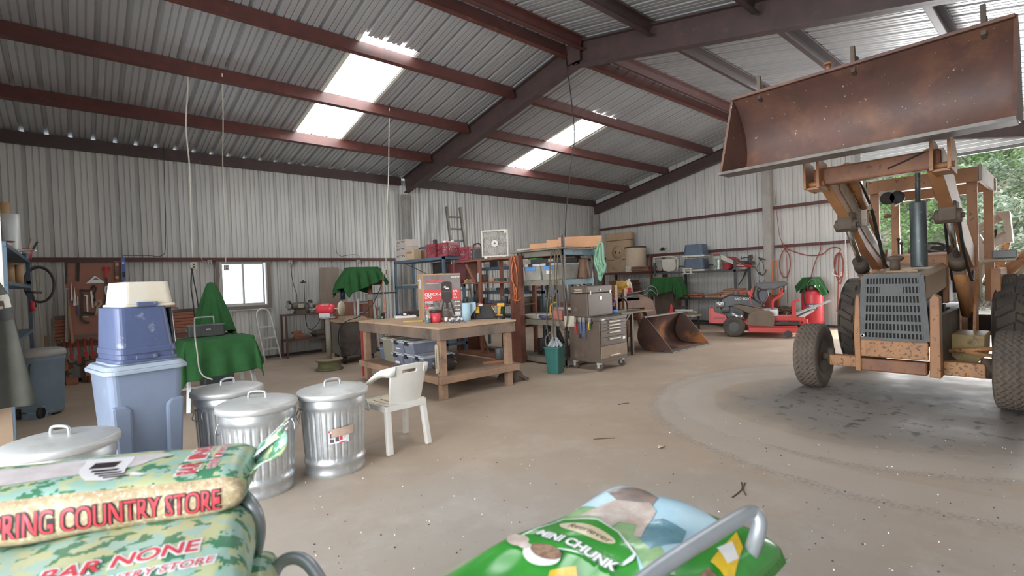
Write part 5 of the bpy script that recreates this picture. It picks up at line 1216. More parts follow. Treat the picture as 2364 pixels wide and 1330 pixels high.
t = item('cardboard_sheet','brown cardboard flat standing along the blue shelving behind the red crates','cardboard',6.02,9.45,2.032); B().prism([(-.55,0),(.62,0),(.62,.20),(-.55,.34)],-.012,.012,'YZ').o('cardboard', mat('dull_card',(.32,.17,.11),rough=.8), t)
def crate(label, x, y, z, rz):
    t = item('milk_crate',label,'crate',x,y,z,rz,'red milk crates'); b = B(); s,h = .165,.28
    for k in range(4):
        b.at((0,0,0),k*pi/2)
        b.box((-s,-s,0),(s,-s+.012,.045)).box((-s,-s,h-.05),(s,-s+.012,h)).box((-s,-s,0),(-s+.025,-s+.012,h)).box((s-.025,-s,0),(s,-s+.012,h)).box((-s,-s-.006,h-.015),(s,-s+.012,h))
        for i in range(6):
            x0 = -s+.02+i*.052
            b.bar((x0,-s+.006,.04),(x0+.05,-s+.006,.135),.010,.009,(0,1,0)).bar((x0+.05,-s+.006,.04),(x0,-s+.006,.135),.010,.009,(0,1,0))
            b.bar((x0,-s+.006,.135),(x0+.05,-s+.006,.235),.010,.009,(0,1,0)).bar((x0+.05,-s+.006,.135),(x0,-s+.006,.235),.010,.009,(0,1,0))
    b.at().box((-s,-s,0),(s,s,.008)); b.o('crate_shell', M_crate, t); return t
t1 = crate('red milk crate on the blue shelving, the farther one of the touching pair',5.82,8.98,2.032,.05)
t2 = crate('red milk crate on the blue shelving at its near end, full of bottles',5.86,8.61,2.032,R(8))
t3 = crate('red milk crate standing on the red timber shelving beside the box fan',6.20,8.36,1.934,R(6))
for i,(dx,dy,h,m_,lb) in enumerate(((-.06,.05,.32,M_white,'white jar in the near red crate on the blue shelving'),(.05,-.07,.33,M_crd,'cream jar in the near red crate on the blue shelving'),(.07,.07,.31,M_white,'small white bottle at the back of the near red crate'))):
    t = item('jar',lb,'jar',5.86+dx,8.61+dy,2.042); B().lathe([(0,0),(.05,0),(.05,h-.05),(.035,h-.03),(.035,h),(0,h)],16).o('jar', m_, t)
t = item('spray_can','black spray can in the farther red crate on the blue shelving','can',5.80,9.02,2.042); B().lathe([(0,0),(.045,0),(.045,.36),(.03,.38),(0,.38)],16).o('can', M_blk, t)
t = item('storage_tub','grey plastic tub under the top board of the blue shelving','tub',5.78,8.80,1.452); B().frus((.30,.46),(.34,.52),0,.20,rad=.04).o('tub', M_gr, t, .004); B().frus((.36,.54),(.33,.50),.20,.235,rad=.04).o('lid', mat('pale_grey_lid',(.34,.36,.37),rough=.45), t, .004)
t = item('storage_tub','dark crate at the near end of the second shelf of the blue shelving','crate',5.99,8.52,1.452); B().frus((.3,.2),(.32,.22),0,.42,rad=.02).o('crate', mat('dark_red_crate',(.13,.025,.03),rough=.5), t)
t = item('grey_panel','dark grey panel standing at the back of the blue shelving','panel',6.06,9.2,1.452); cbx(t,'panel',M_iron,(.03,.7,.5))
t = item('plank','pale board lying on the second shelf of the blue shelving','board',5.8,10.0,1.452); cbx(t,'board',M_beige,(.25,.6,.03))
t = item('red_tray','small red tray on the third shelf of the blue shelving','tray',5.78,9.75,.802); cbx(t,'tray',M_crate,(.25,.4,.09))
# tall aluminium ladder leaned on the wall
t = thing('extension_ladder','aluminium ladder leaned against the wall above the red crates','ladder',(7.62,10.35,0))
for s in (-1,1):
    B().bar((s*.20,0,0),(s*.20+.02,.95,3.55),.05,.11,(0,1,0)).o('rail', mat('old_ladder_aluminium',(.30,.285,.24),(.24,.22,.18),rough=.5,metal=.4,sc=6) if s<0 else bpy.data.materials['old_ladder_aluminium'], t)
for k in range(10): z = .3+.33*k; y = .95*z/3.55; B().cyl((-.2,y,z),(.22,y,z),.026,n=10).o('rung', bpy.data.materials['old_ladder_aluminium'], t)
t.rotation_euler = (0,0,R(-14))

# red timber shelving
rs = thing('timber_shelving','red stained timber shelving under the box fan','shelving',(6.30,7.70,0))
for nm,d in (('top_board',((-.30,-.92,1.895),(.30,.90,1.93))),('shelf',((-.28,-.90,1.445),(.28,.88,1.47))),('shelf',((-.28,-.90,1.02),(.28,.88,1.045))),('shelf',((-.28,-.90,.60),(.28,.88,.62))),('bottom_board',((-.30,-.92,.0),(.30,.90,.06)))): B().box(*d).o(nm, M_rwood, rs, .003)
for y in (-.90,.0+.05,.86):
    for x in (-.30,.26): B().box((x,y,.06),(x+.045,y+.085,1.895)).o('post', M_rwood, rs, .003)
B().box((-.3,.90,.06),(.3,.92,.55)).o('end_panel', M_rwood, rs); B().box((-.3,.885,1.55),(.3,.905,1.9)).o('end_panel', M_rwood, rs)
B().bar((-.27,.55,1.85),(-.27,.25,1.45),.06,.03,(1,0,0)).o('brace', M_rwood, rs)
# box fan
t = item('box_fan','white box fan standing on the red timber shelving','fan',6.17,7.46,1.932,R(-50))
b = rect(B(), -.265,.02,.265,.55,.035,-.06,.06); b.o('housing', M_crd, t, .012)
B().box((.19,-.068,.475),(.25,-.06,.535)).cyl((.22,-.085,.505),(.22,-.06,.505),.022,n=16).o('dial', M_crd, t)
b = B()
for r_ in (.10,.15,.20,.245): b.tube([(r_*cos(a),-.055,.285+r_*sin(a)) for a in [2*pi*i/32 for i in range(32)]],.0028,5,closed=True)
for i in range(26):
    a = 2*pi*i/26; b.tube([((.06+.2*q)*cos(a+.5*q),-.057,.285+(.06+.2*q)*sin(a+.5*q)) for q in (0,.35,.7,1)],.0026,5)
b.cyl((0,-.064,.285),(0,-.055,.285),.066,n=24)
gr = b.o('grille', M_crd, t)
B().cyl((0,-.066,.285),(0,-.064,.285),.02,n=12).o('badge', M_gr, gr)
b = B()
for k in range(5):
    a0 = 2*pi*k/5
    def bl(u,w): a = a0+1.0*w*(.5+.5*u); r_ = .05+.19*u; return (r_*cos(a), .005-.03*w+.03*u*.3, .285+r_*sin(a))
    b.grid(bl,6,5)
b.o('fan_blade', mat('grey_fan_blade',(.40,.38,.35),rough=.5), t, solid=.004)
for x in (-.18,.18): B().box((x-.03,-.09,0),(x+.03,.09,.022)).o('foot', M_crd, t)
t = item('lamp_shade','cream tapered board leaning behind the box fan','board',6.86,7.35,1.40); b = B().prism([(-.30,.0),(.30,.0),(.24,.72),(-.16,.72)],-.01,.01,'XZ'); b.o('board', M_crd, t); t.rotation_euler=(0,0,R(-48))
t = item('heater','small black heater between the red crate and the box fan','heater',6.13,7.98,1.932,R(-20)); B().frus((.24,.16),(.22,.14),0,.22,rad=.02).o('body', mat('heater_black',(.06,.06,.055),(.09,.085,.08),rough=.5,sc=9), t, .004); B().tube([(-.08,0,.2),(-.07,0,.30),(.05,0,.32),(.09,0,.2)],.014,8,4).o('handle', M_blk, t)
# things on the red shelves
def lumps(prefix, x, ys, z, n, seed, group):
    """assorted small hardware standing on a shelf, each its own thing"""
    q = random.Random(seed); M_ = [M_iron,M_grease,M_card,M_gr,M_navy,M_beige,M_orb,M_galvl,M_olive,M_blk]; cols = ['dark iron','greasy black','tan','grey','navy','beige','rusty orange','pale steel','olive','black']
    for i in range(n):
        y = ys[0]+(ys[1]-ys[0])*(i+.5)/n; k = q.randrange(10); w,d,h = q.uniform(.06,.16),(ys[1]-ys[0])/n*.8,q.uniform(.05,.16); sh = q.randrange(4)
        nm = ['tin','small_box','machine_part','cable_coil'][sh]
        t = item(nm,'%s %s, %s from the near end of %s' % (cols[k],nm.replace('_',' '),['first','second','third','fourth','fifth','sixth','seventh','eighth'][i],prefix),nm.replace('_',' '),x+q.uniform(-.05,.05),y,z,0,group)
        if sh == 0: B().lathe([(0,0),(d*.45,0),(d*.45,h),(0,h)],18).o('tin', M_[k], t)
        elif sh == 1: cbx(t,'box',M_[k],(w,d,h)) ; t.rotation_euler=(0,0,q.uniform(-.15,.15))
        elif sh == 2: B().cyl((0,-d*.4,h*.4),(0,d*.4,h*.4),h*.4,n=12).box((-.03,-d*.2,0),(.03,d*.2,h*.9)).o('part', M_[k], t)
        else: B().tube([(.07*cos(a)*.8,d*.35*sin(a),.02+.02*(j//10)) for j,a in enumerate([2*pi*i_/10 for i_ in range(30)])],.012,6).o('coil', M_[k], t)
lumps('the middle red shelf',6.16,(6.92,8.5),1.472,8,3,'hardware on the middle red shelf')
lumps('the lower red shelf',6.16,(6.92,8.5),1.047,8,5,'hardware on the lower red shelf')
lumps('the lowest red shelf',6.2,(7.0,8.4),.622,5,9,'hardware on the lowest red shelf')
t = item('wire_reel','grey ribbed reel on the lower red shelf near the orange cord','reel',6.12,6.99,1.20); t.location=(6.02,6.77,1.06) if False else (6.33,7.02,1.047); b = B().lathe([(0,0)]+[(.10-.006*(i%2),.02+.012*i) for i in range(14)]+[(0,.20)],20); b.o('reel', M_gr, t)
t = item('green_bottle','green bottle leaning on the shelf behind the yellow drill','bottle',6.05,7.1,.93); t.location=(6.10,7.35,.622); B().bar((0,0,.0),(.06,-.1,.36),.07,.05).o('bottle', mat('bottle_green',(.02,.13,.04),rough=.4), t, .015)
t = item('wire_fence_roll','tan mesh roll on the floor shelf by the slotted post','roll',6.2,7.06,.06); B().cyl((0,0,0),(0,0,.5),.11,n=18).o('roll', mat('tan_mesh',(.28,.22,.13),(.16,.13,.08),rough=.8,sc=40), t)
t = item('rake_handle','rusty bar leaning inside the red timber shelving','bar',6.1,7.4,.06); B().bar((0,.30,.0),(0,.55,.55),.025,.02).o('bar', M_orb, t)
t = item('glove','pale glove hanging on the front post of the red timber shelving','glove',5.985,7.80,1.58); B().prism([(-.03,-.10),(.03,-.10),(.035,.05),(.02,.08),(-.02,.08)],-.012,.012,'YZ').o('glove', M_galvl, t, .006)

# blue shelving behind the red shelves
rack('steel_shelving','second blue steel shelving, standing behind the red timber shelving',6.98,7.42,7.0,9.3,1.80,(1.80,1.26,.74),M_blsh)
lumps('the back blue top shelf',7.2,(7.1,9.1),1.802,7,12,'hardware on the second blue shelving')
lumps('the back blue middle shelf',7.17,(7.6,9.1),1.262,7,15,'hardware on the middle of the second blue shelving')
for i,(y,lb) in enumerate(((7.55,'olive storage bin on the second blue shelving behind the ropes'),(7.22,'olive storage bin at the near end of the second blue shelving'))):
    t = item('storage_bin',lb,'storage bin',7.2,y,.742,0,'olive bins behind the ropes'); B().frus((.38,.26),(.42,.29),0,.36,rad=.03).o('bin_body', M_olive, t, .004); B().frus((.44,.31),(.43,.30),.33,.385,rad=.03).o('lid', M_olive, t, .004)
t = item('cord_bundle','orange extension cord heaped on the second blue shelving','cord',7.18,7.3,1.264); b = B(); q = random.Random(4); b.tube([(q.uniform(-.12,.12),q.uniform(-.25,.25),.02+.06*q.random()) for _ in range(16)],.011,7,4); b.o('heap', M_cordo, t)

# grey slotted-angle shelving at the near end, timber post beside it
ms = thing('slotted_shelving','grey slotted angle shelving hung with ropes and an orange cord','shelving',(6.48,6.20,0))
for x,y,h in ((6.10,5.61,2.22),(6.12,6.76,2.02),(6.87,5.62,2.03),(6.87,6.76,2.02)):
    b = B(); s = 1 if y < 6 else -1; sx = 1 if x < 6.5 else -1
    b.at((x-6.48,y-6.2,0)); b.box((0,0,0),(sx*.045,s*.004,h)).box((0,0,0),(sx*.004,s*.045,h)); p_ = b.o('post', M_angle, ms)
    b = B().at((x-6.48,y-6.2,0))
    for k in range(int(h/.05)):
        b.cbox((-sx*.0005,s*.022,.03+.05*k),(.002,.012,.022))
    b.o('slots', M_blk, p_)
for z,m_ in ((1.98,M_gshelf),(1.475,M_gshelf),(.78,M_gshelf),(.12,M_gshelf)):
    b = B().box((-.38,-.59,z-.09),(-.375,.56,z)).box((-.375,-.585,z-.012),(.39,.555,z)); b.o('shelf', m_, ms)
    B().box((-.38,-.592,z-.09),(.39,-.587,z)).o('shelf_end', M_blend if z>1 else M_gshelf, ms)
B().box((-.37,-.58,1.885),(.385,.55,1.90)).o('underboard', M_rwood, ms)
t = thing('timber_post','thick red brown timber post between the red and the grey shelving','post',(6.14,6.90,0)); 
t.location=(6.02,6.68,0); B().box((-.07,-.11,0),(.05,.09,1.93)).o('post', mat('post_timber',(.15,.055,.035),(.21,.075,.045),rough=.7,sc=3,wear=(.10,.045,.03),wsc=5,wlo=.55,whi=.7), t, .006)
t = thing('plywood_sheet','plywood sheets lying on top of the slotted shelving','plywood',(6.45,6.18,1.982)); cbx(t,'sheet',M_gshelf,(.98,1.32,.02)); cbx(t,'sheet',M_woodd,(.80,1.1,.02),.022)
for i,(x,y,l,h) in enumerate(((6.55,6.50,.55,.13),(6.60,6.10,.55,.17),(6.66,5.72,.75,.19))):
    t = thing('pine_board','%s raw pine board standing on edge on top of the slotted shelving' % ('farthest','middle','nearest')[i],'board',(x,y,2.026),R(-62+i*6),'pine boards on the slotted shelving'); cbx(t,'board',mat('raw_pine',(.55,.29,.15),(.46,.22,.11),rough=.7,sc=4) if i==0 else bpy.data.materials['raw_pine'],(l,.04,h))
for i,(y,lb) in enumerate(((6.42,'clear lidded bin on the slotted shelving, the farther of two'),(5.98,'clear lidded bin with a blue tape label on the slotted shelving'))):
    t = item('storage_bin',lb,'storage bin',6.40,y,1.478,0,'clear bins on the slotted shelving')
    B().frus((.50,.38),(.56,.42),0,.25,rad=.03).o('bin_body', mat('dusty_clear',(.36,.34,.30),(.27,.25,.22),rough=.3,sc=6) if i==0 else bpy.data.materials['dusty_clear'], t, .004); B().frus((.59,.435),(.58,.42),.245,.285,rad=.03).o('lid', M_clrl, t, .004)
    B().box((-.283,-.10,.17),(-.274,.12,.235)).o('blue_tape', mat('blue_tape',(.10,.27,.55),rough=.6) if i==0 else bpy.data.materials['blue_tape'], t)
    B().box((-.305,-.05,.24),(-.28,.05,.29)).o('clip', M_blk, t)
    if i: B().box((-.284,-.06,.10),(-.272,.06,.16)).o('paper_tag', M_wp, t)
t = item('flat_case','flat black case lying on the clear bins of the slotted shelving','case',6.42,6.15,1.770); cbx(t,'case',mat('case_black',(.06,.06,.055),rough=.5),(.42,.75,.08)); B().box((-.215,-.2,.02),(-.208,-.08,.07)).o('label', M_beige, t); 
t = item('green_book','green folder on the black case of the slotted shelving','folder',6.36,6.55,1.852); cbx(t,'folder',mat('folder_green',(.16,.40,.15),rough=.6),(.16,.22,.03))
t = item('leather_bag','brown leather bundle at the right of the slotted shelving','bag',6.62,5.73-.02,1.478); t.location=(6.80,5.85,1.478); B().frus((.24,.34),(.18,.26),0,.36,rad=.08).o('bag', mat('worn_leather',(.22,.12,.07),(.15,.085,.055),rough=.7,sc=6), t, .03)
t = item('paper_sheets','fan of tan paper sheets on the lower board of the slotted shelving','paper',6.35,6.45,.783)
for k in range(6): B().at((0,0,.004+.014*k),.18*k-.4).box((-.2,-.24,0),(.2,.24,.010)).o('sheet', M_paint if k%2 else M_beige, t)
t = item('nail_box','pink printed box on the lower board of the slotted shelving','box',6.30,5.90,.783); cbx(t,'box',mat('pink_box',(.50,.20,.16),(.42,.14,.11),rough=.6,sc=8),(.2,.24,.16))
t = item('pipe','grey plastic pipe lying across the lower board of the slotted shelving','pipe',6.22,5.95,1.00); t.location=(6.45,5.98,.955); B().cyl((-.02,.28,.0),(.0,-.30,.0),.035,n=14).o('pipe', M_galvl, t)
t = item('putty_gun','blue handled tool sticking out of the lower board of the slotted shelving','tool',6.16,6.18,.783); B().cyl((0,.1,.05),(-.05,-.12,.04),.03,n=12).o('handle', M_navy, t); B().cyl((0,.1,.05),(.03,.2,.06),.04,n=12).o('head', M_galvl, t)
t = item('notepad','square tan wooden pad leaning at the corner post','pad',6.13,5.50,.80); t.location=(6.07,5.50,.70); B().at((0,0,0),.3).box((-.01,-.09,0),(.01,.09,.17)).o('pad', M_beige, t)
t = item('yellow_hook','yellow hooked tube on the lower board of the slotted shelving','tube',6.35,6.21,.783); B().tube([(0,0,0),(0,-.01,.20),(.01,-.04,.26),(.03,-.12,.29)],.014,8,4).o('tube', M_dy, t)
for i,(y,lb) in enumerate(((6.45,'black power tool on the floor board of the slotted shelving'),(6.1,'black chain housing on the floor board of the slotted shelving'),(5.82,'black boxy tool at the corner of the floor board'))):
    t = item('power_tool',lb,'power tool',6.5,y,.122,.5*i,'tools on the floor board'); t.scale=(.9,.8,1); B().frus((.42,.25),(.2,.15),0,.22,rad=.05).cyl((.0,-.05,.2),(.1,.1,.42),.05).box((-.25,-.06,.05),(-.1,.06,.3)).o('body', M_blk, t, .02); B().tube([(-.15,-.14,.1),(-.18,-.14,.3),(.0,-.14,.4),(.1,-.14,.3)],.012,8,4).o('handle', M_post, t)
# hanging ropes, orange cord, bolt cutters, green hose
cord('orange extension cord looped over the end of the grey shelving',[hit(1189,600,0,5.93),hit(1183,590,0,5.92),hit(1180,610,0,5.92),hit(1186,660,0,5.92),hit(1190,700,0,5.92),hit(1194,640,0,5.92),hit(1186,600,0,5.90),hit(1181,640,0,5.9),hit(1192,672,0,5.9),hit(1184,690,0,5.9),hit(1196,695,0,5.9),hit(1202,688,0,5.9)],.010,M_cordo,6,'cord','orange_cable')
M_rope = mat('brown_rope',(.11,.085,.06),(.16,.12,.085),rough=.85,sc=30)
cord('brown rope coil hanging from the top of the slotted shelving',[hit(1282,574,0,6.03),hit(1272,590,0,6.03),hit(1268,660,0,6.03),hit(1262,740,0,6.03),hit(1268,780,0,6.03),hit(1278,790,0,6.03),hit(1276,720,0,6.02),hit(1280,640,0,6.02),hit(1281,590,0,6.02),hit(1288,574,0,6.02),hit(1284,660,0,6.01),hit(1290,740,0,6.01),hit(1302,760,0,6.01),hit(1310,730,0,6.01),hit(1302,660,0,6.0),hit(1296,600,0,6.0),hit(1288,572,0,6.0)],.011,M_rope,6,'rope','rope_coil')
for i,px in enumerate((1195,1204)): cord('dark bungee strap hanging beside the orange cord, %s of two' % ('nearer the cord','farther from the cord')[i],[hit(px,585,0,6.02),hit(px+1,630,0,6.02),hit(px+1,665,0,6.02)],.010,M_blk,4,'strap','bungee_strap')
t = thing('bolt_cutter','bolt cutters with orange handle grips hanging on the slotted shelving','bolt cutters',hit(1335,620,0,6.95)); o_ = t.location.copy()
pq = lambda px,py,d=0: hit(px,py,0,6.93+d)-o_
B().ball(pq(1334,600),.09,12,(.5,1,1)).bar(pq(1326,612),pq(1343,612),.07,.06,(1,0,0)).o('head', M_iron, t); 
for a_,b_,c_ in (((1330,612),(1328,640),(1318,672)),((1337,612),(1341,640),(1350,658))): B().tube([pq(*a_),pq(*b_)],.022,8).o('grip', M_cordo, t); B().tube([pq(*b_),pq(*c_)],.02,8).o('handle', M_iron, t)
t = thing('garden_hose','pale green garden hose coiled on the end of the slotted shelving','hose',hit(1380,600,0,6.93)); o_ = t.location.copy()
b = B(); hp = []
for k,(x0,x1,yt,yb) in enumerate(((1376,1392,556,642),(1379,1386,560,648),(1373,1389,554,636),(1381,1397,560,630))): hp += [pq(x0,yt+8,-.03*k),pq((x0+x1)/2-3,yt,-.03*k),pq((x0+x1)/2+2,yt+6,-.03*k),pq(x1-4,yt+40,-.03*k),pq(x1,yb-18,-.03*k),pq((x0+x1)/2+4,yb,-.03*k),pq((x0+x1)/2,yb-10,-.03*k),pq(x0,yt+48,-.03*k)]
b.tube(hp,.020,8,4); b.o('hose', mat('sage_hose',(.17,.36,.22),(.24,.40,.28),rough=.5,sc=5), t)
B().cyl(pq(1369,565),pq(1370,600),.012,n=8).ball(pq(1370,602),.022).o('hose_end', M_beige, t)

# green waste basket
t = thing('waste_basket','dark green waste basket with a grey liner bag beside the tool cabinet','waste basket',(5.66,5.46,0),R(18))
M_wb = mat('sea_green_plastic',(.035,.15,.13),(.03,.13,.11),rough=.4,sc=4)
b = B(); b.frus((.22,.19),(.30,.25),0,.42,rad=.03,k=4).frus((.315,.265),(.315,.265),.40,.425,rad=.035,k=4); b.o('basket', M_wb, t, .004)
b = B(); b.grid(lambda u,w:((.13-.10*w)*cos(2*pi*u)*(1+.15*sin(5*2*pi*u)),(.11-.08*w)*sin(2*pi*u)*(1+.15*sin(4*2*pi*u)),.425+.02*sin(9*2*pi*u)+.11*w*(1+.3*sin(3*2*pi*u))), 40, 8, cu=True, sm=False); b.o('liner_bag', mat('grey_liner',(.40,.42,.43),(.30,.32,.33),rough=.35,sc=9), t, solid=.003)

# ---------------------------------------------------------------- rolling tool cabinet and chest
M_tool = mat('brown_hammertone', (.128,.092,.070), (.10,.074,.057), rough=.5, metal=.1, sc=4, wear=(.24,.18,.13), wsc=3.2, wlo=.60, whi=.82)
M_toolf = mat('brown_drawer_front', (.12,.088,.068), (.10,.074,.057), rough=.45, metal=.1, sc=6)
M_dustd = mat('dusty_lower_door', (.30,.215,.145), (.22,.155,.105), rough=.7, sc=3, wear=(.13,.09,.07), wsc=5, wlo=.62, whi=.75)
M_pull = mat('brass_pull', (.50,.43,.33), rough=.4, metal=.4)
t = thing('tool_cabinet','brown rolling tool cabinet with drawers next to the green waste basket','tool cabinet',(6.13,4.93,0),R(2))
cb = B().box((0,0,.14),(.74,.62,.80)).box((-.01,-.01,.80),(.75,.63,.85)); cb.o('body', M_tool, t, .006)
for nm,z0,z1 in (('drawer',.745,.795),('drawer',.692,.74),('drawer',.64,.687),('drawer',.535,.632),('drawer',.405,.527)):
    d = B().box((.025,-.014,z0),(.715,.0,z1)).o(nm, M_toolf, t, .003)
    zc = z1-.030 if z1-z0 > .06 else (z0+z1)/2
    B().prism([(-.014,zc-.012),(-.036,zc-.010),(-.040,zc+.004),(-.014,zc+.014)],.23,.52,'YZ').o('handle', M_pull, d) if False else B().box((.23,-.038,zc-.010),(.52,-.014,zc+.012)).o('handle', M_pull, d, .004)
d = B().box((.02,-.016,.20),(.72,0,.395)).o('lower_door', M_dustd, t, .004); B().box((.24,-.036,.225),(.50,-.016,.245)).o('handle', M_pull, d, .004)
B().box((.60,-.0165,.46),(.67,-.0145,.505)).o('sticker', M_galv, t); B().box((.05,-.012,.81),(.12,-.0095,.825)).o('maker_plate', M_galv, t)
for x,y in ((.06,.07),(.68,.07),(.06,.55),(.68,.55)):
    c = B().cyl((x-.02,y,.058),(x+.02,y,.058),.058,n=20).o('caster', M_grease, t); B().box((x-.032,y-.03,.10),(x+.032,y+.03,.14)).box((x-.032,y-.02,.05),(x-.026,y+.02,.12)).box((x+.026,y-.02,.05),(x+.032,y+.02,.12)).o('fork', M_galvl, c)
t = thing('tool_chest','brown machinist chest on top of the rolling tool cabinet','tool chest',(6.17,5.19,.852),R(2))
B().box((0,0,0),(.68,.36,.38)).o('chest_body', M_tool, t, .010); B().box((-.002,-.002,.385),(.682,.362,.50)).o('lid', M_tool, t, .012)
B().box((.02,-.008,.02),(.66,0,.375)).o('front_panel', M_toolf, t, .004)
for x in (.06,.60): B().box((x,-.012,.36),(x+.03,-.002,.42)).o('latch', M_pull, t, .003)
B().box((.31,-.014,.27),(.37,-.008,.32)).o('badge', M_galv, t); B().cyl((.34,-.01,.43),(.34,-.002,.43),.012,n=10).o('lock', M_pull, t)
h = B().box((-.012,.10,.395),(-.002,.26,.46)).o('side_plate', M_pull, t); B().tube([(-.014,.12,.44),(-.03,.12,.425),(-.03,.24,.425),(-.014,.24,.44)],.006,8,3).o('side_handle', M_iron, h)
# pliers on a magnetic bar
t = thing('magnetic_bar','magnetic bar on the side of the tool cabinet','tool holder',(6.118,5.18,.77)); B().box((-.018,-.13,-.015),(.006,.24,.02)).o('bar', M_iron, t)
for i,(dy,h_,c_) in enumerate(((.21,.20,M_rw),(.13,.27,M_blk),(.10,.20,M_navy),(.05,.24,M_navy),(.02,.26,M_navy),(-.07,.12,M_dy),(-.10,.11,M_green))):
    t = thing('pliers',('red handled tool at the left end of the magnetic bar','black handled tool second on the magnetic bar','blue handled pliers third on the magnetic bar','longest blue handled pliers in the middle of the magnetic bar','blue handled pliers right of the middle on the magnetic bar','short yellow handled tool on the magnetic bar','short green handled tool at the right end of the magnetic bar')[i],'pliers',(6.088,5.18+dy,.78),0,'hand tools on the magnetic bar')
    B().bar((0,-.006,.0),(-.005,-.016,-h_),.016,.014).bar((0,.006,.0),(-.005,.012,-h_*.95),.016,.014).o('handles', c_, t, .004); B().bar((0,0,-.01),(.0,0,.07),.02,.012).o('jaws', M_steelb, t)
# side wing shelf with a can on it
t = thing('wing_shelf','steel wing shelf bracketed to the right of the tool cabinet','shelf',(6.90,5.10,0)); B().box((.02,-.02,.845),(.98,.48,.865)).o('shelf', M_dustd, t, .003); B().bar((.02,.0,.845),(.32,.0,.845),.03,.03).bar((.0,.02,.58),(.30,.02,.835),.03,.03).box((-.01,.0,.3),(.02,.40,.865)).o('bracket', M_tool, t); B().box((.90,.40,0),(.95,.45,.845)).o('leg', M_tool, t)
t = thing('spray_can','blue spray can with red cap standing on a blue tape roll','can',(7.02,5.30,.916)); B().lathe([(0,0),(.033,0),(.033,.15),(.025,.165),(0,.165)],20).o('can', mat('can_blue',(.025,.035,.20),rough=.3), t); B().lathe([(.022,.163),(.022,.19),(.008,.205),(0,.205)],16).o('cap', mat('can_red',(.6,.04,.05),rough=.4), t); B().box((-.0345,-.02,.06),(-.02,.02,.12)).o('yellow_label', M_dy, t)
text('WD-40',.022,mat('label_blue',(.02,.03,.25),rough=.5),t,(-.0352,.022,.085),(pi/2,0,-pi/2),.0004,.6)
t = thing('tape_roll','roll of blue masking tape under the spray can','tape',(7.02,5.30,.866)); B().lathe([(.035,0),(.058,0),(.058,.05),(.035,.05)],24).o('roll', mat('masking_blue',(.12,.32,.66),rough=.6), t); B().cyl((0,0,.048),(0,0,.05),.036).o('core', M_card, t)
t = thing('file_tool','flat green handled file lying on the wing shelf','file',(7.35,5.25,.868),R(-10)); B().box((-.3,-.02,0),(-.06,.02,.02)).o('handle', mat('file_green',(.05,.20,.14),rough=.5), t); B().box((-.06,-.025,.004),(.30,.025,.014)).o('blade', M_iron, t)

# ---------------------------------------------------------------- loader bucket on the floor, rusty loader frame behind
M_ru2 = mat('patchy_rust', (.115,.055,.038), (.075,.042,.034), rough=.6, sc=2.5, wear=(.36,.13,.035), wsc=1.8, wlo=.52, whi=.66, bump=.1, bsc=20)
t = thing('loader_bucket','rusty loader bucket resting on the floor in front of the rusty loader frame','loader bucket',(9.15,5.45,0),R(1))
pf = [(-.36,.012),(.10,.015),(.28,.06),(.37,.17),(.385,.32),(.33,.52),(.24,.66)]
pf = [tuple(q) for q in spline([V(p) for p in pf],4)]
b = B(); X0,X1 = -.70,.76
r_ = [[b.v((x,p[0],p[1])) for x in (X0,X1)] for p in pf]
for A,C in zip(r_,r_[1:]): b.f([A[0],A[1],C[1],C[0]],True)
b.o('shell', M_ru2, t, solid=.02)
for x in (X0,X1): B().prism(pf+[(.12,.60),(-.14,.30),(-.36,.05)],x-.01,x+.01,'YZ').o('side_plate', M_ru2, t)
B().box((X0-.02,.20,.645),(X1+.02,.27,.675)).o('top_lip', M_edge, t, .004); B().box((X0-.02,-.40,.0),(X1+.03,-.20,.022)).o('cutting_edge', M_edge, t, .004)
t = thing('loader_machine','rusty loader frame with hoses and posts behind the tool cabinet','loader frame',(8.35,6.45,0))
LF = lambda: B().at((-8.35,-6.45,0))
M_rfr = mat('rust_brown_frame',(.13,.06,.035),(.20,.09,.045),rough=.65,sc=4,wear=(.30,.14,.06),wsc=6,wlo=.58,whi=.75,bump=.1)
for y in (6.15,6.75):
    pl = [(7.25,.78),(7.25,1.02),(9.0,1.10),(9.45,.95),(9.62,.55),(9.50,.10),(9.30,.10),(9.30,.5),(9.1,.80),(8.2,.82)]
    LF().prism(pl,y-.05,y+.05,'XZ').o('side_arm', M_rfr, t, .01)
isl(LF().box((8.9,6.15,.55),(9.3,6.75,.7)).box((7.3,6.1,.85),(7.45,6.8,1.0)),'cross_beam', M_rfr, t, bevel=.01)
for x,y,h in ((7.95,5.98,1.32),(8.30,6.02,1.25)): LF().box((x-.045,y-.03,.0),(x+.045,y+.03,h)).o('upright', M_orb, t, .006)
LF().cyl((8.05,5.9,.0),(8.05,5.9,.85),.06).cyl((7.9,6.5,.02),(8.4,6.3,.9),.05).cyl((8.9,5.98,.05),(8.75,6.0,.75),.055).o('cylinder', M_rfr, t)
LF().cyl((7.6,6.9,1.0),(7.55,6.9,1.5),.02,n=10).cyl((7.9,6.9,1.0),(7.9,6.9,1.55),.035,n=10).o('pipe', M_galvl, t)
LF().lathe([(.0,-.06),(.28,-.06),(.30,0),(.28,.06),(0,.06)],30,(7.55,5.75+.1,.30),'X').o('wheel', M_ds, t)
for pts in (([(7.35,6.05,1.05),(8.1,6.05,1.12),(8.9,6.02,1.16),(9.2,6.0,1.26),(9.42,6.0,1.18),(9.45,6.0,1.02)]),([(7.35,6.0,1.0),(8.2,6.0,1.06),(8.9,5.98,1.08),(9.15,5.97,1.18),(9.35,5.95,1.06)]),([(8.1,5.95,1.1),(8.25,5.92,.95),(8.22,5.92,.7),(8.1,5.93,.55)])): LF().tube(pts,.018,8,5).o('hose', M_hose, t)
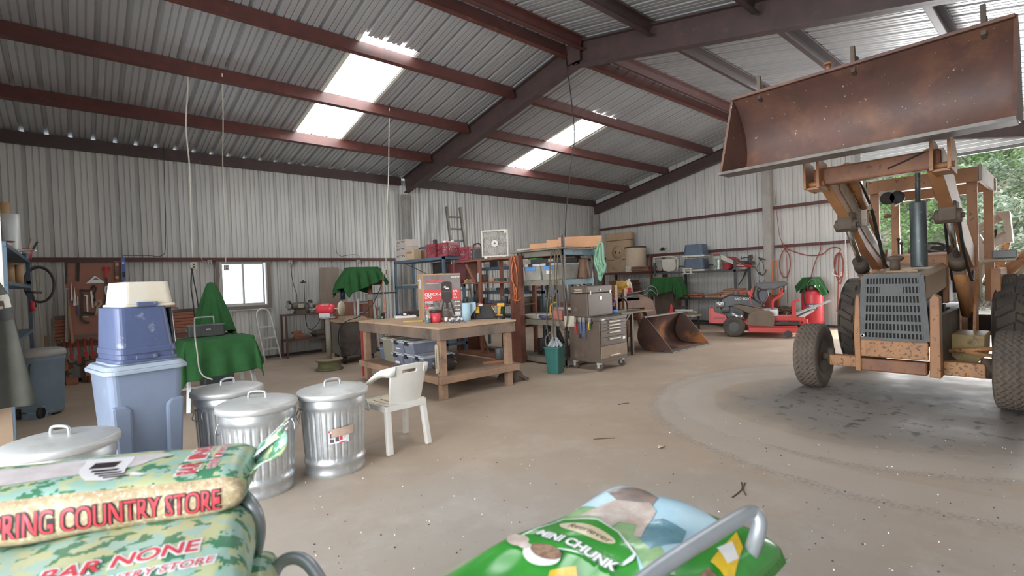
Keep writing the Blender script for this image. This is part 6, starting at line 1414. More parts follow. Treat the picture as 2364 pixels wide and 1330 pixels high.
LF().tube([(7.3,6.2,1.05),(7.32,6.2,1.25),(7.2,6.25,1.38)],.03,8,4).tube([(7.7,6.5,1.05),(7.68,6.5,1.3),(7.6,6.5,1.42)],.018,8,4).o('bent_pipe', M_beige, t)
LF().box((8.2,6.1,.98),(8.95,6.8,1.03)).o('deck_plate', M_rfr, t)
t = thing('cylinder_head','yellow cast part standing on the rusty loader frame','casting',(8.62,6.30,1.12)); B().frus((.20,.15),(.22,.16),0,.12,rad=.03).lathe([(0,.10),(.11,.12),(.12,.20),(.11,.28),(0,.30)],20).cyl((0,0,.2),(.02,-.14,.22),.05).o('casting', mat('ochre_cast',(.58,.34,.05),(.48,.27,.05),rough=.6,sc=6), t)
t = thing('oil_jug','white oil jug standing beside the yellow casting','jug',(8.86,6.32,1.12),R(-30)); B().frus((.18,.11),(.16,.10),0,.22,rad=.03).frus((.16,.1),(.06,.05),.22,.30,rad=.02).cyl((.03,0,.30),(.03,0,.33),.025).o('jug', mat('jug_grey',(.60,.60,.58),rough=.4), t, .006); B().box((-.05,-.061,.04),(.05,-.057,.14)).o('label', M_prr, t)
for o_ in ('cylinder_head','oil_jug'): bpy.data.objects[o_].location.z = 1.10
# ================================================================ ALONG THE BACK WALL
EW = lambda px,py,x=14.2: hit(px,py,0,x)
M_dgrey = mat('dark_shelf_steel',(.055,.06,.068),(.08,.08,.08),rough=.5,sc=5)
M_tan2 = mat('tan_moulded_board',(.50,.355,.225),(.42,.285,.175),rough=.7,sc=3,wear=(.27,.16,.09),wsc=5,wlo=.58,whi=.75)
# red rack with the moulded panel, the drum and roof shingles
RX = 13.35
t = thing('pipe_rack','red steel rack in the far corner holding a tan panel and drum','rack',(RX+.35,9.5,0))
for x in (-.35,.35):
    for y,h in ((-.85,2.12),(1.0,2.12)): B().box((x-.03,y-.03,0),(x+.03,y+.03,h)).o('upright', M_red, t)
    if x > 0: B().box((x-.03,-.85,2.06),(x+.03,1.0,2.12)).o('top_rail', M_red, t)
    B().box((x-.03,-.85,1.54),(x+.03,1.0,1.60)).o('rail', M_red, t)
B().box((-.35,-.85,1.59),(.35,1.0,1.61)).o('shelf_board', M_red, t)
t = thing('moulded_panel','tall tan moulded panel with a round dial shape in the far corner','panel',(RX+.45,10.12,1.612)); 
b = B(); b.box((0,-.47,0),(.16,.55,.42)).box((0,-.42,.43),(.16,.60,1.08)).box((.02,-.44,1.09),(.16,.62,1.34)); b.o('panel', M_tan2, t, .02)
B().lathe([(.30,-.012),(.30,0),(.24,.0),(.24,-.018),(0,-.018)],32,(0,.08,.68),'X').o('dial', M_tan2, t); 
for y,z,w_,h_ in ((.17,.68,.05,.10),(-.0,.66,.06,.07),(-.28,.72,.05,.16),(0,.36,.03,.03)): B().ball((-.016,y,z),.5,12,(.02,w_,h_)).o('hole', M_blk, t)
t = thing('fibre_drum','tan fibre drum with a metal rim beside the moulded panel','drum',(RX+.34,9.43,1.612)); B().lathe([(0,0),(.325,0),(.335,.03),(.335,.76),(.32,.79),(.31,.76)],36).o('drum', mat('fibre_tan',(.58,.46,.34),(.52,.40,.29),rough=.7,sc=2.5,wear=(.55,.47,.40),wsc=2,wlo=.55,whi=.6), t); B().lathe([(.335,.775),(.345,.775),(.345,.81),(.335,.81),(.32,.80)],36).o('rim', M_iron, t)
t = thing('drum_patch','pale torn paper square leaning at the foot of the fibre drum','paper',(RX-.03,9.38,1.612)); cbx(t,'paper',M_crd,(.012,.38,.20))
for i,(y,n_,z,lb) in enumerate(((8.95,4,1.612,'bundle of brown wood shingles on the red rack'),(9.75,9,.98,'taller bundle of brown wood shingles below the red rack'))):
    for k in range(n_):
        q = random.Random(i*20+k)
        s_ = thing('wood_shingle',['lowest','second','third','fourth','fifth','sixth','seventh','eighth','ninth'][k]+' layer of the '+lb,'shingle',(RX+.1+q.uniform(-.03,.03),y+q.uniform(-.04,.04),z+.042*k),q.uniform(-.04,.04),'wood shingles in bundles'); cbx(s_,'shingle',mat('shingle_brown',(.20,.10,.06),(.28,.15,.095),rough=.85,sc=6) if (i==0 and k==0) else bpy.data.materials['shingle_brown'],(.5,.62 if i==0 else .85,.038))
t = thing('pallet_stand','low dark stand under the taller bundle of shingles','stand',(RX+.15,9.75,0)); B().box((-.3,-.5,.92),(.3,.5,.975)).o('top', M_rfr, t); 
for x in (-.27,.22):
    for y in (-.45,.4): B().box((x,y,0),(x+.05,y+.05,.92)).o('leg', M_rfr, t)

# dark shelf unit
DX = 13.25
t = thing('dark_shelving','dark grey steel shelving on the back wall with blue bins on top','shelving',(DX+.35,7.22,0))
B().box((-.35,-1.28,1.50),(.35,1.28,1.555)).o('top_shelf', M_dgrey, t); B().box((-.35,-1.28,.74),(.35,.62,.80)).o('lower_shelf', M_dgrey, t)
for x,y,z0,z1 in ((-.35,-1.20,.72,1.84),(.30,-1.30,0,1.86),(-.35,.60,0,.8),(.30,.60,0,1.5),(-.33,1.26,1.45,1.86),(.30,1.26,0,1.86),(-.35,-1.25,0,.74)): B().box((x,y-.03,z0),(x+.05,y+.03,z1)).o('post', M_dgrey if z0 or x>0 else M_beige, t)
B().box((.30,-1.30,1.70),(.34,1.26,1.74)).o('back_rail', M_dgrey, t); B().box((-.3,-1.3,1.74),(.3,-1.26,1.78)).o('side_rail', M_dgrey, t)
M_bb = mat('slate_blue_bin',(.09,.125,.18),(.075,.105,.15),rough=.5,sc=4)
for i,(z,lb) in enumerate(((1.557,'slate blue bin standing upright on the dark shelving'),(1.965,'slate blue bin upside down on top of the other blue bin'))):
    t = thing('slate_bin',lb,'bin',(DX+.33,7.28,z),R(8),'stacked slate blue bins'); b = B()
    b.frus((.54,.60),(.46,.50),.03,.36,rad=.08) if i else b.frus((.54,.62),(.48,.54),.06,.36,rad=.08); b.o('bin_body', M_bb, t, .006); B().frus((.57,.65),(.57,.65),.0,.05,rad=.06).o('rim', M_crd, t)
t = thing('camp_chair_frame','folded cream folding chair on the left of the dark shelving','chair',(DX+.1,8.17,1.557)); b = B(); b.tube([(0,-.40,0),(0,-.38,.42),(0,.30,.46),(0,.36,.40),(0,.34,0)],.022,8,4).tube([(.05,-.40,.38),(.05,.34,.38)],.018,8); b.o('frame', M_crd, t); b = B().prism([(.12,.38),(-.34,.38),(-.36,.15),(-.30,.03),(-.12,.01),(.08,.05),(.12,.2)],.02,.07,'YZ'); b.o('seat', M_crd, t, .02)
t = thing('cream_latch','cream bracket on the front edge of the dark shelving','bracket',(DX-.02,7.36,1.48)); isl(B().box((-.03,-.16,.0),(.0,.16,.03)).box((-.03,-.12,.03),(0,-.07,.14)).box((-.03,.07,.03),(0,.12,.14)).box((-.03,-.15,.14),(0,.15,.17)),'bracket_bar',M_crd,t)
t = thing('lantern','small grey lantern beside a green box on the dark shelving','lantern',(DX+.12,6.52,1.557)); B().lathe([(0,0),(.06,0),(.06,.06),(.035,.08),(.05,.20),(.05,.26),(.03,.32),(0,.33)],18).o('lantern', M_galv, t)
t = thing('green_carton','green and white printed carton behind the lantern','carton',(DX+.3,6.60,1.557)); cbx(t,'carton',mat('green_carton',(.13,.25,.12),(.5,.5,.46),rough=.6,sc=9),(.2,.2,.46)); B().box((-.105,-.1,.40),(-.10,.1,.46)).o('red_band', M_crate, t)
t = thing('lounge_chair','folded red lounge chair with a cream slat lying on the dark shelving','chair',(DX+.3,6.12,1.557)); M_rcl = mat('red_canvas',(.50,.05,.06),(.42,.04,.05),rough=.7,sc=8); B().cyl((0,.28,.10),(.2,.24,.10),.10,n=16).o('roll', M_rcl, t); B().bar((-.05,.50,.42),(-.05,-.28,.06),.12,.03,(1,0,0)).o('slat', M_crd, t)
b = B(); b.grid(lambda u,w:(-.1+.35*w,.20-.55*u,.34-.30*u+.03*sin(9*u)+.02*sin(7*w)), 12, 6); b.o('canvas', M_rcl, t, solid=.02); b = B(); b.tube([(-.12,.1,.34),(-.12,-.42,.05),(-.12,-.05,.08)],.016,8).o('chair_frame', M_rcl, t)
# lumber offcuts on the lower shelf
M_lum = [mat('pine_offcut',(.50,.27,.16),(.42,.20,.11),rough=.75,sc=5),mat('red_offcut',(.38,.14,.08),(.31,.11,.06),rough=.75,sc=5),mat('pale_offcut',(.55,.37,.25),(.48,.30,.19),rough=.75,sc=5)]
k = 0
LB = ['first','second','third','fourth','fifth','sixth','seventh','eighth','ninth','tenth','eleventh','twelfth','thirteenth','fourteenth','fifteenth','sixteenth']
for (y,l,z) in ((7.62,.42,.802),(7.15,.38,.802),(6.74,.36,.802),(6.30,.42,.802),(5.97,.20,.802),(7.55,.36,.862),(7.28,.28,.862),(6.62,.40,.852),(6.28,.26,.852),(6.0,.3,.852),(6.45,.22,.902),(6.15,.40,.905),(6.2,.44,.955),(6.12,.46,1.0)):
    q = random.Random(k); t = thing('lumber_offcut','%s board of the lumber on the lower dark shelf, counted from the draped cloth upward' % LB[k],'board',(DX+.22+q.uniform(-.05,.05),y,z),q.uniform(-.05,.05),'lumber on the lower dark shelf'); cbx(t,'board',M_lum[k%3],(.42,l,.048 if z<.84 else .042)); k += 1
# draped thing right of the rack
t = thing('bench_saw','machine stand hidden under the green cloth by the dark shelving','covered machine',(12.85,7.80,0)); B().box((-.2,-.30,.0),(.2,.30,1.40)).o('stand', M_grease, t)
drape('green_cloth','green felt cloth over a machine in front of the dark shelving',(12.85,7.80,0),R(-6),(.44,.72),(1.25,1.75),1.408,flare=.13,fold=.035,nf=6,crot=R(12),off=(-.06,-.08))
t = thing('red_funnel','small red cone standing under the hem of the green cloth','funnel',(12.1,7.25,.42)); B().lathe([(0,0),(.10,0),(.10,.04),(.05,.06),(.03,.22),(.015,.26),(0,.26)],18).o('funnel', mat('funnel_red',(.55,.03,.04),rough=.4), t)
t = thing('low_table','low table piled with scrap under the dark shelving','table',(12.2,7.05,0)); B().box((-.25,-.45,.36),(.3,.45,.40)).o('top', M_beige, t)
for x in (-.22,.25):
    for y in (-.4,.36): B().box((x,y,0),(x+.04,y+.04,.36)).o('leg', M_iron, t)
for i,(x,y,l,c_) in enumerate(((12.1,7.0,.5,0),(12.25,6.9,.6,1),(12.05,6.85,.45,2),(12.3,7.15,.5,3))): t = thing('scrap_piece',['greasy iron scrap bar on the low table','tan scrap stick on the low table','grey scrap tube on the low table','black scrap block on the low table'][i],'scrap',(x,y,.402+.05*i),.4*i-.5); cbx(t,'scrap',[M_grease,M_beige,M_galvl,M_blk][i],(.07,l,.05))
t = thing('hose_heap','dark hoses and bars lying along the foot of the back wall','hoses',(13.6,6.4,0)); b = B(); q = random.Random(11)
for i in range(5): b.tube([(q.uniform(-.3,.2),1.0-.55*j+q.uniform(-.1,.1),.03+.05*q.random()) for j in range(5)],.022,7,4)
tag(b.o('hose', M_grease, t),kind=None)

# mower
M_mred = mat('mower_red',(.62,.055,.045),(.56,.05,.04),rough=.35,sc=4); M_mblk = mat('mower_black',(.028,.027,.026),(.045,.042,.04),rough=.35,sc=5); M_mbrn = mat('dusty_deflector',(.19,.13,.09),(.14,.10,.07),rough=.6,sc=4)
t = thing('mower','red and black zero turn riding mower with its seat tipped up','mower',(11.38,5.22,0),R(-67))
def mwheel(x,y,r,w,lug):
    k = tyre(r,w,r*.5,.5,20 if lug else 10,20,M_tire2,False).o('rear_wheel' if lug else 'front_wheel', M_tire2, t, loc=(x,y,r)); B().lathe([(r*.5,-w*.42),(r*.45,-w*.3),(r*.3,-w*.15),(0,-w*.12)],20,ax='Y').lathe([(r*.5,w*.42),(r*.3,w*.1),(0,w*.1)],20,ax='Y').o('rim', M_mblk, k)
    b = B()
    for a in range(4): b.cyl((r*.22*cos(a*pi/2+.6),-w*.2,r*.22*sin(a*pi/2+.6)),(r*.22*cos(a*pi/2+.6),-w*.13,r*.22*sin(a*pi/2+.6)),r*.05,n=8)
    isl(b,'wheel_bolt',M_galv,k)
for y in (0,.85): mwheel(0,y,.235,.22,True)
for y in (.12,.73): mwheel(1.48,y+.0,.14,.12,False)
B().box((-.05,.15,.26),(1.35,.22,.36)).box((-.05,.63,.26),(1.35,.70,.36)).o('frame', M_mred, t, .006)
B().box((.75,.08,.36),(1.42,.78,.44)).o('foot_platform', M_mred, t, .01); B().prism([(1.30,.44),(1.42,.44),(1.62,.58),(1.60,.60)],.14,.70,'XZ').o('foot_rest', M_galvl, t); B().bar((1.2,.42,.46),(1.95,.42,.78),.30,.02).o('front_plate', M_galvl, t)
for y in (.12,.73): B().bar((1.32,y,.42),(1.46,y,.30),.07,.05).cyl((1.46,y,.16),(1.46,y,.40),.025).box((1.40,y-.085,.13),(1.52,y-.07,.26)).o('caster_fork', M_mred, t, .004)
b = B(); b.box((.30,-.18,.12),(1.25,1.0,.24)).box((.28,-.20,.235),(1.27,1.02,.26)); b.o('mower_deck', M_mred, t, .02)
B().prism([(.30,.28),(.80,.26),(.82,.42),(.80,.56),(.72,.62),(.42,.61),(.32,.54),(.27,.40)],-.24,-.21,'XZ').o('side_deflector', M_mbrn, t, .01)
B().cyl((1.08,-.22,.09),(1.08,-.16,.09),.08,n=18).o('anti_scalp_wheel', M_mblk, t)
hood_ = [(-.40,.60),(-.36,.86),(-.12,.98),(.35,.93),(.62,.74),(.62,.60),(.2,.50)]
B().prism([(-.30,.62),(-.28,.86),(-.08,.97),(.34,.92),(.66,.70),(.5,.62),(.1,.72)],.12,.74,'XZ').o('engine_cover', M_mblk, t, .03)
B().prism([(-.05,.72),(.1,.74),(.62,.62),(.72,.50),(.35,.52)],-.08,.08,'XZ').o('fender', M_mbrn, t, .02)
text('BAD BOY',.075,M_white,t,(.02,.116,.84),(pi/2,0,0),.0008,1.)
B().box((-.30,.2,.42),(.2,.66,.75)).cyl((-.25,.18,.62),(-.1,.18,.62),.09,n=16).cyl((.05,.40,.9),(.05,.40,1.03),.07,n=16).cyl((.25,.45,.88),(.25,.45,.98),.06,n=16).o('engine', M_gr, t, .01)
B().cyl((-.38,.10,.74),(-.2,.1,.74),.07,n=16).cyl((-.05,.10,.52),(.16,.06,.42),.06,n=16).o('muffler', M_galv, t)
B().prism([(-.52,.30),(-.10,.30),(-.18,.50),(-.40,.56),(-.44,.66),(-.52,.66)],.05,.09,'XZ').box((-.54,.05,.30),(-.50,.80,.64)).o('rear_guard', M_mred, t, .006)
text('MOWER',.06,M_pr,t,(-.42,.045,.40),(pi/2,0,0),.0008)
B().box((.55,.2,.44),(.92,.66,.62)).o('seat_base', M_galv, t, .02)
b = B(); b.prism([(.46,.72),(.40,.95),(.45,1.12),(.52,1.20),(.56,1.16),(.52,1.05),(.52,.92),(.60,.74)],.18,.64,'XZ'); b.o('seat_back', M_mblk, t, .03)
B().prism([(.50,.76),(.50,1.0),(.60,1.08),(.72,1.06),(.74,.92),(.64,.74)],.24,.58,'XZ').o('seat_cushion', mat('seat_grey',(.11,.11,.12),rough=.5), t, .04)
B().prism([(.46,1.14),(.50,1.22),(1.10,1.24),(1.16,1.20),(1.05,1.12),(.85,1.06),(.6,1.06)],.18,.64,'XZ').o('seat_pan', mat('seat_charcoal',(.09,.085,.085),(.14,.135,.13),rough=.45,sc=5), t, .03)
B().tube([(.40,.14,1.10),(.35,.14,.90),(.40,.14,.70),(.58,.14,.66)],.022,8,4).o('seat_frame', M_mred, t)
for y in (.14,.68): B().tube([(.80,y,.62),(.82,y,.80),(.98,y,.92),(1.02,y,1.08)],.02,8,4).o('lap_bar', M_mred, t)
B().tube([(1.02,.14,1.0),(1.05,.14,1.12)],.024,8).o('grip', M_mblk, t)
B().box((1.18,.10,.40),(1.26,.16,.80)).bar((1.22,.13,.78),(1.34,.13,.83),.06,.05).o('pedal_post', M_mred, t, .006)
B().box((.85,.0,.28),(1.3,.14,.34)).bar((.8,-.02,.30),(1.1,-.02,.34),.04,.05).o('deck_lift', M_mblk, t)

# things behind the mower
t = thing('red_toolbox','orange red box standing behind the mower hood','box',(13.02,5.74,0)); B().box((-.18,-.22,0),(.18,.20,.94)).o('stand', M_iron, t); B().box((-.20,-.24,.60),(.20,.20,1.0)).o('box', mat('faded_red_box',(.45,.13,.08),(.38,.10,.06),rough=.6,sc=4), t, .006)
t = thing('red_chest','dull red chest under the green cloth scrap','chest',(13.6,5.60,0)); B().box((-.25,-.42,0),(.25,.30,.86)).o('chest', mat('dull_red_chest',(.24,.06,.045),rough=.6), t, .01)
drape('green_cloth','small crumpled green cloth thrown on the dull red chest',(13.6,5.64,0),R(10),(.46,.62),(.66,1.0),.875,flare=.5,fold=.05,nf=9,n=40,sag=-.03)
t = thing('compressor','red upright air compressor with a black label by the back wall','compressor',(13.75,4.33,0),R(-18))
M_cr = mat('compressor_red',(.55,.045,.06),(.50,.04,.05),rough=.38,sc=4)
B().lathe([(0,.10),(.18,.11),(.235,.17),(.24,.22),(.24,.84),(.225,.93),(.15,.99),(0,1.0)],36).o('tank', M_cr, t)
for a in (.6,2.2,3.8,5.4): B().cyl((.17*cos(a),.17*sin(a),0),(.17*cos(a),.17*sin(a),.16),.03,n=10).o('foot', M_blk, t)
b = B(); b.grid(lambda u,w:(.2425*cos(pi*.98+u*1.15),.2425*sin(pi*.98+u*1.15),.48+.17*w), 14, 1); b.o('label', M_pr, t)
fnp = lambda x,y: (.2445*cos(pi*.98+.08+x/.2425),.2445*sin(pi*.98+.08+x/.2425),.50+y)
text_mesh('PORTER',.055,lambda x,y:fnp(x+.07,y+.075),M_white,t,sx=.85,bold=.001); text_mesh('CABLE',.055,lambda x,y:fnp(x+.07,y+.018),M_white,t,sx=.9,bold=.001)
b = B(); b.grid(lambda u,w: fnp(.01+.05*u,.03+.07*w), 6, 1); b.o('emblem', M_cr, t)
b = B().box((-.16,-.12,.98),(.16,.12,1.10)).cyl((-.1,-.05,1.08),(-.1,-.05,1.24),.06,n=14).cyl((.1,.02,1.08),(.1,.02,1.26),.07,n=14).cyl((-.22,-.14,1.04),(-.16,-.1,1.04),.035,n=12); b.o('pump', M_grease, t)
B().tube([(-.24,-.05,1.0),(-.30,-.08,1.1),(-.22,-.1,1.22),(0,-.1,1.26),(.2,-.08,1.15),(.25,-.05,1.0)],.014,8,4).tube([(-.26,.0,1.05),(-.3,0,.8),(-.24,.02,.6)],.014,8,4).o('air_line', M_blk, t)
for i,(x,y) in enumerate(((-.13,-.16),(.0,-.18),(.12,-.15))): B().cyl((x,y,1.06),(x,y-.03,1.07),.03,n=14).o('gauge', M_galv, t)
drape('green_cloth','green cloth draped over the top of the red air compressor',(13.80,4.36,0),R(-18),(.30,.26),(.80,.90),1.29,flare=.42,fold=.05,nf=6,n=40,crot=R(30),off=(.03,-.02))
t = thing('black_bucket','black bucket full of coiled hose beside the red compressor','bucket',(13.6,4.92,0)); B().lathe([(0,0),(.15,0),(.185,.44),(.175,.44),(.14,.01)],26).o('bucket', M_blk, t); b = B()
for z in range(4): b.tube([((.19-.02*(z%2))*cos(a),(.19-.02*(z%2))*sin(a),.44+.035*z+.02*sin(3*a)) for a in [2*pi*i/18 for i in range(18)]],.014,7,closed=True)
b.o('coiled_hose', M_rope, t); B().tube([(-.18,.12,.42),(-.23,.0,.28),(-.18,-.13,.42)],.005,6,4).o('bail', M_galv, t)
# hoses hung on the back wall
M_rh = mat('red_air_hose',(.33,.075,.06),(.26,.06,.05),rough=.5,sc=8); M_oc = M_cordo
def wl(lb, pts, r, m, x=14.20, nm='air_hose', cat='hose'): return cord(lb,[EW(px,py,x) for px,py in pts],r,m,6,cat,nm)
wl('dark red air hose looped in an oval right of the back wall post',[(1806,560),(1812,575),(1822,590),(1824,615),(1818,636),(1810,640),(1802,628),(1800,605),(1805,585),(1811,575),(1806,562)],.014,M_rh)
wl('dark red hose swagged along the back wall girt',[(1806,562),(1815,574),(1835,582),(1860,589),(1885,590),(1900,586),(1915,574),(1930,571),(1940,576),(1938,580)],.014,M_rh,14.19)
wl('red hose dropping from the girt to the compressor',[(1891,560),(1894,575),(1890,588),(1884,600),(1876,625),(1870,655)],.013,M_rh,14.18)
wl('red hose hanging in a bundle near the chain',[(1938,582),(1930,590),(1926,610),(1932,640),(1940,655),(1946,630),(1946,600),(1938,583),(1936,610),(1935,660),(1934,700),(1932,720)],.014,M_rh,14.17)
wl('second red hose loop hanging near the chain',[(1938,584),(1944,595),(1946,620),(1938,645),(1928,630),(1930,600),(1937,584)],.013,M_rh,14.14)
wl('white cord loop hanging from the red hose bundle',[(1925,622),(1922,632),(1930,636),(1941,637),(1942,628)],.012,M_white,14.12,'hanging_cord','cord')
wl('orange extension cord doubled over a hook on the back wall post',[(1781,720),(1783,660),(1782,615),(1784,603),(1788,599),(1792,603),(1795,620),(1796,660),(1799,720)],.016,M_oc,13.98,'orange_cable','cord')
wl('thin pale cord hanging below the oval air hose',[(1813,575),(1816,600),(1817,640),(1818,700)],.008,M_rh,14.21,'thin_cord','cord')
wl('dark wire running down beside the back wall post',[(1788,440),(1794,500),(1800,545),(1806,560)],.008,M_rh,14.15,'wire','wire')
t = thing('chain','white chain hanging at the edge of the big door','chain',EW(1951,525,14.12)); b = B()
for k in range(34): 
    z = -.036*k; 
    b.tube([((.012*cos(a) if k%2 else 0),(0 if k%2 else .012*cos(a)),z+.024*sin(a)) for a in [2*pi*i/10 for i in range(10)]],.005,5,closed=True)
b.o('link', M_white, t)['kind'] = 'stuff'
# metal vine ornament
M_vine = mat('dark_vine_iron',(.05,.05,.04),(.09,.08,.06),rough=.6,sc=9)
t = thing('metal_vine','wrought iron vine with leaves and a small bird leaning on the back wall','ornament',EW(1712,658,13.95)); o_ = t.location.copy(); vq = lambda px,py,d=0.: EW(px,py,13.95-d)-o_
B().tube([vq(1705,658),vq(1718,638),vq(1730,612),vq(1735,602),vq(1728,595),vq(1717,595),vq(1712,598),vq(1711,592)],.014,8,5).o('stem', M_vine, t); B().tube([vq(1714,645),vq(1722,625),vq(1732,617),vq(1742,617),vq(1748,625),vq(1752,632),vq(1760,635),vq(1766,630),vq(1769,622)],.013,8,5).o('stem', M_vine, t); B().tube([vq(1748,618),vq(1754,605),vq(1757,600),vq(1762,610),vq(1764,625)],.007,6,4).o('stem', M_vine, t)
for a_,c_ in (((1728,590),(1738,597)),((1736,603),(1741,612)),((1752,628),(1755,634))):
    p,q_ = vq(*a_,.02),vq(*c_,.02); m_ = (p+q_)/2; d_ = (q_-p); n_ = V((0,-d_.z,d_.y)); b = B(); b.grid(lambda u,w: tuple(p+d_*u+n_*(w-.5)*sin(pi*u)*1.1+V((-.03*sin(pi*u)*abs(w-.5),0,0))), 8, 4); b.o('leaf', M_vine, t, solid=.006)
p = vq(1757,598,.02); B().ball(p,.045,12,(.5,1.2,.8)).ball(p+V((0,.05,.035)),.026,10).bar(p+V((0,-.04,0)),p+V((0,-.11,-.03)),.012,.03).o('bird', M_vine, t)
t = thing('wire_trellis','thin rusty wire trellis standing below the metal vine','trellis',(14.05,5.72,.35)); b = B()
for y in (-.12,.0,.12): b.tube([(0,y,-.35),(.0,y*1.1,.9)],.006,6)
for z in (.0,.35,.7): b.tube([(.10*cos(a)-.02,.14*sin(a),z) for a in [2*pi*i/12 for i in range(12)]],.005,6,closed=True)
b.o('trellis', M_orb, t)
t = thing('moss_clump','tuft of dark moss lying on the back wall girt','moss',EW(1530,578,14.2)); t['kind']='stuff'; b = B(); q = random.Random(3)
for i in range(90): a=q.uniform(0,2*pi); e=q.uniform(0,pi/2); r_=q.uniform(.04,.12); b.bar((0,0,0),(r_*cos(a)*cos(e)*.7,r_*1.3*sin(a)*cos(e),r_*sin(e)),.012,.004)
b.o('moss', mat('moss_green',(.03,.05,.018),(.05,.07,.03),rough=.9,sc=20), t)
# ================================================================ FEED BAGS AND CARTS NEXT TO THE CAMERA
def camo_mat(name, c1, c2, c3, step):
    m = bpy.data.materials.new(name); m.use_nodes = True; nt,N,L,b = shade(m); b.inputs['Roughness'].default_value = .35
    tc = N.new('ShaderNodeTexCoord'); sn = N.new('ShaderNodeVectorMath'); sn.operation = 'SNAP'; sn.inputs[1].default_value = (step,)*3; L.new(tc.outputs['Object'], sn.inputs[0])
    prev = None
    for (sc,lo,c,off) in ((19,.50,c2,0),(26,.56,c3,7)):
        ad = N.new('ShaderNodeVectorMath'); ad.inputs[1].default_value = (off,)*3; L.new(sn.outputs[0], ad.inputs[0])
        t = N.new('ShaderNodeTexNoise'); t.inputs['Scale'].default_value = sc; t.inputs['Detail'].default_value = 3; L.new(ad.outputs[0], t.inputs['Vector'])
        g = N.new('ShaderNodeMath'); g.operation = 'GREATER_THAN'; g.inputs[1].default_value = lo; L.new(t.outputs['Fac'], g.inputs[0])
        x = N.new('ShaderNodeMix'); x.data_type = 'RGBA'; L.new(g.outputs[0], x.inputs[0]); x.inputs[6].default_value = (*c1,1); x.inputs[7].default_value = (*c,1)
        if prev: L.new(prev, x.inputs[6])
        prev = x.outputs[2]
    L.new(prev, b.inputs['Base Color']); return m
M_camob = camo_mat('feed_bag_camo',(.52,.56,.32),(.36,.55,.47),(.07,.24,.13),.0055)
M_corn = mat('corn_window',(.60,.47,.30),(.46,.33,.19),rough=.3,sc=70,lo=.4,hi=.6,wear=(.74,.64,.50),wsc=95,wlo=.55,whi=.62,bump=.25,bsc=90)
M_btxt = mat('bag_red_print',(.66,.06,.08),rough=.4); M_bout = mat('bag_black_print',(.03,.02,.025),rough=.4); M_bwht = mat('bag_white_print',(.84,.82,.83),rough=.35); M_bpk = mat('bag_pale_picture',(.72,.66,.66),(.60,.53,.54),rough=.35,sc=25)
def decal(pts, fn, m, parent, name, cut=.02):
    """a printed shape laid on a curved surface; pts are in the surface's own 2-D frame"""
    bm = bmesh.new(); f = bm.faces.new([bm.verts.new((x,y,0)) for x,y in pts]); bmesh.ops.triangulate(bm, faces=[f])
    for _ in range(6):
        e = [x for x in bm.edges if x.calc_length() > cut]
        if not e: break
        bmesh.ops.subdivide_edges(bm, edges=e, cuts=1); bmesh.ops.triangulate(bm, faces=[f for f in bm.faces if len(f.verts) > 3])
    for v in bm.verts: v.co = V(fn(v.co.x,v.co.y))
    me = bpy.data.meshes.new(name); bm.to_mesh(me); bm.free(); me.materials.append(m)
    o = bpy.data.objects.new(name, me); COL.objects.link(o); o.parent = parent; return o
def ell(cx,cy,a,b_,n=24,rot=0.): return [(cx+a*cos(t)*cos(rot)-b_*sin(t)*sin(rot),cy+a*cos(t)*sin(rot)+b_*sin(t)*cos(rot)) for t in [2*pi*i/n for i in range(n)]]
def sack(name, label, loc, rz, L, D, T, mats, split, n=3.2, seed=0, tilt=0.):
    """filled sack: right end at x=0, runs to -L; y across its depth D; returns the object and functions for its front and its top"""
    t = thing(name, label, 'feed bag', loc, rz); q = random.Random(seed); ph = [q.uniform(0,6) for _ in range(6)]
    def half(x):
        e = min(1, (-x)/.055, (x+L)/.055); return max(.0,e)
    def dims(x):
        e = half(x); return (D/2*(.90+.10*math.sqrt(e)), T/2*(.30+.70*math.sqrt(max(0,1-(1-e)**2)))*(1+.05*sin(11*x+ph[0])))
    def wob(x,a): return 1+.018*sin(23*x+3*a+ph[1])+.012*sin(41*x-2*a+ph[2])
    def sec(x,a):
        dy,dz = dims(x); c,s = cos(a),sin(a)
        return (x, D/2+math.copysign(abs(c)**(2/n),c)*dy*wob(x,a), T/2+math.copysign(abs(s)**(2/n),s)*dz*wob(x,a))
    b = B(); nu,nv = 80,64
    g = [[b.v(sec(-L*i/nu, 2*pi*j/nv)) for j in range(nv)] for i in range(nu+1)]
    for i in range(nu):
        for j in range(nv):
            a = 2*pi*(j+.5)/nv; b.m(1 if split[0] < a < split[1] else 0); b.f([g[i][j],g[i+1][j],g[i+1][(j+1)%nv],g[i][(j+1)%nv]],True)
    b.m(0); b.f(g[0]); b.f(g[-1][::-1])
    o = b.o('sack_skin', mats, t)
    def ang(x,a,d=.0015):
        p = V(sec(x,a)); e = .01; nrm = (V(sec(x,a+e))-V(sec(x,a-e))).cross(V((1,0,0))).normalized()
        if nrm.dot(p-V((x,D/2,T/2))) < 0: nrm = -nrm
        return p+nrm*d
    return t, ang, sec
def front_map(ang, x0, y0, T, d): # text frame on the near side wall: x along, y up; angle pi is mid front
    def fn(x,y):
        return ang(x0+x, pi-math.asin(max(-.98,min(.98,(2*(y0+y)/T-1)*.80)))*1.0, d)
    return fn
e_ang = math.atan2(1.273-1.432,.265+.134)
P1 = V((.268,1.265,.974))
t, ang, sec = sack('feed_bag','topmost camouflage printed feed bag with a clear corn window at lower left',P1,e_ang,.86,.29,.112,[M_camob,M_corn],(pi*.79,pi*1.30),n=3.6,seed=2); t.rotation_euler = (0,.03,e_ang)
SIZ = .062; X0 = -.86+.06
def fr(d): return lambda x,y: ang(-.045+x, pi-(y-.014)*14.5, d)
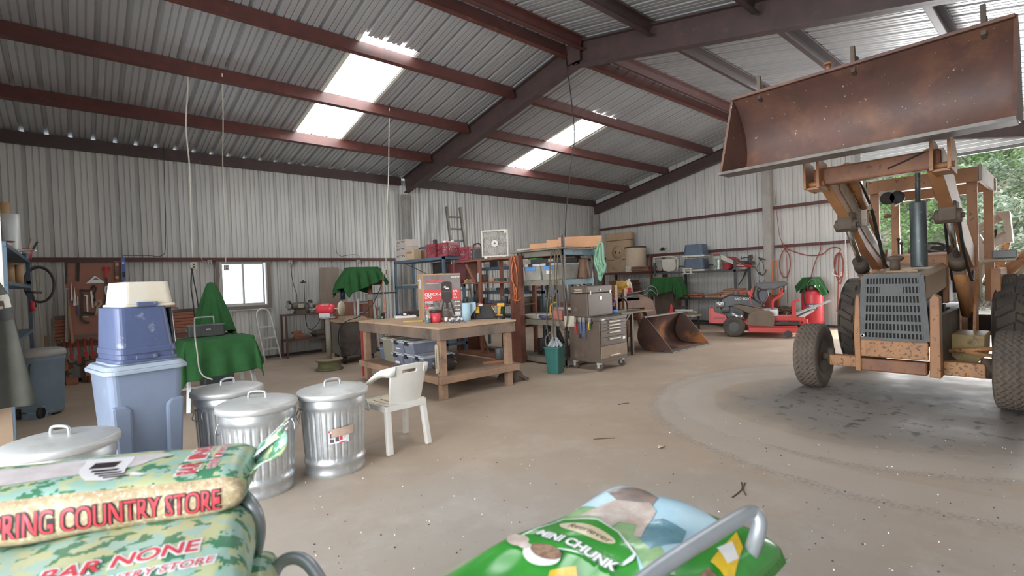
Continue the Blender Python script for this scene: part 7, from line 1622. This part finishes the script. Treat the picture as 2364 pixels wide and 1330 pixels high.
for d,m_,bo in ((.0012,M_bout,.0035),(.0022,M_btxt,.0006)): text_mesh('SPRING COUNTRY STORE',.0365,fr(d),m_,t,sx=.98,bold=bo*.8,cut=.015,align='RIGHT')
tp_ = lambda x,y,d=.0015: ang(x, pi/2+ (y)*1.0, d)
# picture band, ribbon and name on the upper face (y is an angle from straight up, growing towards the camera)
decal([(-.80,-.25),(-.34,-.2),(-.22,-.3),(-.18,-.1),(-.24,.02),(-.35,.16),(-.80,.42)],lambda x,y: ang(x,pi/2+y,.0012),M_bpk,t,'skull_picture',.03)
decal([(-.365,-.12),(-.27,-.2),(-.25,.30),(-.235,.22),(-.20,.42),(-.25,.36),(-.275,.50),(-.315,.42)],lambda x,y: ang(x,pi/2+y,.0018),M_bwht,t,'ribbon',.02)
for k in range(5): decal([(-.335+.012*k,-.02+.09*k),(-.285+.012*k,-.04+.09*k),(-.287+.012*k,.02+.09*k),(-.333+.012*k,.04+.09*k)],lambda x,y: ang(x,pi/2+y,.0023),M_bout,t,'ribbon_print',.02)
def rot_map(x0,a0,d): return lambda x,y: ang(x0-y, pi/2+a0-x*5.2, d)
for d,m_,bo in ((.0012,M_bwht,.006),(.0022,M_btxt,.001)): text_mesh('BAR NONE',.052,rot_map(-.105,.60,d),m_,t,sx=1.,bold=bo,cut=.015)
for d,m_ in ((.0012,M_bwht),(.0022,M_btxt)): text_mesh('COUNTRY STORE',.026,rot_map(-.068,.40,d),m_,t,sx=.9,bold=.002 if m_ is M_bwht else 0,cut=.015)
# sealed flap sticking up behind the right end
b = B(); b.grid(lambda u,w:(.0+.075*w+.01*sin(6*u), .06+.24*u-.02*w, .075+.055*w+.030*u*w+.008*sin(9*u+4*w)), 20, 6); fl = b.o('sealed_flap', M_camob, t, solid=.003)
for u0,u1 in ((.50,.70),(.78,.84),(.90,.96)): b = B(); b.grid(lambda u,w:(.0+.078*w, .06+.24*(u0+(u1-u0)*u)-.024, .08+.055*(.15+.8*w)+.030*u0*w+.003), 5, 4); b.o('flap_print', M_bwht, fl)
P2 = P1+V((.0,-.20,-.150)); 
t, ang2, sec2 = sack('feed_bag','second camouflage feed bag lettered in red under the topmost one',(.205,1.005,.845),R(-18),.56,.44,.150,[M_camob,M_camob],(0,0),n=2.3,seed=5)
def slope(x0,a0,d,k=5.2): return lambda x,y: ang2(x0+x, pi/2+a0-y*k, d)
for d,m_,bo in ((.0012,M_bwht,.006),(.0022,M_btxt,.001)):
    text_mesh('BAR NONE',.050,slope(-.335,.42,d),m_,t,sx=1.0,bold=bo*.8,cut=.015)
for d,m_,bo in ((.0012,M_bwht,.004),(.0022,M_btxt,.0)): text_mesh('COUNTRY STORE',.029,slope(-.29,.66,d),m_,t,sx=1.0,bold=bo,cut=.015,shear=.15)
t, ang3, sec3 = sack('feed_bag','lowest camouflage feed bag, under the red lettered one',(.27,.98,.722),R(-14),.80,.44,.13,[M_camob,M_camob],(0,0),n=2.8,seed=8)
# the carts: tube frames with a deck
M_tube = mat('silver_tube',(.40,.42,.45),(.34,.36,.39),rough=.38,metal=.55,sc=4)
M_deck = mat('cart_deck',(.05,.06,.055),rough=.6)
t = thing('hand_cart','silver tubular hand cart carrying the camouflage feed bags','cart',(-.13,1.24,0),R(-16))
B().box((-.50,-.27,.68),(.43,.32,.72)).o('deck', M_deck, t, .01)
for x in (-.42,.34):
    for y in (-.22,.24): w_ = B().cyl((x,y-.025,.11),(x,y+.025,.11),.11,n=24).o('wheel', M_blk, t); B().bar((x,y,.12),(x,y,.68),.03,.03).o('leg', M_tube, t)
tc_ = lambda pts: [hit(px,py,2,z)-V((-.13,1.24,0)) for px,py,z in pts]
b = B().at((0,0,0),R(16)); b.tube(tc_([(520,1150,1.0),(550,1138,1.0),(576,1160,.985),(594,1195,.95),(598,1235,.90),(588,1280,.84),(570,1325,.78),(545,1385,.70)]),.0155,14,5); b.o('handle', M_tube, t)
t = thing('utility_cart','silver tubular cart carrying the dog food bags at lower right','cart',(.68,.64,0))
B().box((-.44,-.24,.74),(.42,.30,.775)).o('deck', M_deck, t, .01)
for x in (-.36,.34):
    for y in (-.18,.24): w_ = B().cyl((x,y-.025,.11),(x,y+.025,.11),.11,n=24).o('wheel', M_blk, t); B().bar((x,y,.12),(x,y,.74),.03,.03).o('leg', M_tube, t)
uc = lambda pts: [hit(px,py,2,z)-V((.68,.64,0)) for px,py,z in pts]
B().tube(uc([(1380,1440,.955),(1480,1345,.97),(1600,1262,.99),(1700,1200,1.005),(1738,1184,1.005),(1752,1200,.995),(1748,1235,.965),(1728,1290,.91),(1700,1350,.86),(1670,1420,.79)]),.0150,14,5).o('handle', M_tube, t)
b = B(); b.tube(uc([(590,1420,.75),(622,1345,.80),(648,1300,.835),(682,1288,.845),(712,1302,.835),(742,1345,.80),(775,1420,.75)]),.0150,14,5); b.o('handle', M_tube, t)
# paper feed sack under the dog food bag
t = thing('paper_sack','white paper feed sack with an olive border under the green dog food bag','feed bag',(.60,.80,.776))
M_pap = mat('white_sack_paper',(.80,.79,.76),(.70,.69,.67),rough=.6,sc=4); M_olv = mat('olive_border',(.33,.34,.24),rough=.6)
def zs(x,y): return .115*(max(0,1-abs(x/.29)**5))**.5*(max(0,1-abs(y/.145)**4))**.5*(1+.03*sin(30*x)+.03*sin(26*y+9*x))
b = B(); b.grid(lambda u,w:((u-.5)*.58,(w-.5)*.29,zs((u-.5)*.58,(w-.5)*.29)), 40, 24); b.o('sack_skin', M_pap, t, solid=.004)
sf = lambda d: (lambda x,y:(x,y,zs(x,y)+d))
decal([(-.28,.065),(.27,.075),(.28,.105),(-.28,.10)],sf(.004),M_olv,t,'border_stripe'); decal([(-.28,-.02),(-.20,.0),(-.22,.04),(-.28,.03)],sf(.004),M_olv,t,'border_stripe')
decal([(.0,-.02),(.03,.05),(-.03,.055),(-.06,-.01)],sf(.004),M_olv,t,'printed_box')
for i in range(16): x = -.20+.024*i; decal([(x,-.03),(x+.008,-.03),(x+.012,.055),(x+.004,.055)] if not -.08<x<.03 else [(x,.058),(x+.008,.058),(x+.008,.062),(x,.062)],sf(.0045),mat('fine_print',(.60,.60,.59),rough=.6) if i==0 else bpy.data.materials['fine_print'],t,'fine_print')
# dog food bag
t = thing('dog_food_bag','glossy green dog food bag with a kibble bowl picture on the cart','feed bag',(.72,.635,.865))
M_grn = mat('glossy_green_film',(.055,.36,.045),(.04,.28,.04),rough=.16,sc=9); M_skyb = mat('printed_sky',(.66,.82,.90),(.46,.68,.80),rough=.15,sc=6); M_hillp = mat('printed_hill',(.22,.42,.20),(.40,.58,.30),rough=.15,sc=14); M_lake = mat('printed_lake',(.10,.24,.30),(.22,.40,.48),rough=.15,sc=12)
M_dogw = mat('printed_fur',(.70,.62,.57),(.52,.40,.34),rough=.2,sc=22); M_dogb = mat('printed_fur_dark',(.24,.20,.19),(.40,.30,.26),rough=.2,sc=20); M_crm = mat('cream_logo',(.80,.68,.46),(.84,.76,.58),rough=.2,sc=9); M_yel = mat('yellow_tag',(.80,.52,.03),rough=.2); M_kib = mat('kibble',(.20,.11,.07),(.33,.20,.13),rough=.5,sc=90,lo=.45,hi=.55)
HX,HY = .42,.215
def zd(x,y): 
    e = max(0,1-abs(x/HX)**9)**.4*max(0,1-abs(y/HY)**8)**.4
    return .075*e + .006*sin(19*x+11*y)*e + .004*sin(37*y-13*x)*e + .02*max(0,x-.25)
b = B(); b.grid(lambda u,w:((u-.5)*2*HX,(w-.5)*2*HY,zd((u-.5)*2*HX,(w-.5)*2*HY)), 60, 40); b.o('bag_skin', M_grn, t, solid=.004)
df = lambda d: (lambda x,y:(x,y,zd(x,y)+.003+d))
def px(*pts): # outline read off the printed face
    out = []
    for (a,c) in pts:
        h = hit(a,c,2,.942); out.append((max(-HX+.004,min(HX-.004,h.x-.72)),max(-HY+.004,min(HY-.004,h.y-.635))))
    return out
decal(px((1240,1198),(1330,1160),(1425,1118),(1480,1125),(1610,1160),(1680,1208),(1610,1260),(1520,1330),(1480,1330),(1460,1260),(1420,1215),(1300,1190)),df(.0005),M_skyb,t,'printed_sky')
decal(px((1255,1190),(1340,1158),(1420,1185),(1480,1200),(1560,1330),(1490,1330),(1462,1270),(1415,1222),(1300,1192)),df(.001),M_hillp,t,'printed_hill')
decal(px((1470,1195),(1530,1195),(1585,1225),(1575,1260),(1500,1280),(1470,1240)),df(.0012),M_lake,t,'printed_lake')
decal(px((1400,1140),(1490,1125),(1520,1150),(1500,1175),(1430,1165)),df(.0017),M_dogb,t,'printed_dog')
decal(px((1330,1185),(1420,1160),(1500,1160),(1515,1180),(1490,1215),(1480,1245),(1462,1240),(1470,1205),(1430,1200),(1400,1225),(1380,1215),(1390,1195)),df(.0020),M_dogw,t,'printed_dog')
decal(px((1290,1250),(1420,1215),(1478,1262),(1468,1300),(1440,1340),(1240,1340),(1180,1330),(1160,1262),(1290,1190),(1400,1205)) if False else px((1180,1255),(1240,1218),(1300,1189),(1380,1200),(1430,1228),(1470,1290),(1462,1302),(1440,1310)),df(.0024),mat('white_outline',(.80,.86,.84),rough=.2),t,'white_outline')
decal(px((1186,1256),(1242,1222),(1301,1193),(1378,1204),(1426,1231),(1462,1289),(1436,1304)),df(.0030),M_grn,t,'label_panel')
def fit(str_, p0, p1, d, m_, **k):
    """lettering stretched between two points of the face, baseline p0 to p1"""
    a, c = (V((*q,0)) for q in px(p0,p1)); e = (c-a).normalized(); n_ = V((-e.y,e.x,0))
    cu = bpy.data.curves.new('w','FONT'); cu.body = str_; cu.size = 1; o = bpy.data.objects.new('w',cu); COL.objects.link(o); bpy.context.view_layer.update(); w_ = o.dimensions.x; bpy.data.objects.remove(o)
    sz = (c-a).length/w_
    text_mesh(str_, sz*k.pop('tall',1), lambda x,y: df(d)(*(a+e*x+n_*y).xy), m_, t, cut=.015, sx=1/k.pop('tall_',1), **k); return sz
a = px((1300,1212),(1412,1258)); c_ = ((a[0][0]+a[1][0])/2,(a[0][1]+a[1][1])/2); d_ = math.atan2(a[1][1]-a[0][1],a[1][0]-a[0][0]); l_ = math.hypot(a[1][1]-a[0][1],a[1][0]-a[0][0])
decal(ell(c_[0],c_[1],l_*.56,l_*.20,28,d_),df(.0036),M_crm,t,'oval_logo')
fit('Retriever',(1308,1222),(1404,1262),.0044,mat('logo_brown',(.18,.08,.03),rough=.3))
for d,m_,bo in ((.0040,mat('chunk_shadow',(.03,.16,.05),rough=.3),.004),(.0048,M_bwht,.0014)): fit('MINI CHUNK',(1236,1238),(1412,1318),d,m_,bold=bo)
a = px((1250,1285))[0]; decal(ell(a[0],a[1],.030,.045),df(.0036),M_bwht,t,'printed_bowl'); decal(ell(a[0]+.012,a[1],.020,.040),df(.0042),M_kib,t,'printed_kibble')
for dx,dy in ((.0,.055),(.012,.07),(-.008,.075),(.004,.09)): decal(ell(a[0]+dx,a[1]+dy,.012,.018,12),df(.0038),M_dogw,t,'printed_chunk')
decal(px((1270,1322),(1330,1312),(1335,1345),(1262,1345)),df(.004),M_yel,t,'yellow_tag')
decal(px((1640,1300),(1700,1225),(1715,1262),(1690,1330)) ,df(.004),M_yel,t,'yellow_tag'); decal(px((1655,1268),(1690,1250),(1705,1285),(1680,1300)),df(.0045),M_bwht,t,'white_burst')
decal(px((1590,1345),(1635,1312),(1668,1330),(1650,1350)),df(.004),M_kib,t,'printed_kibble')

# small litter on the floor
t = thing('dry_leaf','pale dry leaf lying on the open floor in front of the workbench','leaf',G(1527,1033)); b = B(); b.grid(lambda u,w:((u-.5)*.10,(w-.5)*.055*sin(pi*min(1,u+.05)),.006+.012*sin(4*u)), 8, 4); b.o('leaf', mat('leaf_tan',(.50,.40,.28),rough=.8), t, solid=.002)
for i,(p0,p1,p2) in enumerate(((( 1690,1150),(1712,1132),(1712,1115)),((1722,1145),(1716,1130),(1720,1116)),((1428,935),(1440,932),(1452,931)),((1370,1015),(1395,1013),(1420,1012)))):
    c = G(*p1); t = thing('twig',('forked dark twig on the floor, the left of a pair near the dog food bag','thin twig on the floor, the right of a pair near the dog food bag','short twig on the floor right of the rolling cabinet','thin straw on the floor near the chair')[i] if i<3 else 'thin straw on the open floor near the dry leaf','twig',(c.x,c.y,.004),0,'twigs on the floor')
    B().tube([G(*q)-V((c.x,c.y,-.0)) for q in (p0,p1,p2)],.004,5,3).o('twig', M_grease, t)
t = thing('grit','loose grit and crumbs scattered over the open floor','grit',(0,0,0)); t['kind'] = 'stuff'; b = B(); q = random.Random(17)
for i in range(420):
    p = G(q.uniform(700,2360),q.uniform(930,1330)); r_ = q.uniform(.002,.006); b.m(q.randrange(3)); b.cbox((p.x,p.y,r_*.5),(r_,r_*1.4,r_))
b.o('crumbs',[M_beige,M_grease,M_white],t)
# ================================================================ OUTSIDE THE FAR DOOR
M_dirt = mat('pale_gravel',(.50,.46,.40),(.40,.36,.30),rough=.9,sc=2)
tag(B().box((LX+.1,-12,-.2),(60,26,-.02)).o('ground', M_dirt), kind='structure')
M_hill = mat('brush_hillside',(.34,.31,.25),(.20,.22,.13),rough=.95,sc=1.2,wear=(.45,.42,.36),wsc=3,wlo=.52,whi=.62)
b = B(); b.grid(lambda u,w:(24+30*u, -14+44*w, -.1+15*u**.8*(1+.10*sin(7*w))+.5*sin(11*w+5*u)*u), 20, 30); tag(b.o('hill', M_hill), kind='structure')
M_leafs = [mat('cedar_leaf_%s' % n_, c, c2, rough=.8, sc=1.5) for n_,c,c2 in (('green',(.22,.38,.13),(.34,.48,.22)),('grey',(.36,.45,.33),(.48,.54,.42)),('dark',(.15,.27,.11),(.24,.36,.17)))]
M_bark = mat('grey_bark',(.20,.17,.15),(.30,.27,.24),rough=.9,sc=6)
def leafy(name, m, n_, rad, hgt, z0, leaf, seed, parent):
    q = random.Random(seed); b = B(); cl = []
    for _ in range(26):
        z = q.random(); r = rad*(1-.55*abs(z-.35))*math.sqrt(q.random()); a = q.uniform(0,2*pi); cl.append((r*cos(a),r*sin(a),z0+hgt*z,q.uniform(.35,.8)))
    for i in range(n_):
        cx,cy,cz,s = cl[i%26]; p = V((q.gauss(cx,s*.5),q.gauss(cy,s*.5),q.gauss(cz,s*.32)))
        d1 = V((q.uniform(-1,1),q.uniform(-1,1),q.uniform(-.6,.8))).normalized(); d2 = d1.cross(V((q.uniform(-1,1),q.uniform(-1,1),q.uniform(-1,1)))).normalized()
        l = leaf*q.uniform(.6,1.4); b.f([b.v(p-d1*l),b.v(p+d2*l*.45),b.v(p+d1*l),b.v(p-d2*l*.45)])
    return b.o(name, m, parent, norm=False)
TR = [(22,-1.2,1.5,4.2,0,'leafy cedar nearest the door header on the right'),(23.5,1.4,1.4,3.8,1,'grey green cedar behind the tractor canopy'),(25,3.9,1.6,4.4,0,'green cedar seen through the left of the tractor canopy'),(27,.2,2.0,5.2,2,'dark cedar high on the slope to the right'),(27.5,2.8,1.9,5.0,1,'grey cedar up the slope behind the tractor muffler'),(29,5.6,2.0,5.4,0,'cedar up the slope left of the tractor'),(31,-1.2,2.2,5.8,1,'pale cedar far up the slope at the right'),(32,2.0,2.3,6.0,0,'broad cedar far up the slope in the middle'),(33,5.,2.3,6.,2,'dark cedar far up the slope at the left'),(37,.5,2.6,6.5,1,'tall grey cedar near the top of the slope'),(38,4.5,2.6,6.5,0,'tall green cedar near the top of the slope'),(26,7.2,1.8,4.8,2,'dark cedar beyond the door jamb')]
for i,(x,y,r,h,k,lb) in enumerate(TR):
    u = max(0,(x-24)/30); z = -.1+15*u**.8 if x > 24 else -.05
    t = thing('cedar_tree',lb,'tree',(x,y,z),0,'cedars on the slope outside')
    leafy('crown', M_leafs[k], 5200, r, h*.85, .5, .085, i, t)
    q = random.Random(90+i); b = B(); b.tube([(0,0,-.3),(.1,.05,h*.4),(-.05,0,h*.8)],[.10,.07,.03],8)
    for j in range(12): a = q.uniform(0,2*pi); z1 = q.uniform(.15,.7)*h; b.tube([(0,0,z1),(r*.5*cos(a),r*.5*sin(a),z1+.3*h*.3),(r*cos(a+.3),r*sin(a+.3),z1+.25*h)],[.035,.022,.008],6)
    b.o('trunk', M_bark, t)
t = thing('brush','tangle of bare grey twigs at the foot of the slope','brush',(21.8,2.4,0)); t['kind']='stuff'; q = random.Random(5); b = B()
for i in range(260):
    y = q.uniform(-3.2,4.2); x = q.uniform(-.6,2.4); a = q.uniform(0,2*pi); l = q.uniform(.5,1.6); b.tube([(x,y,0),(x+.3*l*cos(a),y+.4*l*sin(a),l*.6),(x+.6*l*cos(a+.5),y+.8*l*sin(a+.5),l*q.uniform(.9,1.4))],[.016,.011,.004],4)
b.o('twigs', mat('pale_twig',(.36,.32,.29),(.26,.23,.2),rough=.9,sc=5), t)
# ================================================================ LIGHT
w = bpy.data.worlds.new('sky'); SC.world = w; w.use_nodes = True
nt = w.node_tree; bg = nt.nodes['Background']
bg.inputs['Color'].default_value = (.86,.93,1.,1); bg.inputs['Strength'].default_value = 1.7
def area(name, loc, rot, sx, sy, e, c):
    l = bpy.data.lights.new(name,'AREA'); l.shape='RECTANGLE'; l.size=sx; l.size_y=sy; l.energy=e; l.color=c
    o = bpy.data.objects.new(name,l); COL.objects.link(o); o.location=loc; o.rotation_euler=rot; return o
# area lamps stand in for daylight behind the camera and at the far door
area('daylight_front_door', (-6.5,.6,2.6), (0,-pi/2,R(12)), 5.0, 9.0, 1500, (.93,.97,1.))
area('daylight_far_door', (LX+.9,1.5,2.1), (0,pi/2,0), 3.4, 3.6, 480, (.97,.98,1.))
l = bpy.data.lights.new('sun','SUN'); l.energy = 4.; l.angle = R(1.); l.color = (1.,.95,.86)
o = bpy.data.objects.new('sun',l); COL.objects.link(o); o.rotation_euler = V((-.45,.55,-.75)).to_track_quat('-Z','Y').to_euler()
SC.view_settings.view_transform = 'Standard'; SC.view_settings.look = 'None'
SC.view_settings.gamma = 1.; SC.view_settings.exposure = .12
SC.view_settings.use_curve_mapping = False
SC.cycles.use_denoising = True
SC.cycles.max_bounces = 10; SC.cycles.diffuse_bounces = 6
